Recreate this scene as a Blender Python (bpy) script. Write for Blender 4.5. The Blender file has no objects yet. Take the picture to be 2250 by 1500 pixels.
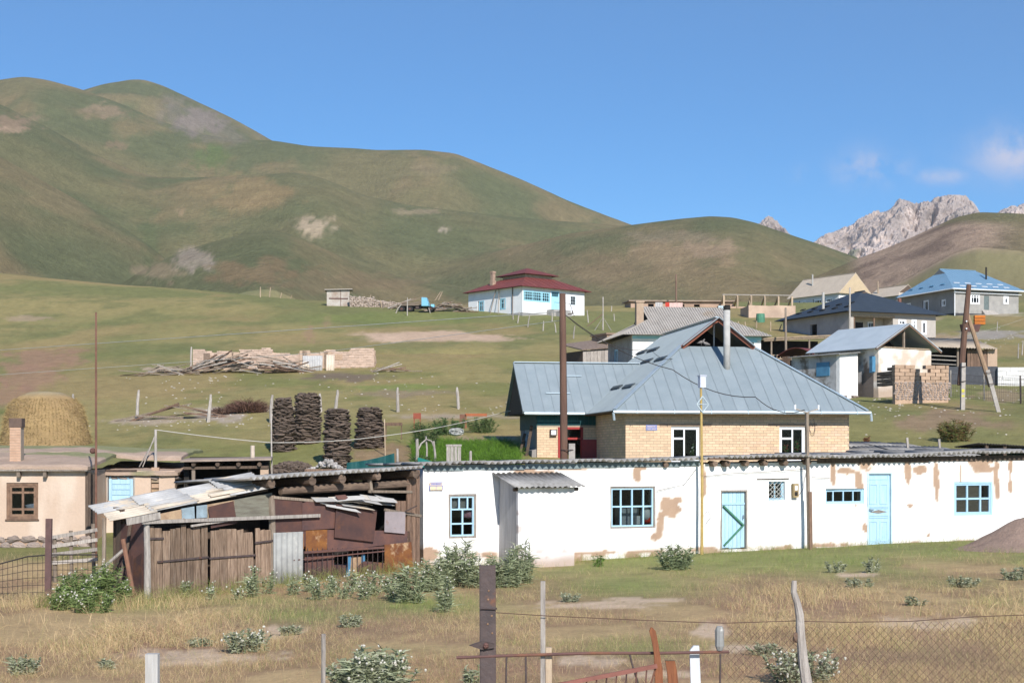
import bpy, math, random
import numpy as np
from mathutils import Vector, Matrix
random.seed(7); RNG = np.random.default_rng(7)
SC = bpy.context.scene; COL = SC.collection
F, CX, HY, EYE = 3400.0, 1125.0, 1000.0, 3.0     # focal length in photo pixels, principal column, horizon row, eye height
R = math.radians

# ------------------------------------------------------------------ camera
cam_d = bpy.data.cameras.new('camera'); cam = bpy.data.objects.new('camera', cam_d); COL.objects.link(cam)
cam.location = (0, 0, EYE); cam.rotation_euler = (R(90), 0, 0)
cam_d.sensor_width = 36; cam_d.lens = F / 2250 * 36; cam_d.shift_y = 250 / 2250
cam_d.clip_start = 0.5; cam_d.clip_end = 20000
SC.camera = cam
# ------------------------------------------------------------------ sky, sun, exposure
SUN_EL, SUN_AZ = 33.0, 17.0                        # sun stands behind the camera, a little to the right
w = bpy.data.worlds.new('World'); SC.world = w; w.use_nodes = True
nt = w.node_tree; nt.nodes.clear()
def N(t, kind, **kw):
    n = t.nodes.new(kind)
    for k, v in kw.items():
        if k == 'ins':
            for a, b in v.items(): n.inputs[a].default_value = b
        else: setattr(n, k, v)
    return n
out = N(nt, 'ShaderNodeOutputWorld'); bg = N(nt, 'ShaderNodeBackground', ins={'Strength': 0.112})
sky = N(nt, 'ShaderNodeTexSky', sky_type='NISHITA', sun_disc=False, sun_elevation=R(SUN_EL), sun_rotation=R(180 - SUN_AZ),
        altitude=2600, air_density=1.0, dust_density=0.2, ozone_density=3.0)
# a few thin clouds, given by their direction in the sky
tc = N(nt, 'ShaderNodeTexCoord'); sep = N(nt, 'ShaderNodeSeparateXYZ'); nt.links.new(tc.outputs['Generated'], sep.inputs[0])
def mth(t, op, a, b=None, clamp=False):
    n = t.nodes.new('ShaderNodeMath'); n.operation = op; n.use_clamp = clamp
    for i, v in enumerate((a, b)):
        if v is None: continue
        if isinstance(v, (int, float)): n.inputs[i].default_value = v
        else: t.links.new(v, n.inputs[i])
    return n.outputs[0]
az = mth(nt, 'ARCTAN2', sep.outputs[0], sep.outputs[1]); el = mth(nt, 'ARCSINE', sep.outputs[2])
noi = N(nt, 'ShaderNodeTexNoise', ins={'Scale': 26.0, 'Detail': 7.0, 'Roughness': 0.62}); nt.links.new(tc.outputs['Generated'], noi.inputs['Vector'])
tot = None
for px, py, rx, ry, amp in ((1905, 368, 62, 34, 1.0), (2235, 335, 85, 48, 1.15), (2065, 388, 55, 16, .8), (1980, 372, 30, 22, .5), (1752, 380, 28, 14, .45)):
    a0 = math.atan2((px - CX) / F, 1); e0 = math.asin(((HY - py) / F) / math.sqrt(((px - CX) / F) ** 2 + 1 + ((HY - py) / F) ** 2))
    dx = mth(nt, 'MULTIPLY', mth(nt, 'SUBTRACT', az, a0), F / rx); dy = mth(nt, 'MULTIPLY', mth(nt, 'SUBTRACT', el, e0), F / ry)
    d2 = mth(nt, 'ADD', mth(nt, 'MULTIPLY', dx, dx), mth(nt, 'MULTIPLY', dy, dy))
    g = mth(nt, 'MULTIPLY', mth(nt, 'EXPONENT', mth(nt, 'MULTIPLY', d2, -1.0)), amp)
    tot = g if tot is None else mth(nt, 'MAXIMUM', tot, g)
cl = mth(nt, 'MULTIPLY', tot, mth(nt, 'MULTIPLY', mth(nt, 'SUBTRACT', noi.outputs[0], 0.40), 5.0, True), True)
mixc = N(nt, 'ShaderNodeMix', data_type='RGBA'); mixc.inputs[7].default_value = (5.0, 4.9, 5.9, 1)
hsv = N(nt, 'ShaderNodeHueSaturation', ins={'Saturation': 1.32}); nt.links.new(sky.outputs[0], hsv.inputs['Color'])
nt.links.new(mth(nt, 'MULTIPLY', cl, 0.78), mixc.inputs[0]); nt.links.new(hsv.outputs[0], mixc.inputs[6])
nt.links.new(mixc.outputs[2], bg.inputs[0]); nt.links.new(bg.outputs[0], out.inputs[0])
sun_d = bpy.data.lights.new('sun', 'SUN'); sun_d.energy = 4.6; sun_d.angle = R(0.53); sun_d.color = (1, .95, .87)
sun = bpy.data.objects.new('sun', sun_d); COL.objects.link(sun)
sdir = Vector((math.sin(R(SUN_AZ)) * math.cos(R(SUN_EL)), -math.cos(R(SUN_AZ)) * math.cos(R(SUN_EL)), math.sin(R(SUN_EL))))
sun.rotation_euler = sdir.to_track_quat('Z', 'Y').to_euler(); sun.location = (20, -60, 60)
vs = SC.view_settings; SC.display_settings.display_device = 'sRGB'
vs.view_transform = 'Standard'; vs.look = 'None'; vs.exposure = 0.40; vs.gamma = 1; vs.use_curve_mapping = False
SC.cycles.max_bounces = 6; SC.cycles.diffuse_bounces = 3; SC.cycles.volume_bounces = 0; SC.cycles.transparent_max_bounces = 12

# ------------------------------------------------------------------ numpy noise
def _h(ix, iy, s):
    h = (ix * 374761393 + iy * 668265263 + s * 974711) & 0xffffffff
    h = ((h ^ (h >> 13)) * 1274126177) & 0xffffffff
    return ((h ^ (h >> 16)) & 0xffff) / 65535.0
def vn(x, y, s=0):
    x = np.asarray(x, float); y = np.asarray(y, float)
    ix = np.floor(x).astype(np.int64); iy = np.floor(y).astype(np.int64); fx = x - ix; fy = y - iy
    fx = fx * fx * (3 - 2 * fx); fy = fy * fy * (3 - 2 * fy)
    a = _h(ix, iy, s) * (1 - fx) + _h(ix + 1, iy, s) * fx; b = _h(ix, iy + 1, s) * (1 - fx) + _h(ix + 1, iy + 1, s) * fx
    return a * (1 - fy) + b * fy
def fbm(x, y, o=4, s=0, g=.5):
    t = 0; a = 1; n = 0
    for i in range(o): t = t + a * vn(np.asarray(x) * 2 ** i, np.asarray(y) * 2 ** i, s + i * 17); n += a; a *= g
    return t / n
def sst(a, b, x): t = np.clip((np.asarray(x, float) - a) / (b - a), 0, 1); return t * t * (3 - 2 * t)

# ------------------------------------------------------------------ material helpers
MATS = {}
def pm(name, c1=None, c2=None, scale=6, rough=.9, bump=.25, stretch=(1, 1, 1), rnd=.12, metal=0, c3=None, lo=.35, hi=.65, c3lo=.62, c3hi=.7, scale3=None, spec=.3, bscale=None):
    """procedural material: two colours through noise, an optional third as blotches, relief, a value shift per object"""
    if name in MATS: return MATS[name]
    m = bpy.data.materials.new(name); m.use_nodes = True; t = m.node_tree; b = t.nodes['Principled BSDF']; L = t.links.new
    c2 = c2 or tuple(x * .75 for x in c1)
    co = N(t, 'ShaderNodeTexCoord'); oi = N(t, 'ShaderNodeObjectInfo')
    mp = N(t, 'ShaderNodeMapping'); mp.inputs['Scale'].default_value = stretch
    ad = N(t, 'ShaderNodeVectorMath', operation='ADD'); cr = N(t, 'ShaderNodeCombineXYZ')
    rr = mth(t, 'MULTIPLY', oi.outputs['Random'], 37.0)
    L(rr, cr.inputs[0]); L(rr, cr.inputs[1]); L(co.outputs['Object'], ad.inputs[0]); L(cr.outputs[0], ad.inputs[1]); L(ad.outputs[0], mp.inputs[0])
    def noise(sc, det=6):
        n = N(t, 'ShaderNodeTexNoise', ins={'Scale': sc, 'Detail': det, 'Roughness': .65}); L(mp.outputs[0], n.inputs['Vector']); return n.outputs[0]
    def ramp(fac, a, bb):
        r = N(t, 'ShaderNodeMapRange', ins={'From Min': a, 'From Max': bb}); L(fac, r.inputs[0]); return r.outputs[0]
    n1 = noise(scale)
    mx = N(t, 'ShaderNodeMix', data_type='RGBA'); mx.inputs[6].default_value = (*c1, 1); mx.inputs[7].default_value = (*c2, 1); L(ramp(n1, lo, hi), mx.inputs[0])
    res = mx.outputs[2]
    if c3:
        m3 = N(t, 'ShaderNodeMix', data_type='RGBA'); m3.inputs[7].default_value = (*c3, 1)
        L(ramp(noise(scale3 or scale * .4), c3lo, c3hi), m3.inputs[0]); L(res, m3.inputs[6]); res = m3.outputs[2]
    hv = N(t, 'ShaderNodeHueSaturation'); L(res, hv.inputs['Color'])
    L(mth(t, 'ADD', mth(t, 'MULTIPLY', oi.outputs['Random'], 2 * rnd), 1 - rnd), hv.inputs['Value'])
    L(hv.outputs[0], b.inputs['Base Color'])
    b.inputs['Roughness'].default_value = rough; b.inputs['Metallic'].default_value = metal; b.inputs['Specular IOR Level'].default_value = spec
    if bump:
        bp = N(t, 'ShaderNodeBump', ins={'Strength': bump, 'Distance': .05}); L(noise(bscale or scale * 3), bp.inputs['Height']); L(bp.outputs[0], b.inputs['Normal'])
    MATS[name] = m; return m
def vcm(name, fine=30, amp=.35, rough=.95, bump=.3, attr='Col', fine2=None, bdist=.05, spec=.15, trans=0):
    """material from a colour attribute stored on the mesh, broken up by fine noise"""
    if name in MATS: return MATS[name]
    m = bpy.data.materials.new(name); m.use_nodes = True; t = m.node_tree; b = t.nodes['Principled BSDF']; L = t.links.new
    at = N(t, 'ShaderNodeAttribute', attribute_name=attr); co = N(t, 'ShaderNodeTexCoord')
    def noise(sc):
        n = N(t, 'ShaderNodeTexNoise', ins={'Scale': sc, 'Detail': 8.0, 'Roughness': .7}); L(co.outputs['Object'], n.inputs['Vector']); return n.outputs[0]
    hv = N(t, 'ShaderNodeHueSaturation'); L(at.outputs['Color'], hv.inputs['Color'])
    if amp:
        v = mth(t, 'ADD', mth(t, 'MULTIPLY', mth(t, 'SUBTRACT', noise(fine), .5), amp * 2), 1.0)
        if fine2: v = mth(t, 'MULTIPLY', v, mth(t, 'ADD', mth(t, 'MULTIPLY', mth(t, 'SUBTRACT', noise(fine2), .5), amp * 2), 1.0))
        L(v, hv.inputs['Value'])
    L(hv.outputs[0], b.inputs['Base Color']); b.inputs['Roughness'].default_value = rough; b.inputs['Specular IOR Level'].default_value = spec
    if bump:
        bp = N(t, 'ShaderNodeBump', ins={'Strength': bump, 'Distance': bdist}); L(noise(fine), bp.inputs['Height']); L(bp.outputs[0], b.inputs['Normal'])
    if trans:
        tr = N(t, 'ShaderNodeBsdfTranslucent'); L(hv.outputs[0], tr.inputs[0]); mxs = N(t, 'ShaderNodeMixShader', ins={0: trans})
        L(b.outputs[0], mxs.inputs[1]); L(tr.outputs[0], mxs.inputs[2]); L(mxs.outputs[0], t.nodes['Material Output'].inputs[0])
    MATS[name] = m; return m

# ------------------------------------------------------------------ mesh and object helpers
class MB:
    """collects shapes, then becomes one mesh object"""
    def __init__(s): s.v = []; s.f = []
    def add(s, v, f):
        k = len(s.v); s.v += [tuple(p) for p in v]; s.f += [tuple(i + k for i in q) for q in f]; return s
    def box(s, x0, y0, z0, x1, y1, z1):
        return s.add([(x, y, z) for z in (z0, z1) for y in (y0, y1) for x in (x0, x1)],
                     [(0, 2, 3, 1), (4, 5, 7, 6), (0, 1, 5, 4), (2, 6, 7, 3), (0, 4, 6, 2), (1, 3, 7, 5)])
    def beam(s, p, q, wd, ht, up=(0, 0, 1)):
        """square bar from p to q; wd sideways, ht along up"""
        p = Vector(p); q = Vector(q); d = (q - p).normalized(); u = Vector(up)
        if abs(d.dot(u)) > .98: u = Vector((0, 1, 0))
        sd = d.cross(u).normalized(); u = sd.cross(d).normalized()
        v = []
        for c in (p, q):
            for a, b in ((-1, -1), (1, -1), (1, 1), (-1, 1)): v.append(c + sd * (a * wd / 2) + u * (b * ht / 2))
        return s.add(v, [(3, 2, 1, 0), (4, 5, 6, 7), (0, 1, 5, 4), (1, 2, 6, 5), (2, 3, 7, 6), (3, 0, 4, 7)])
    def tube(s, pts, rad, n=8, caps=True, jit=0):
        pts = [Vector(p) for p in pts]; k = len(s.v); m = len(pts)
        if not hasattr(rad, '__len__'): rad = [rad] * m
        for i, p in enumerate(pts):
            d = (pts[min(i + 1, m - 1)] - pts[max(i - 1, 0)]).normalized(); u = Vector((0, 0, 1)) if abs(d.z) < .9 else Vector((0, 1, 0))
            a = d.cross(u).normalized(); b = d.cross(a).normalized()
            for j in range(n):
                t = 2 * math.pi * j / n; r = rad[i] * (1 + jit * (random.random() - .5)); q = p + a * (math.cos(t) * r) + b * (math.sin(t) * r); s.v.append(tuple(q))
        for i in range(m - 1):
            for j in range(n):
                s.f.append((k + i * n + j, k + i * n + (j + 1) % n, k + (i + 1) * n + (j + 1) % n, k + (i + 1) * n + j))
        if caps: s.f.append(tuple(k + j for j in range(n))[::-1]); s.f.append(tuple(k + (m - 1) * n + j for j in range(n)))
        return s
    def slab(s, poly, th, nrm=None):
        """flat polygon given thickness th against its normal"""
        P = [Vector(p) for p in poly]; n = len(P)
        nm = Vector(nrm) if nrm else sum(((P[i] - P[0]).cross(P[i + 1] - P[0]) for i in range(1, n - 1)), Vector()).normalized()
        Q = [p - nm * th for p in P]
        return s.add(P + Q, [tuple(range(n)), tuple(range(2 * n - 1, n - 1, -1))] + [(i, i + n, (i + 1) % n + n, (i + 1) % n) for i in range(n)])
    def lump(s, c, r, n=7, k=5, jit=.25, flat=1.0):
        """uneven stone-like ball"""
        rx, ry, rz = r if hasattr(r, '__len__') else (r, r, r); v = []; f = []
        for i in range(1, k):
            ph = math.pi * i / k
            for j in range(n):
                t = 2 * math.pi * (j + .5 * (i % 2)) / n; q = 1 + jit * (random.random() - .5) * 2
                v.append((c[0] + rx * q * math.sin(ph) * math.cos(t), c[1] + ry * q * math.sin(ph) * math.sin(t), c[2] + rz * q * math.cos(ph)))
        top = len(v); v.append((c[0], c[1], c[2] + rz)); v.append((c[0], c[1], c[2] - rz))
        for i in range(k - 2):
            for j in range(n): f.append((i * n + j, (i + 1) * n + j, (i + 1) * n + (j + 1) % n, i * n + (j + 1) % n))
        for j in range(n): f.append((top, j, (j + 1) % n)); f.append((top + 1, (k - 2) * n + (j + 1) % n, (k - 2) * n + j))
        return s.add(v, f)
def npmesh(name, v, f, col=None, fcol=None, smooth=False, extra=None):
    """mesh from numpy arrays; f is (n,3) or (n,4); col is a colour per vertex"""
    me = bpy.data.meshes.new(name); v = np.asarray(v, np.float32); f = np.asarray(f, np.int32); n, k = f.shape
    me.vertices.add(len(v)); me.vertices.foreach_set('co', v.ravel())
    me.loops.add(n * k); me.loops.foreach_set('vertex_index', f.ravel())
    me.polygons.add(n); me.polygons.foreach_set('loop_start', np.arange(0, n * k, k, dtype=np.int32))
    me.update(calc_edges=True); me.validate()
    me.polygons.foreach_set('use_smooth', np.full(len(me.polygons), bool(smooth)))
    if col is not None:
        a = me.color_attributes.new('Col', 'FLOAT_COLOR', 'POINT'); c = np.ones((len(v), 4), np.float32); c[:, :3] = col; a.data.foreach_set('color', c.ravel())
    return me
def link(o, parent=None):
    COL.objects.link(o)
    if parent: o.parent = parent
    return o
def ob(name, mb, mat, parent=None, smooth=False, loc=None, rz=0, rot=None):
    if isinstance(mb, MB):
        me = bpy.data.meshes.new(name); me.from_pydata(mb.v, [], mb.f); me.update()
        if smooth: me.polygons.foreach_set('use_smooth', np.ones(len(me.polygons), bool))
    else: me = mb
    if mat and not me.materials: me.materials.append(mat)
    o = bpy.data.objects.new(name, me); link(o, parent)
    if loc: o.location = loc
    if rot: o.rotation_euler = rot
    elif rz: o.rotation_euler = (0, 0, rz)
    return o
def tag(o, label, cat, group=None, kind=None):
    o['label'] = label; o['category'] = cat
    if group: o['group'] = group
    if kind: o['kind'] = kind
    return o
def thing(name, label, cat, loc=(0, 0, 0), rz=0, group=None):
    o = bpy.data.objects.new(name, None); o.empty_display_size = .3; link(o); o.location = loc; o.rotation_euler = (0, 0, rz)
    return tag(o, label, cat, group)
def struct(o): o['kind'] = 'structure'; return o
def copy_tree(o, parent=None):
    c = o.copy(); COL.objects.link(c); c.parent = parent
    for ch in o.children: copy_tree(ch, c)
    return c
def boxmesh(name, sx, sy, sz, jit=0, base=False):
    m = MB().box(-sx / 2, -sy / 2, 0 if base else -sz / 2, sx / 2, sy / 2, sz if base else sz / 2)
    if jit: m.v = [tuple(c + random.uniform(-jit, jit) for c in p) for p in m.v]
    me = bpy.data.meshes.new(name); me.from_pydata(m.v, [], m.f); me.update(); return me
class Plane:
    """vertical building front: left corner at column px and depth d, turned by th; finds lengths along it from photo columns and rows"""
    def __init__(s, px, d, th): s.x0 = (px - CX) * d / F; s.y0 = d; s.th = th; s.c = math.cos(th); s.s = math.sin(th)
    def at(s, px, py=None, off=0):
        k = (px - CX) / F; x0 = s.x0 - s.s * off; y0 = s.y0 + s.c * off
        u = (k * y0 - x0) / (s.c - k * s.s)
        if py is None: return u
        return u, EYE + (HY - py) * (y0 + u * s.s) / F
    def w(s, u, off=0): return (s.x0 + u * s.c - off * s.s, s.y0 + u * s.s + off * s.c)
def P(px, py, d): return Vector(((px - CX) * d / F, d, EYE + (HY - py) * d / F))
# ------------------------------------------------------------------ terrain: near slope, hills behind
COLP = np.array([-1600, -400, 0, 400, 800, 1200, 1600, 2000, 2300, 2700, 3850.])
ROWS = [  # depth : ground height at those columns
 (2,   -.3, -.3, -.3, -.3, -.2, -.1, 0, 0, 0, 0, 0),
 (22,  -.45, -.4, -.35, -.3, -.1, 0, 0, .05, .08, .1, .1),
 (36,  -.45, -.4, -.35, -.42, -.2, -.1, 0, .08, .12, .2, .2),
 (44,  -.2, -.2, -.15, -.2, -.15, -.12, .02, .15, .2, .3, .3),
 (49,  0, 0, -.05, 0, .1, .1, .12, .16, .12, .2, .2),
 (53,  .1, .1, .1, .3, .6, .7, .8, .6, .25, .3, .3),
 (56,  .7, .7, .6, 1.0, 1.5, 1.6, 1.6, 1.8, 1.5, 1.6, 1.6),
 (60,  1.6, 1.6, 1.5, 2.0, 2.75, 2.6, 2.3, 3.0, 3.3, 3.5, 3.5),
 (68,  2.9, 2.9, 2.9, 3.4, 3.85, 3.7, 3.8, 4.4, 4.5, 4.7, 4.7),
 (80,  4.3, 4.3, 4.4, 4.8, 5.2, 5.2, 5.3, 5.85, 5.75, 6, 6),
 (98,  6.6, 6.6, 6.6, 6.9, 7.2, 7.3, 7.6, 7.8, 7.8, 8, 8),
 (115, 9.2, 9.0, 8.9, 9.3, 9.5, 9.4, 9.6, 9.9, 10, 10, 10),
 (150, 14.4, 14.2, 14, 14, 14, 13.6, 13.6, 13.6, 14.0, 14, 14),
 (185, 20.4, 20.2, 20, 19.6, 19, 18, 17.5, 17.0, 17.6, 18, 18),
 (205, 24, 23.8, 23.6, 23.2, 22.4, 21.7, 20.6, 20.2, 20.6, 21, 21),
 (230, 28.2, 27.8, 27.6, 27.0, 25.8, 24.8, 24.6, 24.0, 24.2, 25, 25),
 (258, 33, 32.6, 32.2, 30.9, 28.2, 27.6, 28.4, 28.0, 28.5, 29, 29),
 (285, 37.2, 36.8, 36.3, 33.4, 29.5, 29.4, 31, 31.5, 32, 32, 32),
 (305, 39.6, 39.3, 38.8, 34.0, 29.8, 30, 32, 33, 33.5, 33, 33),
 (335, 40, 40, 38.4, 32.5, 28.5, 29, 32, 33, 33.5, 33, 33),
 (380, 34, 34, 32, 28, 25, 26, 30, 31, 31, 30, 30),
 (450, 26, 26, 26, 24, 22, 23, 26, 26, 26, 26, 26),
 (2600, 10, 10, 10, 10, 10, 10, 10, 10, 10, 10, 10)]
cols = np.concatenate([np.arange(-1600, -150, 40), np.arange(-150, 2400, 5.), np.arange(2400, 3851, 40)])
rows = np.concatenate([np.exp(np.arange(math.log(2.5), math.log(340), .0135)), np.exp(np.arange(math.log(340), math.log(1700), .0085))])
TY = np.array([r[0] for r in ROWS]); TZ = np.array([r[1:] for r in ROWS])
Z = np.array([np.interp(cols, COLP, TZ[i]) for i in range(len(TY))])
Z = np.array([np.interp(rows, TY, Z[:, j]) for j in range(len(cols))]).T
def blur(a, n, ax):
    for _ in range(n):
        p = np.pad(a, [(1, 1) if i == ax else (0, 0) for i in (0, 1)], mode='edge')
        a = (p.take(range(0, a.shape[ax]), ax) + 2 * p.take(range(1, a.shape[ax] + 1), ax) + p.take(range(2, a.shape[ax] + 2), ax)) / 4
    return a
Z = blur(Z, 5, 0); Z = blur(Z, 250, 1)
PX, YY = np.meshgrid(cols, rows); XX = (PX - CX) / F * YY
# undulation of the near ground
Z += np.where(YY < 50, .10, .32) * (fbm(XX / 9, YY / 9, 4, 3) - .5) * sst(14, 24, YY) * (1 - .6 * sst(42, 46, YY) * (1 - sst(52, 56, YY)))
Z += .9 * (fbm(XX / 38, YY / 38, 3, 8) - .5) * sst(120, 170, YY)
# an eroded bank on the slope above the ruin
def yimg(z): return HY - (z - EYE) * F / YY
YI = yimg(Z)
bank = np.exp(-((PX - 960) / 150) ** 4) * np.clip(1 - np.abs(YY - 137 - (PX - 960) * .012) / 4.5, 0, 1)
Z -= 0.9 * bank * (.7 + .6 * fbm(XX / 2, YY / 2, 3, 5))
# hills as rounded ridges given by their crest line; each at its own distance
HL = [  # (distance, front slope, rounding, amplitude of relief, crest columns, crest rows)
 (1500, .52, 40, 20, (-900, -300, 60, 175, 230, 290, 320, 360, 400, 450, 500, 550, 600, 660, 760, 900, 1300), (420, 330, 250, 206, 190, 180, 181, 195, 213, 236, 259, 286, 314, 345, 400, 470, 640)),
 (1120, .46, 60, 10, (-900, -300, -80, 0, 50, 100, 175, 250, 350, 450, 520, 600, 680, 780, 830, 930, 1000, 1060, 1150, 1250, 1330, 1400, 1500, 1700, 2200), (330, 240, 200, 188, 181, 188, 207, 233, 275, 306, 316, 318, 331, 335, 339, 338, 346, 368, 403, 448, 478, 503, 530, 590, 700)),
 (800, .42, 50, 12, (-900, -300, 0, 100, 200, 280, 345, 420, 500, 600, 645, 700, 800, 900, 1000, 1100, 1200, 1300, 1400, 1500, 1700), (150, 180, 243, 290, 345, 380, 398, 399, 396, 389, 387, 398, 437, 458, 469, 480, 490, 497, 504, 540, 640)),
 (600, .40, 30, 8, (-900, -300, 0, 100, 200, 300, 345, 390, 460), (180, 260, 352, 408, 462, 524, 556, 600, 690)),
 (475, .32, 32, 7, (150, 250, 300, 345, 390, 440, 500, 560, 600, 650, 720, 800, 900, 1050, 1300), (720, 650, 608, 585, 562, 547, 530, 517, 514, 526, 556, 592, 622, 650, 690)),
 (640, .34, 70, 8, (900, 1100, 1250, 1400, 1490, 1560, 1610, 1660, 1700, 1760, 1800, 1880, 1960, 2100), (610, 560, 525, 506, 495, 489, 492, 503, 517, 536, 548, 575, 606, 670)),
 (470, .30, 40, 6, (1700, 1800, 1880, 1940, 2000, 2050, 2100, 2150, 2250, 2400, 2700, 3850), (650, 612, 578, 558, 534, 512, 491, 480, 483, 500, 520, 520))]
Kk = 2.6; acc = np.exp(Z / Kk - 120)
for D, sl, rd, amp, cx_, cy_ in HL:
    cr = np.interp(cols, cx_, cy_); cr = blur(cr[None, :], 8, 1)[0]
    Dv = D * (1 + .05 * np.sin(cols / 310 + D))
    zr = EYE + (HY - cr) * Dv / F
    dd = Dv[None, :] - YY
    hgt = zr[None, :] - sl * np.where(dd > 0, 1, 1.2) * (np.sqrt(dd ** 2 + rd ** 2) - rd)
    rel = np.clip((zr[None, :] - hgt) / 60, 0, 1)
    # shallow gullies that run down the slope
    gw = PX / F * D / 55 + .35 * fbm(XX / 120, YY / 120, 3, int(D)) * 3
    hgt = hgt - rel * amp * (np.abs(vn(gw * 1.0, YY / 400, int(D)) - .5) * 2 * .8 + fbm(XX / 70, YY / 70, 5, int(D) + 5) * .9 - .8)
    acc = acc + np.exp(hgt / Kk - 120)
Zf = Kk * (np.log(acc) + 120)
tw = sst(225, 330, YY); Z = Z * (1 - tw) + Zf * tw
def G(x, y):
    """ground height under a point"""
    px = x / y * F + CX
    j = min(max(np.searchsorted(cols, px) - 1, 0), len(cols) - 2); i = min(max(np.searchsorted(rows, y) - 1, 0), len(rows) - 2)
    a = min(max((px - cols[j]) / (cols[j + 1] - cols[j]), 0), 1); b = min(max((y - rows[i]) / (rows[i + 1] - rows[i]), 0), 1)
    return float((Z[i, j] * (1 - a) + Z[i, j + 1] * a) * (1 - b) + (Z[i + 1, j] * (1 - a) + Z[i + 1, j + 1] * a) * b)
def Gv(x, y):
    px = x / y * F + CX
    j = np.clip(np.searchsorted(cols, px) - 1, 0, len(cols) - 2); i = np.clip(np.searchsorted(rows, y) - 1, 0, len(rows) - 2)
    a = np.clip((px - cols[j]) / (cols[j + 1] - cols[j]), 0, 1); b = np.clip((y - rows[i]) / (rows[i + 1] - rows[i]), 0, 1)
    return (Z[i, j] * (1 - a) + Z[i, j + 1] * a) * (1 - b) + (Z[i + 1, j] * (1 - a) + Z[i + 1, j + 1] * a) * b
def gp(px, d, dz=0): x = (px - CX) * d / F; return Vector((x, d, G(x, d) + dz))
def hit(px, py, lo=14., hi=330.):
    """depth at which the sight line through a pixel meets the ground"""
    k = (px - CX) / F; s = (HY - py) / F
    for y in np.exp(np.arange(math.log(lo), math.log(hi), .004)):
        if G(k * y, y) >= EYE + s * y: return float(y)
    return hi

# ---- ground colour: what grows or lies there
def mixc3(a, b, t): t = np.asarray(t)[..., None]; return a * (1 - t) + b * t
def C(*c): return np.array(c, float)
YI = HY - (Z - EYE) * F / YY
dry = C(.255, .180, .095); drydk = C(.19, .125, .072); grn = C(.105, .135, .035); olive = C(.185, .175, .055); soil = C(.30, .225, .16); pink = C(.40, .285, .20); redsoil = C(.25, .15, .10)
col = np.zeros(Z.shape + (3,)) + olive
n1 = fbm(XX / 6, YY / 9, 5, 21); n2 = fbm(XX / 1.6, YY / 2.2, 4, 31); n3 = fbm(XX / 22, YY / 40, 4, 41)
near = 1 - sst(44, 48, YY)
fcol = mixc3(np.zeros(Z.shape + (3,)) + dry, drydk, sst(.42, .60, n2)); fcol = mixc3(fcol, C(.17, .10, .07), sst(.55, .70, fbm(XX / 3, YY / 4.5, 4, 23)) * .6); GM = np.clip(sst(.60, .74, n1) * .55 * sst(1500, 1300, YI) + .95 * sst(1312, 1228, YI + 60 * (n1 - .5)) * sst(930, 1060, PX) * sst(.22, .5, n1), 0, 1)
# the strip by the white wall is greener
GM = np.maximum(GM, .95 * np.exp(-((PX - 1380) / 170) ** 2 - ((YI - 1285) / 34) ** 2)); GM = np.maximum(GM, .6 * np.exp(-((PX - 1400) / 150) ** 2 - ((YI - 1425) / 22) ** 2)); 
for gx, gy, gw, gh, ga_ in ((640, 1352, 130, 22, .75), (300, 1328, 130, 18, .7), (930, 1330, 170, 24, .75), (560, 1322, 200, 12, .6), (1780, 1248, 180, 16, .7), (2100, 1280, 150, 16, .6), (2200, 1320, 90, 14, .5)): GM = np.maximum(GM, ga_ * np.exp(-((PX - gx) / gw) ** 2 - ((YI - gy) / gh) ** 2) * (.5 + n1))
fcol = mixc3(fcol, C(.135, .150, .05), GM * .9)
def blob(px, py, rx, ry, soft=.4, nz=1.7, s=0):
    """patch on the ground at the place a pixel looks at, with a ragged edge"""
    d = np.sqrt(((PX - px) / rx) ** 2 + ((YI - py) / ry) ** 2) + nz * (fbm(PX / rx * 2.4, YI / ry * 1.8, 5, s + 50, .62) - .5)
    return 1 - sst(1 - soft, 1 + soft * .4, d)
for px, py, rx, ry in ((440, 1442, 150, 20), (620, 1388, 60, 14), (1300, 1330, 130, 9), (1420, 1318, 90, 6), (2060, 1372, 130, 18), (1300, 1452, 90, 12), (1880, 1262, 60, 5), (1560, 1385, 40, 18), (1440, 1480, 120, 10), (1640, 1425, 120, 9)):
    fcol = mixc3(fcol, soil * 1.15, blob(px, py, rx, ry, s=px) * .9)
slope = mixc3(np.zeros(Z.shape + (3,)) + C(.228, .190, .080), C(.150, .150, .058), sst(.38, .60, n3)); slope = mixc3(slope, C(.118, .125, .050), sst(.50, .72, fbm(XX / 3.2, YY / 8, 5, 63, .6)) * .6); slope = mixc3(slope, C(.25, .185, .085), sst(.52, .70, fbm(XX / 11, YY / 26, 5, 61)) * .75)
slope = mixc3(slope, grn * .95, sst(.55, .7, n1) * .5 * (1 - sst(100, 150, YY)))
col = mixc3(slope, fcol, near)
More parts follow.
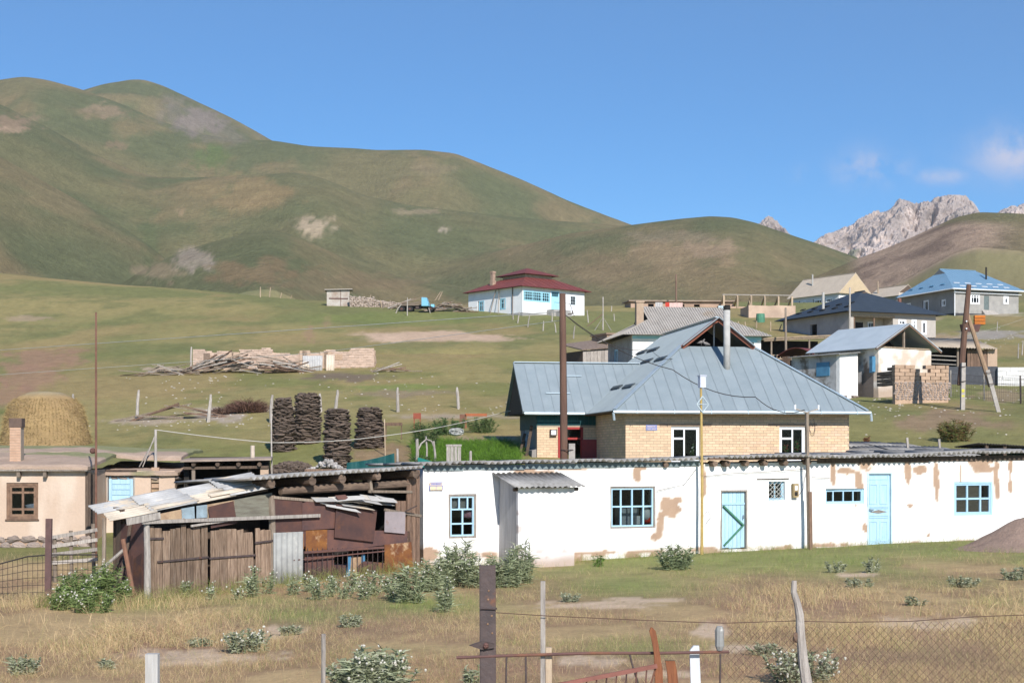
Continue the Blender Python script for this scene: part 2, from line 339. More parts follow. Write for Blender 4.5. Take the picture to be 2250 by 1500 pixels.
for px, py, rx, ry, cc, am in ((960, 738, 150, 12, pink, 1), (1060, 744, 90, 7, pink, .8), (860, 742, 50, 10, pink * 1.1, .9), (95, 790, 95, 26, redsoil, .8), (60, 830, 70, 30, redsoil, .75), (20, 870, 60, 30, redsoil, .7),
        (150, 770, 50, 8, redsoil, .5), (350, 812, 45, 7, C(.34, .26, .19), .9), (470, 912, 70, 16, C(.33, .27, .22), .9), (330, 925, 90, 9, C(.33, .26, .2), .8), (620, 900, 100, 8, C(.33, .26, .2), .6),
        (870, 1000, 90, 25, C(.22, .15, .09), .9), (1060, 965, 90, 7, pink * .85, .9), (1000, 915, 130, 6, C(.30, .24, .18), .8), (760, 828, 90, 9, C(.14, .10, .08), .8), (880, 862, 110, 10, C(.23, .17, .12), .6),
        (1050, 985, 95, 16, C(.11, .19, .03), 1), (2180, 735, 90, 10, C(.27, .24, .21), .9), (2050, 745, 80, 9, C(.30, .22, .15), .8), (2080, 925, 130, 28, C(.225, .155, .10), .85), (2200, 870, 70, 14, C(.25, .18, .12), .7),
        (1960, 868, 60, 6, C(.3, .22, .15), .7), (2150, 690, 110, 4, C(.34, .29, .23), .7), (60, 700, 60, 6, pink * .8, .6), (680, 735, 12, 22, redsoil * 1.1, .5), (720, 705, 10, 14, redsoil * 1.1, .45),
        (2000, 700, 60, 14, C(.3, .22, .15), .6), (2200, 590, 190, 40, C(.225, .17, .10), .9), (2240, 560, 120, 40, C(.225, .17, .10), .9), (1700, 790, 90, 20, C(.2, .14, .09), .7), (90, 975, 120, 12, grn * 1.1, .8), (860, 700, 200, 14, grn * 1.2, .4), (850, 850, 120, 8, grn * 1.3, .7)):
    col = mixc3(col, cc, blob(px, py, rx, ry, s=px + py) * am * (1 - near) * (YY < 330))
# hills
hn = fbm(XX / 90, YY / 150, 5, 71); hn2 = fbm(XX / 28, YY / 60, 5, 81)
hc = mixc3(np.zeros(Z.shape + (3,)) + C(.148, .130, .066), C(.106, .112, .055), sst(.38, .6, hn)); hc = mixc3(hc, C(.205, .152, .082), sst(.50, .72, hn2) * .6)
for px, py, rx, ry, cc, am in ((692, 496, 42, 22, C(.36, .28, .19), .9), (425, 570, 48, 26, C(.27, .22, .17), .85), (350, 600, 60, 22, C(.25, .19, .12), .7), (560, 430, 90, 40, C(.23, .165, .085), .75), (560, 600, 110, 30, C(.20, .135, .075), .7), (760, 620, 150, 25, C(.19, .14, .08), .6),
        (1480, 560, 120, 40, C(.25, .18, .105), .85), (1560, 545, 70, 22, C(.28, .20, .13), .7), (1420, 600, 140, 40, C(.19, .145, .08), .6), (1300, 590, 120, 40, C(.2, .15, .085), .6), (1150, 560, 90, 30, C(.19, .145, .08), .5), (435, 265, 60, 30, C(.20, .16, .14), .8), (380, 240, 40, 30, C(.18, .15, .12), .5),
        (30, 270, 60, 16, C(.26, .18, .12), .8), (20, 285, 40, 8, C(.32, .22, .15), .7), (230, 245, 50, 16, C(.24, .17, .11), .7), (260, 318, 30, 10, C(.23, .16, .10), .6), (470, 350, 40, 34, C(.095, .125, .045), .8), (950, 372, 60, 12, C(.19, .15, .09), .5), (1480, 520, 90, 16, C(.23, .18, .12), .5), (920, 465, 60, 8, C(.26, .2, .13), .6), (975, 504, 14, 6, C(.33, .27, .2), .8),
        (450, 415, 60, 14, C(.21, .16, .08), .5), (400, 465, 14, 6, C(.28, .2, .12), .7), (330, 540, 22, 60, C(.08, .10, .045), .5), (500, 300, 60, 20, C(.17, .14, .11), .5)):
    hc = mixc3(hc, cc, blob(px, py, rx, ry, soft=.5, nz=1.9, s=px + py) * am)
# the stony brown hill
gm = sst(1850, 1900, PX) * sst(330, 345, YY) * (YY < 560); gst = fbm(XX / 9, YY / 14, 5, 91)
hc = mixc3(hc, mixc3(np.zeros(Z.shape + (3,)) + C(.30, .215, .155), C(.19, .135, .10), sst(.45, .65, gst)), gm * (1 - .85 * sst(2120, 2260, PX + (YI - 560) * .35 + 60 * (hn2 - .5))) * sst(475, 500, YI + 30 * hn2 - 15))
hc = mixc3(hc, C(.20, .15, .08), gm * sst(2200, 2300, PX) * .6)
ht = sst(300, 345, YY + 30 * (n3 - .5) + 48 * sst(1850, 1960, PX)); col = mixc3(col, hc, ht)
col *= (0.86 + .28 * fbm(XX / .7, YY / .9, 3, 99))[..., None] * (1.7 * near + (1 - near) * (1.22 + .28 * sst(290, 345, YY)))[..., None]
nr, nc = Z.shape; ii = np.arange(nr * nc).reshape(nr, nc)
quads = np.stack([ii[:-1, :-1], ii[:-1, 1:], ii[1:, 1:], ii[1:, :-1]], -1)
V = np.stack([XX, YY, Z], -1).reshape(-1, 3); CC = col.reshape(-1, 3)
cut = int(np.searchsorted(rows, 338))
def part_of(q0, q1, name, mat):
    q = quads[q0:q1].reshape(-1, 4); lo = q.min(); hi_ = q.max() + 1
    return struct(ob(name, npmesh(name, V[lo:hi_], q - lo, CC[lo:hi_], smooth=True), mat))
part_of(0, cut, 'ground', vcm('ground', fine=9, fine2=1.3, amp=.42, bump=.5, bdist=.12))
part_of(cut, nr - 1, 'hills', vcm('hill_grass', fine=.5, fine2=.09, amp=.42, bump=1.0, bdist=2.2))
# the bare rock mountains far behind
def mountain(name, D, cx_, cy_, seed):
    cs = np.arange(cx_[0], cx_[-1], 1.6); cr = np.interp(cs, cx_, cy_)
    ts = np.linspace(0, 1, 110); Pm, T = np.meshgrid(cs, ts)
    zr = (HY - cr) * D / F; zb = (HY - 720) * D / F
    Xm = (Pm - CX) / F * D
    rid = 1 - np.abs(2 * fbm(Xm / 130 + T * .8, T * 2.2 + Xm / 600, 5, seed, .6) - 1)
    rid2 = 1 - np.abs(2 * fbm(Xm / 34 + T * 1.5, T * 7, 5, seed + 3, .62) - 1)
    Zm = EYE + zb + (zr[None] - zb) * (1 - T) + (rid2 - .6) * 17 * (1 - T * .4) + (rid - .6) * 26 * np.clip(T * 6, 0, 1)
    Ym = D - (T ** .9) * 520 - (rid - .5) * 120 * np.clip(T * 5, 0, 1) - (rid2 - .5) * 38
    Xm = Xm * Ym / D
    cm = mixc3(np.zeros(Zm.shape + (3,)) + C(.62, .515, .455), C(.45, .375, .335), sst(.35, .7, fbm(Xm / 30, Zm / 60, 5, seed + 9)))
    cm = mixc3(cm, C(.13, .15, .08), sst(.52, .62, fbm(Xm / 90, Zm / 70, 4, seed + 12)) * sst(.25, .6, T) * .8)
    n0, n1_ = Zm.shape; q = np.arange(n0 * n1_).reshape(n0, n1_); q = np.stack([q[:-1, :-1], q[1:, :-1], q[1:, 1:], q[:-1, 1:]], -1).reshape(-1, 4)
    # back side so that the crest has depth
    Vm = np.stack([Xm, Ym, Zm], -1).reshape(-1, 3)
    bk = np.stack([Xm[0] * 1.1, Ym[0] + 500, Zm[0] * .35], -1); k = len(Vm); jj = np.arange(n1_ - 1)
    qb = np.stack([jj, jj + 1, k + jj + 1, k + jj], -1)
    me = npmesh(name, np.concatenate([Vm, bk]), np.concatenate([q, qb]), np.concatenate([cm.reshape(-1, 3), cm[0]]), smooth=False)
    return struct(ob(name, me, vcm('mountain_rock', fine=.05, fine2=.012, amp=.45, bump=1, bdist=9)))
mountain('mountain', 2700, (1640, 1665, 1680, 1690, 1700, 1715, 1735, 1780, 1800, 1830, 1860, 1900, 1940, 1965, 1978, 1992, 2010, 2030, 2045, 2070, 2100, 2122, 2140, 2155, 2185, 2200, 2225, 2250, 2300, 2500, 2800),
         (550, 506, 494, 487, 494, 508, 530, 556, 538, 524, 508, 485, 462, 455, 447, 452, 458, 449, 450, 441, 440, 441, 458, 478, 486, 474, 464, 458, 466, 500, 560), 5)
# ------------------------------------------------------------------ shared materials
W_WOOD = pm('weathered_wood', (.30, .245, .195), (.17, .13, .10), 5, stretch=(6, 6, .7), bump=.5, rnd=.22)
W_GREY = pm('grey_wood', (.44, .40, .36), (.25, .22, .20), 5, stretch=(6, 6, .7), bump=.5, rnd=.2)
W_DARK = pm('dark_wood', (.13, .092, .068), (.07, .05, .04), 5, stretch=(5, 5, .8), bump=.5, rnd=.2)
W_BROWN = pm('brown_wood', (.235, .150, .105), (.12, .078, .058), 5, stretch=(5, 5, .6), bump=.5, rnd=.2)
W_LOG = pm('log_wood', (.21, .15, .11), (.10, .07, .055), 4, stretch=(.8, 5, 5), bump=.5, rnd=.2)
W_TAN = pm('tan_wood', (.46, .36, .26), (.30, .22, .15), 4, stretch=(3, 3, .6), bump=.4, rnd=.2)
RUST = pm('rusted_iron', (.135, .066, .052), (.078, .046, .045), 2.2, rough=.8, bump=.3, rnd=.28, c3=(.22, .09, .035), scale3=1.5, c3lo=.58, c3hi=.80)
RUST_O = pm('orange_rust', (.30, .125, .035), (.16, .062, .03), 3, rough=.85, bump=.3, c3=(.52, .36, .22), scale3=2.5, c3lo=.55, c3hi=.68)
IRON = pm('dark_iron', (.095, .07, .066), (.055, .038, .036), 6, rough=.6, bump=.25, rnd=.1, c3=(.16, .07, .045), scale3=3)
SLATE = pm('asbestos_slate', (.33, .32, .31), (.22, .21, .20), 2.5, bump=.3, rnd=.12, c3=(.15, .14, .13), scale3=1.2, c3lo=.6, c3hi=.75)
SLATE_L = pm('pale_slate', (.50, .49, .48), (.38, .37, .36), 2.2, bump=.3, rnd=.1, c3=(.60, .50, .38), scale3=.8, c3lo=.55, c3hi=.62)
SLATE_C = pm('cream_slate', (.60, .52, .42), (.46, .39, .31), 2.2, bump=.3, rnd=.1)
GALV = pm('galvanised_steel', (.275, .32, .345), (.235, .28, .305), 1.3, rough=.5, bump=.04, rnd=.035, metal=.12, spec=.5)
GALV_L = pm('bright_steel_trim', (.50, .58, .63), (.42, .5, .55), 2, rough=.35, bump=.03, metal=.4)
ADOBE = pm('mud_plaster', (.47, .345, .255), (.39, .28, .205), 1.2, bump=.35, rnd=.04, c3=(.54, .42, .33), scale3=.7, bscale=9)
MUD_BR = pm('mud_brick', (.45, .315, .225), (.35, .24, .165), 4, bump=.5, rnd=.14)
STONE = pm('field_stone', (.36, .285, .24), (.24, .195, .175), 4, bump=.6, rnd=.28)
RUBBLE = pm('pale_rubble', (.52, .48, .45), (.36, .34, .33), 5, bump=.6, rnd=.3)
LIME = pm('whitewash', (.80, .79, .78), (.72, .70, .68), 1.5, bump=.25, rnd=.03, bscale=7)
BLUE_P = pm('blue_paint', (.42, .61, .74), (.33, .52, .66), 3, rough=.6, bump=.25, stretch=(5, 5, .6), rnd=.07, c3=(.40, .38, .34), scale3=6, c3lo=.66, c3hi=.72)
BLUE_D = pm('deep_blue_paint', (.09, .26, .42), (.07, .20, .34), 3, rough=.6, bump=.2)
GREEN_P = pm('green_paint', (.08, .24, .15), (.06, .17, .11), 3, rough=.6)
TEAL = pm('teal_cladding', (.010, .085, .095), (.008, .065, .075), 3, rough=.6, bump=.05, rnd=.05)
RED_P = pm('red_paint', (.36, .035, .03), (.26, .028, .026), 4, rough=.5, bump=.1)
WHITE_P = pm('white_plastic', (.82, .83, .85), (.76, .77, .8), 3, rough=.35, bump=0, rnd=.02)
CONC = pm('concrete', (.42, .385, .35), (.32, .29, .265), 4, bump=.35, rnd=.08)
CEM = pm('cement_render', (.34, .325, .305), (.26, .25, .24), 1.1, bump=.25, rnd=.03, c3=(.40, .38, .35), scale3=.5)
DARKIN = pm('soot_and_interior_shade', (.03, .026, .023), (.018, .016, .015), 4, bump=0)  # near-black that paints in the darkness of interiors; also soot and dark fittings
PLANKY = pm('yellow_paint', (.50, .36, .12), (.36, .25, .09), 5, rough=.6, rnd=.1, c3=(.2, .13, .09), scale3=7)
ROPE = pm('pale_rope', (.62, .58, .52), (.5, .47, .42), 8, bump=0)
WIRE = pm('dark_wire', (.06, .05, .048), (.04, .035, .033), 8, bump=0)
WIRE_L = pm('bright_wire', (.50, .50, .48), (.42, .42, .40), 8, bump=0, rough=.5)
CURT = pm('curtain_cloth', (.50, .48, .46), (.36, .35, .34), 5, bump=.2)
def glassmat():
    m = bpy.data.materials.new('window_glass'); m.use_nodes = True; t = m.node_tree; t.nodes.clear()
    o = N(t, 'ShaderNodeOutputMaterial'); mx = N(t, 'ShaderNodeMixShader'); tr = N(t, 'ShaderNodeBsdfTransparent', ins={'Color': (.62, .65, .65, 1)})
    gl = N(t, 'ShaderNodeBsdfGlossy', ins={'Color': (.9, .92, .95, 1), 'Roughness': .04}); fr = N(t, 'ShaderNodeFresnel', ins={'IOR': 1.22})
    t.links.new(fr.outputs[0], mx.inputs[0]); t.links.new(tr.outputs[0], mx.inputs[1]); t.links.new(gl.outputs[0], mx.inputs[2]); t.links.new(mx.outputs[0], o.inputs[0]); return m
GLASS = glassmat()

# ------------------------------------------------------------------ building helpers
def gridwall(w, z0, ztop, th, openings=(), step=None, xs=(), zs=(), wob=0, seed=0, keep=None):
    """wall slab with openings cut through: x along, y 0 (front) to th, z up; ztop may be a function of x"""
    tf = ztop if callable(ztop) else (lambda x: ztop)
    zmax = max(tf(w * i / 40) for i in range(41))
    X = {0.0, w, *xs}; Zs = {z0, zmax, *zs}
    for a, b, c, d in openings: X |= {a, c}; Zs |= {b, d}
    X = sorted(x for x in X if -1e-6 <= x <= w + 1e-6); Zs = sorted(z for z in Zs if z0 - 1e-6 <= z <= zmax + 1e-6)
    if step:
        def sub(L):
            r = []
            for a, b in zip(L[:-1], L[1:]):
                n = max(1, round((b - a) / step)); r += [a + (b - a) * i / n for i in range(n)]
            return r + [L[-1]]
        X = sub(X); Zs = sub(Zs)
    nx, nz = len(X), len(Zs)
    solid = np.zeros((nz + 1, nx + 1), bool)
    for k in range(nz - 1):
        zc = (Zs[k] + Zs[k + 1]) / 2
        for i in range(nx - 1):
            xc = (X[i] + X[i + 1]) / 2
            s = not any(a < xc < c and b < zc < d for a, b, c, d in openings)
            if s and keep: s = keep(xc, zc)
            elif s and callable(ztop) and not keep: s = Zs[k] < tf(xc) - 1e-6
            solid[k + 1, i + 1] = s
    v = []; f = []; ix = {}
    XA, ZA = np.meshgrid(X, Zs); wb = (fbm(XA * 1.3, ZA * 1.3, 4, seed) - .5) * wob
    def vid(k, i, s):
        key = (k, i, s)
        if key not in ix:
            ix[key] = len(v); z = Zs[k]
            if callable(ztop) and not keep: z = min(z, tf(X[i]))
            v.append((X[i], (wb[k, i] if s == 0 else th), z))
        return ix[key]
    for k in range(nz - 1):
        for i in range(nx - 1):
            if not solid[k + 1, i + 1]: continue
            f.append((vid(k, i, 0), vid(k, i + 1, 0), vid(k + 1, i + 1, 0), vid(k + 1, i, 0)))
            f.append((vid(k, i, 1), vid(k + 1, i, 1), vid(k + 1, i + 1, 1), vid(k, i + 1, 1)))
            if not solid[k, i + 1]: f.append((vid(k, i, 0), vid(k, i, 1), vid(k, i + 1, 1), vid(k, i + 1, 0)))
            if not solid[k + 2, i + 1]: f.append((vid(k + 1, i, 0), vid(k + 1, i + 1, 0), vid(k + 1, i + 1, 1), vid(k + 1, i, 1)))
            if not solid[k + 1, i]: f.append((vid(k, i, 0), vid(k + 1, i, 0), vid(k + 1, i, 1), vid(k, i, 1)))
            if not solid[k + 1, i + 2]: f.append((vid(k, i + 1, 0), vid(k, i + 1, 1), vid(k + 1, i + 1, 1), vid(k + 1, i + 1, 0)))
    return np.array(v), np.array(f)
def wallob(name, parent, mat, *a, rot=0, loc=None, colf=None, **kw):
    v, f = gridwall(*a, **kw)
    me = npmesh(name, v, f, colf(v) if colf is not None else None)
    return ob(name, me, mat, parent, rz=rot, loc=loc)
def window(parent, x0, z0, x1, z1, y=0.0, frame=None, sash=None, vb=(), hb=(), ft=.05, bt=.035, depth=.07, pane=True, name='window', rz=0, loc=None, panes=None, vbars=None):
    """window part: outer frame, sash bars as a sub-part, each pane a sub-part. vb/hb are bar positions as fractions"""
    m = MB(); w, h = x1 - x0, z1 - z0
    m.box(0, -.02, 0, ft, depth, h).box(w - ft, -.02, 0, w, depth, h).box(ft, -.02, 0, w - ft, depth, ft).box(ft, -.02, h - ft, w - ft, depth, h)
    o = ob(name, m, frame, parent, loc=(x0, y, z0), rz=rz)
    s = MB(); a = ft; st = bt
    s.box(a, .0, a, a + st, depth - .01, h - a).box(w - a - st, .0, a, w - a, depth - .01, h - a).box(a + st, .0, a, w - a - st, depth - .01, a + st).box(a + st, .0, h - a - st, w - a - st, depth - .01, h - a)
    for b in vbars if vbars else [(q, 0, 1) for q in vb]:
        q, lo, hi_ = b; s.box(w * q - bt / 2, .004, a + (h - 2 * a) * lo, w * q + bt / 2, depth - .015, a + (h - 2 * a) * hi_)
    for q in hb: s.box(a + st, .008, h * q - bt / 2, w - a - st, depth - .02, h * q + bt / 2)
    ob('sash', s, sash or frame, o)
    if pane:
        for i, (px0, pz0, px1, pz1) in enumerate(panes or [(0, 0, 1, 1)]):
            ob('pane', MB().box(a + (w - 2 * a) * px0, depth * .45, a + (h - 2 * a) * pz0, a + (w - 2 * a) * px1, depth * .45 + .006, a + (h - 2 * a) * pz1), GLASS, o)
    return o
def wavesheet(name, w, l, pitch=.17, amp=.025, th=.008, seg=6):
    """corrugated sheet: waves across x, running along y"""
    n = int(round(w / pitch * seg)); v = []; f = []
    for y in (0, l):
        for s in (0, -th):
            for i in range(n + 1):
                x = w * i / n; v.append((x, y, amp * math.sin(2 * math.pi * x / pitch) + s))
    k = n + 1
    for i in range(n):
        f += [(i, i + 1, 2 * k + i + 1, 2 * k + i), (k + i, 3 * k + i, 3 * k + i + 1, k + i + 1), (i, k + i, k + i + 1, i + 1), (2 * k + i, 2 * k + i + 1, 3 * k + i + 1, 3 * k + i)]
    f += [(0, 2 * k, 3 * k, k), (n, k + n, 3 * k + n, 2 * k + n)]
    me = bpy.data.meshes.new(name); me.from_pydata(v, [], f); me.update(); me.polygons.foreach_set('use_smooth', np.ones(len(f), bool))
    return me
def clip2(poly, k, lo):
    """keep the side a*k >= lo of a 2-D polygon, k = +1 or -1 on the first coordinate"""
    r = []; n = len(poly)
    for i in range(n):
        p, q = poly[i], poly[(i + 1) % n]; a, b = p[0] * k - lo, q[0] * k - lo
        if a >= 0: r.append(p)
        if (a >= 0) != (b >= 0): t = a / (a - b); r.append((p[0] + t * (q[0] - p[0]), p[1] + t * (q[1] - p[1])))
    return r
def roof_plane(parent, poly, mat, width=.55, th=.03, rib=.013, name='roof_panel', joined=None, ribmat=None, lift=0):
    """cut a sloping roof polygon into strips that run down the slope; every strip is a part with a raised seam"""
    Pn = [Vector(p) for p in poly]; nm = Vector()
    for i in range(len(Pn)): nm += Pn[i].cross(Pn[(i + 1) % len(Pn)])
    nm.normalize()
    if nm.z < 0: nm = -nm
    ac = Vector((0, 0, 1)).cross(nm).normalized(); dn = nm.cross(ac).normalized(); o = Pn[0] + nm * lift
    q = [((p - Pn[0]).dot(ac), (p - Pn[0]).dot(dn)) for p in Pn]
    lo, hi_ = min(a for a, _ in q), max(a for a, _ in q); n = max(1, round((hi_ - lo) / width)); wd = (hi_ - lo) / n; J = joined if joined is not None else None
    for i in range(n):
        a, b = lo + i * wd, lo + (i + 1) * wd
        c = clip2(clip2(q, 1, a + (.002 if i else 0)), -1, -b + (.002 if i < n - 1 else 0))
        if len(c) < 3: continue
        m = J if J is not None else MB()
        m.slab([o + ac * x + dn * y for x, y in c], th, nm)
        if rib:
            e = [y for x, y in c if x < a + .06]
            if len(e) >= 2 and max(e) - min(e) > .1:
                m.beam(o + ac * (a + .03) + dn * (min(e) + .02) + nm * rib * .5, o + ac * (a + .03) + dn * (max(e) - .02) + nm * rib * .5, rib * .9, rib, nm)
        if J is None: ob(name, m, mat, parent)
def hip_planes(x0, y0, x1, y1, z, rise, axis='x', g=1.0, g2=None, hk=1.0):
    """roof polygons over a rectangle: hips that stop at the fraction g of the height (0 = gable, 1 = full hip); returns planes, gable triangles, ridge"""
    if axis == 'y': x0, y0, x1, y1 = y0, x0, y1, x1
    g2 = g if g2 is None else g2; hd = (y1 - y0) / 2; ym = (y0 + y1) / 2; a, b = g * hd, g2 * hd; zg, zg2, zt = z + g * rise, z + g2 * rise, z + rise
    ka, kb = a * hk, b * hk
    pl = {'near': [(x0, y0, z), (x1, y0, z), (x1 - kb, y0 + b, zg2), (x1 - kb, ym, zt), (x0 + ka, ym, zt), (x0 + ka, y0 + a, zg)],
          'far': [(x1, y1, z), (x0, y1, z), (x0 + ka, y1 - a, zg), (x0 + ka, ym, zt), (x1 - kb, ym, zt), (x1 - kb, y1 - b, zg2)]}
    if g: pl['low'] = [(x0, y1, z), (x0, y0, z), (x0 + ka, y0 + a, zg), (x0 + ka, y1 - a, zg)]
    if g2: pl['high'] = [(x1, y0, z), (x1, y1, z), (x1 - kb, y1 - b, zg2), (x1 - kb, y0 + b, zg2)]
    gt = {'low': [(x0 + ka, y0 + a, zg), (x0 + ka, y1 - a, zg), (x0 + ka, ym, zt)], 'high': [(x1 - kb, y1 - b, zg2), (x1 - kb, y0 + b, zg2), (x1 - kb, ym, zt)]}
    rg = [(x0 + ka, ym, zt), (x1 - kb, ym, zt)]
    if axis == 'y':
        sw = lambda L: [(p[1], p[0], p[2]) for p in L]
        pl = {k: sw(v) for k, v in pl.items()}; gt = {k: sw(v) for k, v in gt.items()}; rg = sw(rg)
    dd = lambda L: [p for i, p in enumerate(L) if (Vector(p) - Vector(L[i - 1])).length > 1e-4]
    return {k: dd(v) for k, v in pl.items()}, gt, rg
def rect(pl, x0, y0, x1, y1, off=0):
    """photo rectangle -> rectangle on a building front"""
    a, zt = pl.at(x0, (y0), off); b, zb = pl.at(x1, (y1), off)
    d = pl.y0 + (a + b) / 2 * pl.s + off * pl.c
    return a, EYE + (HY - y1) * d / F, b, EYE + (HY - y0) * d / F

# ================================================================== the long whitewashed building
PW = Plane(930, 43, R(22.5))
WB = thing('whitewashed_row_building', 'long low whitewashed building with peeling plaster, blue doors and corrugated slate roof', 'building', (PW.x0, PW.y0, 0), PW.th)
LEN = PW.at(2440)
def zroof(s): return 2.74 + .30 * s / PW.at(2250)
r_w1 = rect(PW, 986, 1085, 1047, 1182); r_w2 = rect(PW, 1341, 1068, 1440, 1160); r_d1 = rect(PW, 1583, 1076, 1642, 1206); r_w3 = rect(PW, 1689, 1057, 1725, 1099)
r_w4 = rect(PW, 1814, 1073, 1900, 1107); r_d2 = rect(PW, 1905, 1037, 1960, 1197); r_w5 = rect(PW, 2096, 1058, 2181, 1132)
peel = [(1470, 1110, .42, .36), (1450, 1150, .2, .5), (1440, 1178, .2, .16), (1485, 1100, .3, .16), (1398, 1038, .17, .36), (1405, 1028, .34, .1), (945, 1220, .32, .22), (1300, 1215, .9, .08), (1420, 1212, .9, .07), (1180, 1036, .9, .12), (1250, 1030, .8, .08), (1483, 1115, .25, .2),
        (1830, 1045, .16, .5), (1860, 1035, .5, .12), (1888, 1050, .22, .35), (1995, 1030, .15, .4), (2020, 1030, .3, .14), (2058, 1055, .13, .8), (2190, 1060, .14, .8), (2220, 1048, .1, .7), (2160, 1030, .5, .12), (2110, 1040, .08, .5), (1902, 1160, .13, .16), (1998, 1110, .1, .06), (2040, 1175, .08, .06), (1880, 1110, .07, .07), (1545, 1050, .12, .6)]
peelw = [(*PW.at(a, b), c, d) for a, b, c, d in peel]
def colW(v):
    s, z = v[:, 0], v[:, 2]
    f = np.zeros(len(v))
    nz = fbm(s * 2.6, z * 2.6, 5, 4) - .5
    for a, b, c, d in peelw: f = np.maximum(f, 1.25 - np.sqrt(((s - a) / c) ** 2 + ((z - b) / d) ** 2) + nz * 1.5)
    base = sst(.42, .05, z - .1 * fbm(s, s * 0, 2, 9)) * (fbm(s * 1.8, z * 4, 4, 6) + .05); f = np.maximum(f, base * .95 * (nz + .9))
    drip = sst(.60, .75, vn(s * 2.4, z * .15, 12)) * sst(1.3, .2, zroof(s) - z + .5 * vn(s * 3, s * 0, 5)) * sst(PW.at(1790), PW.at(1830), s); f = np.maximum(f, drip * (.75 + nz))
    t = sst(.43, .47, f)
    c = mixc3(np.zeros((len(v), 3)) + C(.80, .79, .78), C(.70, .66, .62), sst(.5, .75, fbm(s * 1.1, z * .7, 5, 2)) * .6)
    c = mixc3(c, C(.60, .50, .42), np.clip(sst(.25, .4, f) * .7, 0, 1))
    c = mixc3(c, C(.62, .56, .50), sst(.6, .0, z) * .5 * sst(.4, .7, fbm(s * 3, z * 2, 4, 13)))
    return mixc3(c, mixc3(np.zeros((len(v), 3)) + C(.43, .30, .215), C(.34, .235, .17), fbm(s * 5, z * 5, 3, 8)), t)
VC_WALL = vcm('limewash_over_mud', fine=14, amp=.10, bump=.35, bdist=.02)
wallob('wall', WB, VC_WALL, LEN, -.45, lambda x: zroof(x) - .12, .42, [r_w1, r_w2, r_d1, r_w3, r_w4, r_d2, r_w5], step=.065, wob=.06, seed=3, colf=colW)
wallob('end_wall', WB, LIME, 4.2, -.3, 2.62, .4, rot=R(90), loc=(.403, .424, 0))
wallob('end_wall', WB, LIME, 4.2, -.3, 3.0, .4, rot=R(90), loc=(LEN, .424, 0))
wallob('rear_wall', WB, ADOBE, LEN - .01, -.3, lambda x: zroof(x) - .14, .35, loc=(0, 4.63, 0))
ob('floor', MB().box(.41, .43, -.02, LEN - .41, 4.6, .02), DARKIN, WB); ob('added_dark_screen', MB().box(.41, 1.7, .03, LEN - .41, 1.8, 2.6), DARKIN, WB)  # dark screen added to keep the view through the panes dark
# roof sheets: one row shows along the front, two more behind
sh = {o_: wavesheet('roof_sheet', 1.0, o_, .19, .042, seg=8) for o_ in (1.75,)}
seg_ov = lambda s: .30 if s < PW.at(1545) else (.50 if s < PW.at(1775) else .42)
n_sh = int((LEN + .2) / .965)
for j in range(3):
    for i in range(n_sh + 1):
        s = -.22 + i * .965
        if s > LEN - .8: continue
        o = ob('roof_sheet', sh[1.75], SLATE, WB); ov = seg_ov(s)
        lift = .05 if PW.at(1545) < s < PW.at(1760) else 0
        if s > PW.at(2000): lift = .05
        o.location = (s, -ov + j * 1.66, zroof(s) + .035 + .014 * (i % 2) + j * (-.02 if s < PW.at(1775) else .013) + lift + random.uniform(-.008, .008)); o.rotation_euler = (R(random.uniform(-.4, .4) + (-.5 if s < PW.at(1775) else .8)), R(random.uniform(-.4, .4) - .85), R(random.uniform(-.7, .7)))
# boards and beam ends under the roof edge
FASC = pm('faded_blue_board', (.20, .255, .27), (.13, .16, .17), 3, stretch=(.8, 4, 4), bump=.3, rnd=.18, c3=(.33, .27, .2), scale3=4)
x = .02
while x < PW.at(1535):
    l = random.uniform(1.0, 2.2); e = min(x + l, PW.at(1538)); ob('fascia_board', MB().box(x, -.035, zroof(x) - .165, e - .015, -.012, zroof(x) - .015), FASC, WB); x = e
x = PW.at(1795)
while x < LEN - .5:
    l = random.uniform(1.4, 2.6); e = min(x + l, LEN); ob('fascia_board', MB().box(x, -.04, zroof(x) - .17, e - .015, -.012, zroof(x) - .01), W_DARK, WB); x = e
s0, s1 = PW.at(1548), PW.at(1790)
ob('eave_beam', MB().box(s0, -.30, zroof(s0) + .0, s1, -.20, zroof(s0) + .055), W_BROWN, WB)
for px in (1460, 1563, 1590, 1632, 1673, 1717, 1768):
    s, z = PW.at(px, 1030); r = random.uniform(.085, .11); z = zroof(s) - .115
    ob('beam_end', MB().tube([(s, .1, z), (s, -.25 if px > 1500 else -.12, z - .01)], [r, r * .95], 9, jit=.12), W_LOG, WB)
# windows
GREYF = pm('grey_frame', (.33, .29, .26), (.20, .175, .155), 5, bump=.4, stretch=(5, 5, .8))
o = window(WB, *r_w1, y=.05, frame=GREYF, sash=BLUE_P, hb=(.33, .655), vbars=[(.40, .655, 1), (.70, .655, 1), (.52, 0, .655)], ft=.06, bt=.045, depth=.09)
o = window(WB, *r_w2, y=.05, frame=GREYF, sash=BLUE_P, vb=(.25, .5, .75), hb=(.52,), ft=.05, bt=.045, depth=.09)
window(WB, *r_w3, y=.12, frame=BLUE_P, vb=(.5,), ft=.04, bt=.03)
m = MB(); a, b, c, d = r_w3
for k in range(-4, 6):
    for sg in (1, -1):
        x0 = a + (c - a) * k / 4; pts = []
        for t in np.linspace(0, 1, 9):
            xx = x0 + sg * t * (c - a) * 1.1
            if a + .01 <= xx <= c - .01: pts.append((xx, .02 + .004 * sg, b + t * (d - b)))
        if len(pts) > 1: m.tube([pts[0], pts[-1]], .009, 4)
ob('window_grille', m, pm('pale_bars', (.5, .5, .47), (.4, .4, .38), 5), WB)
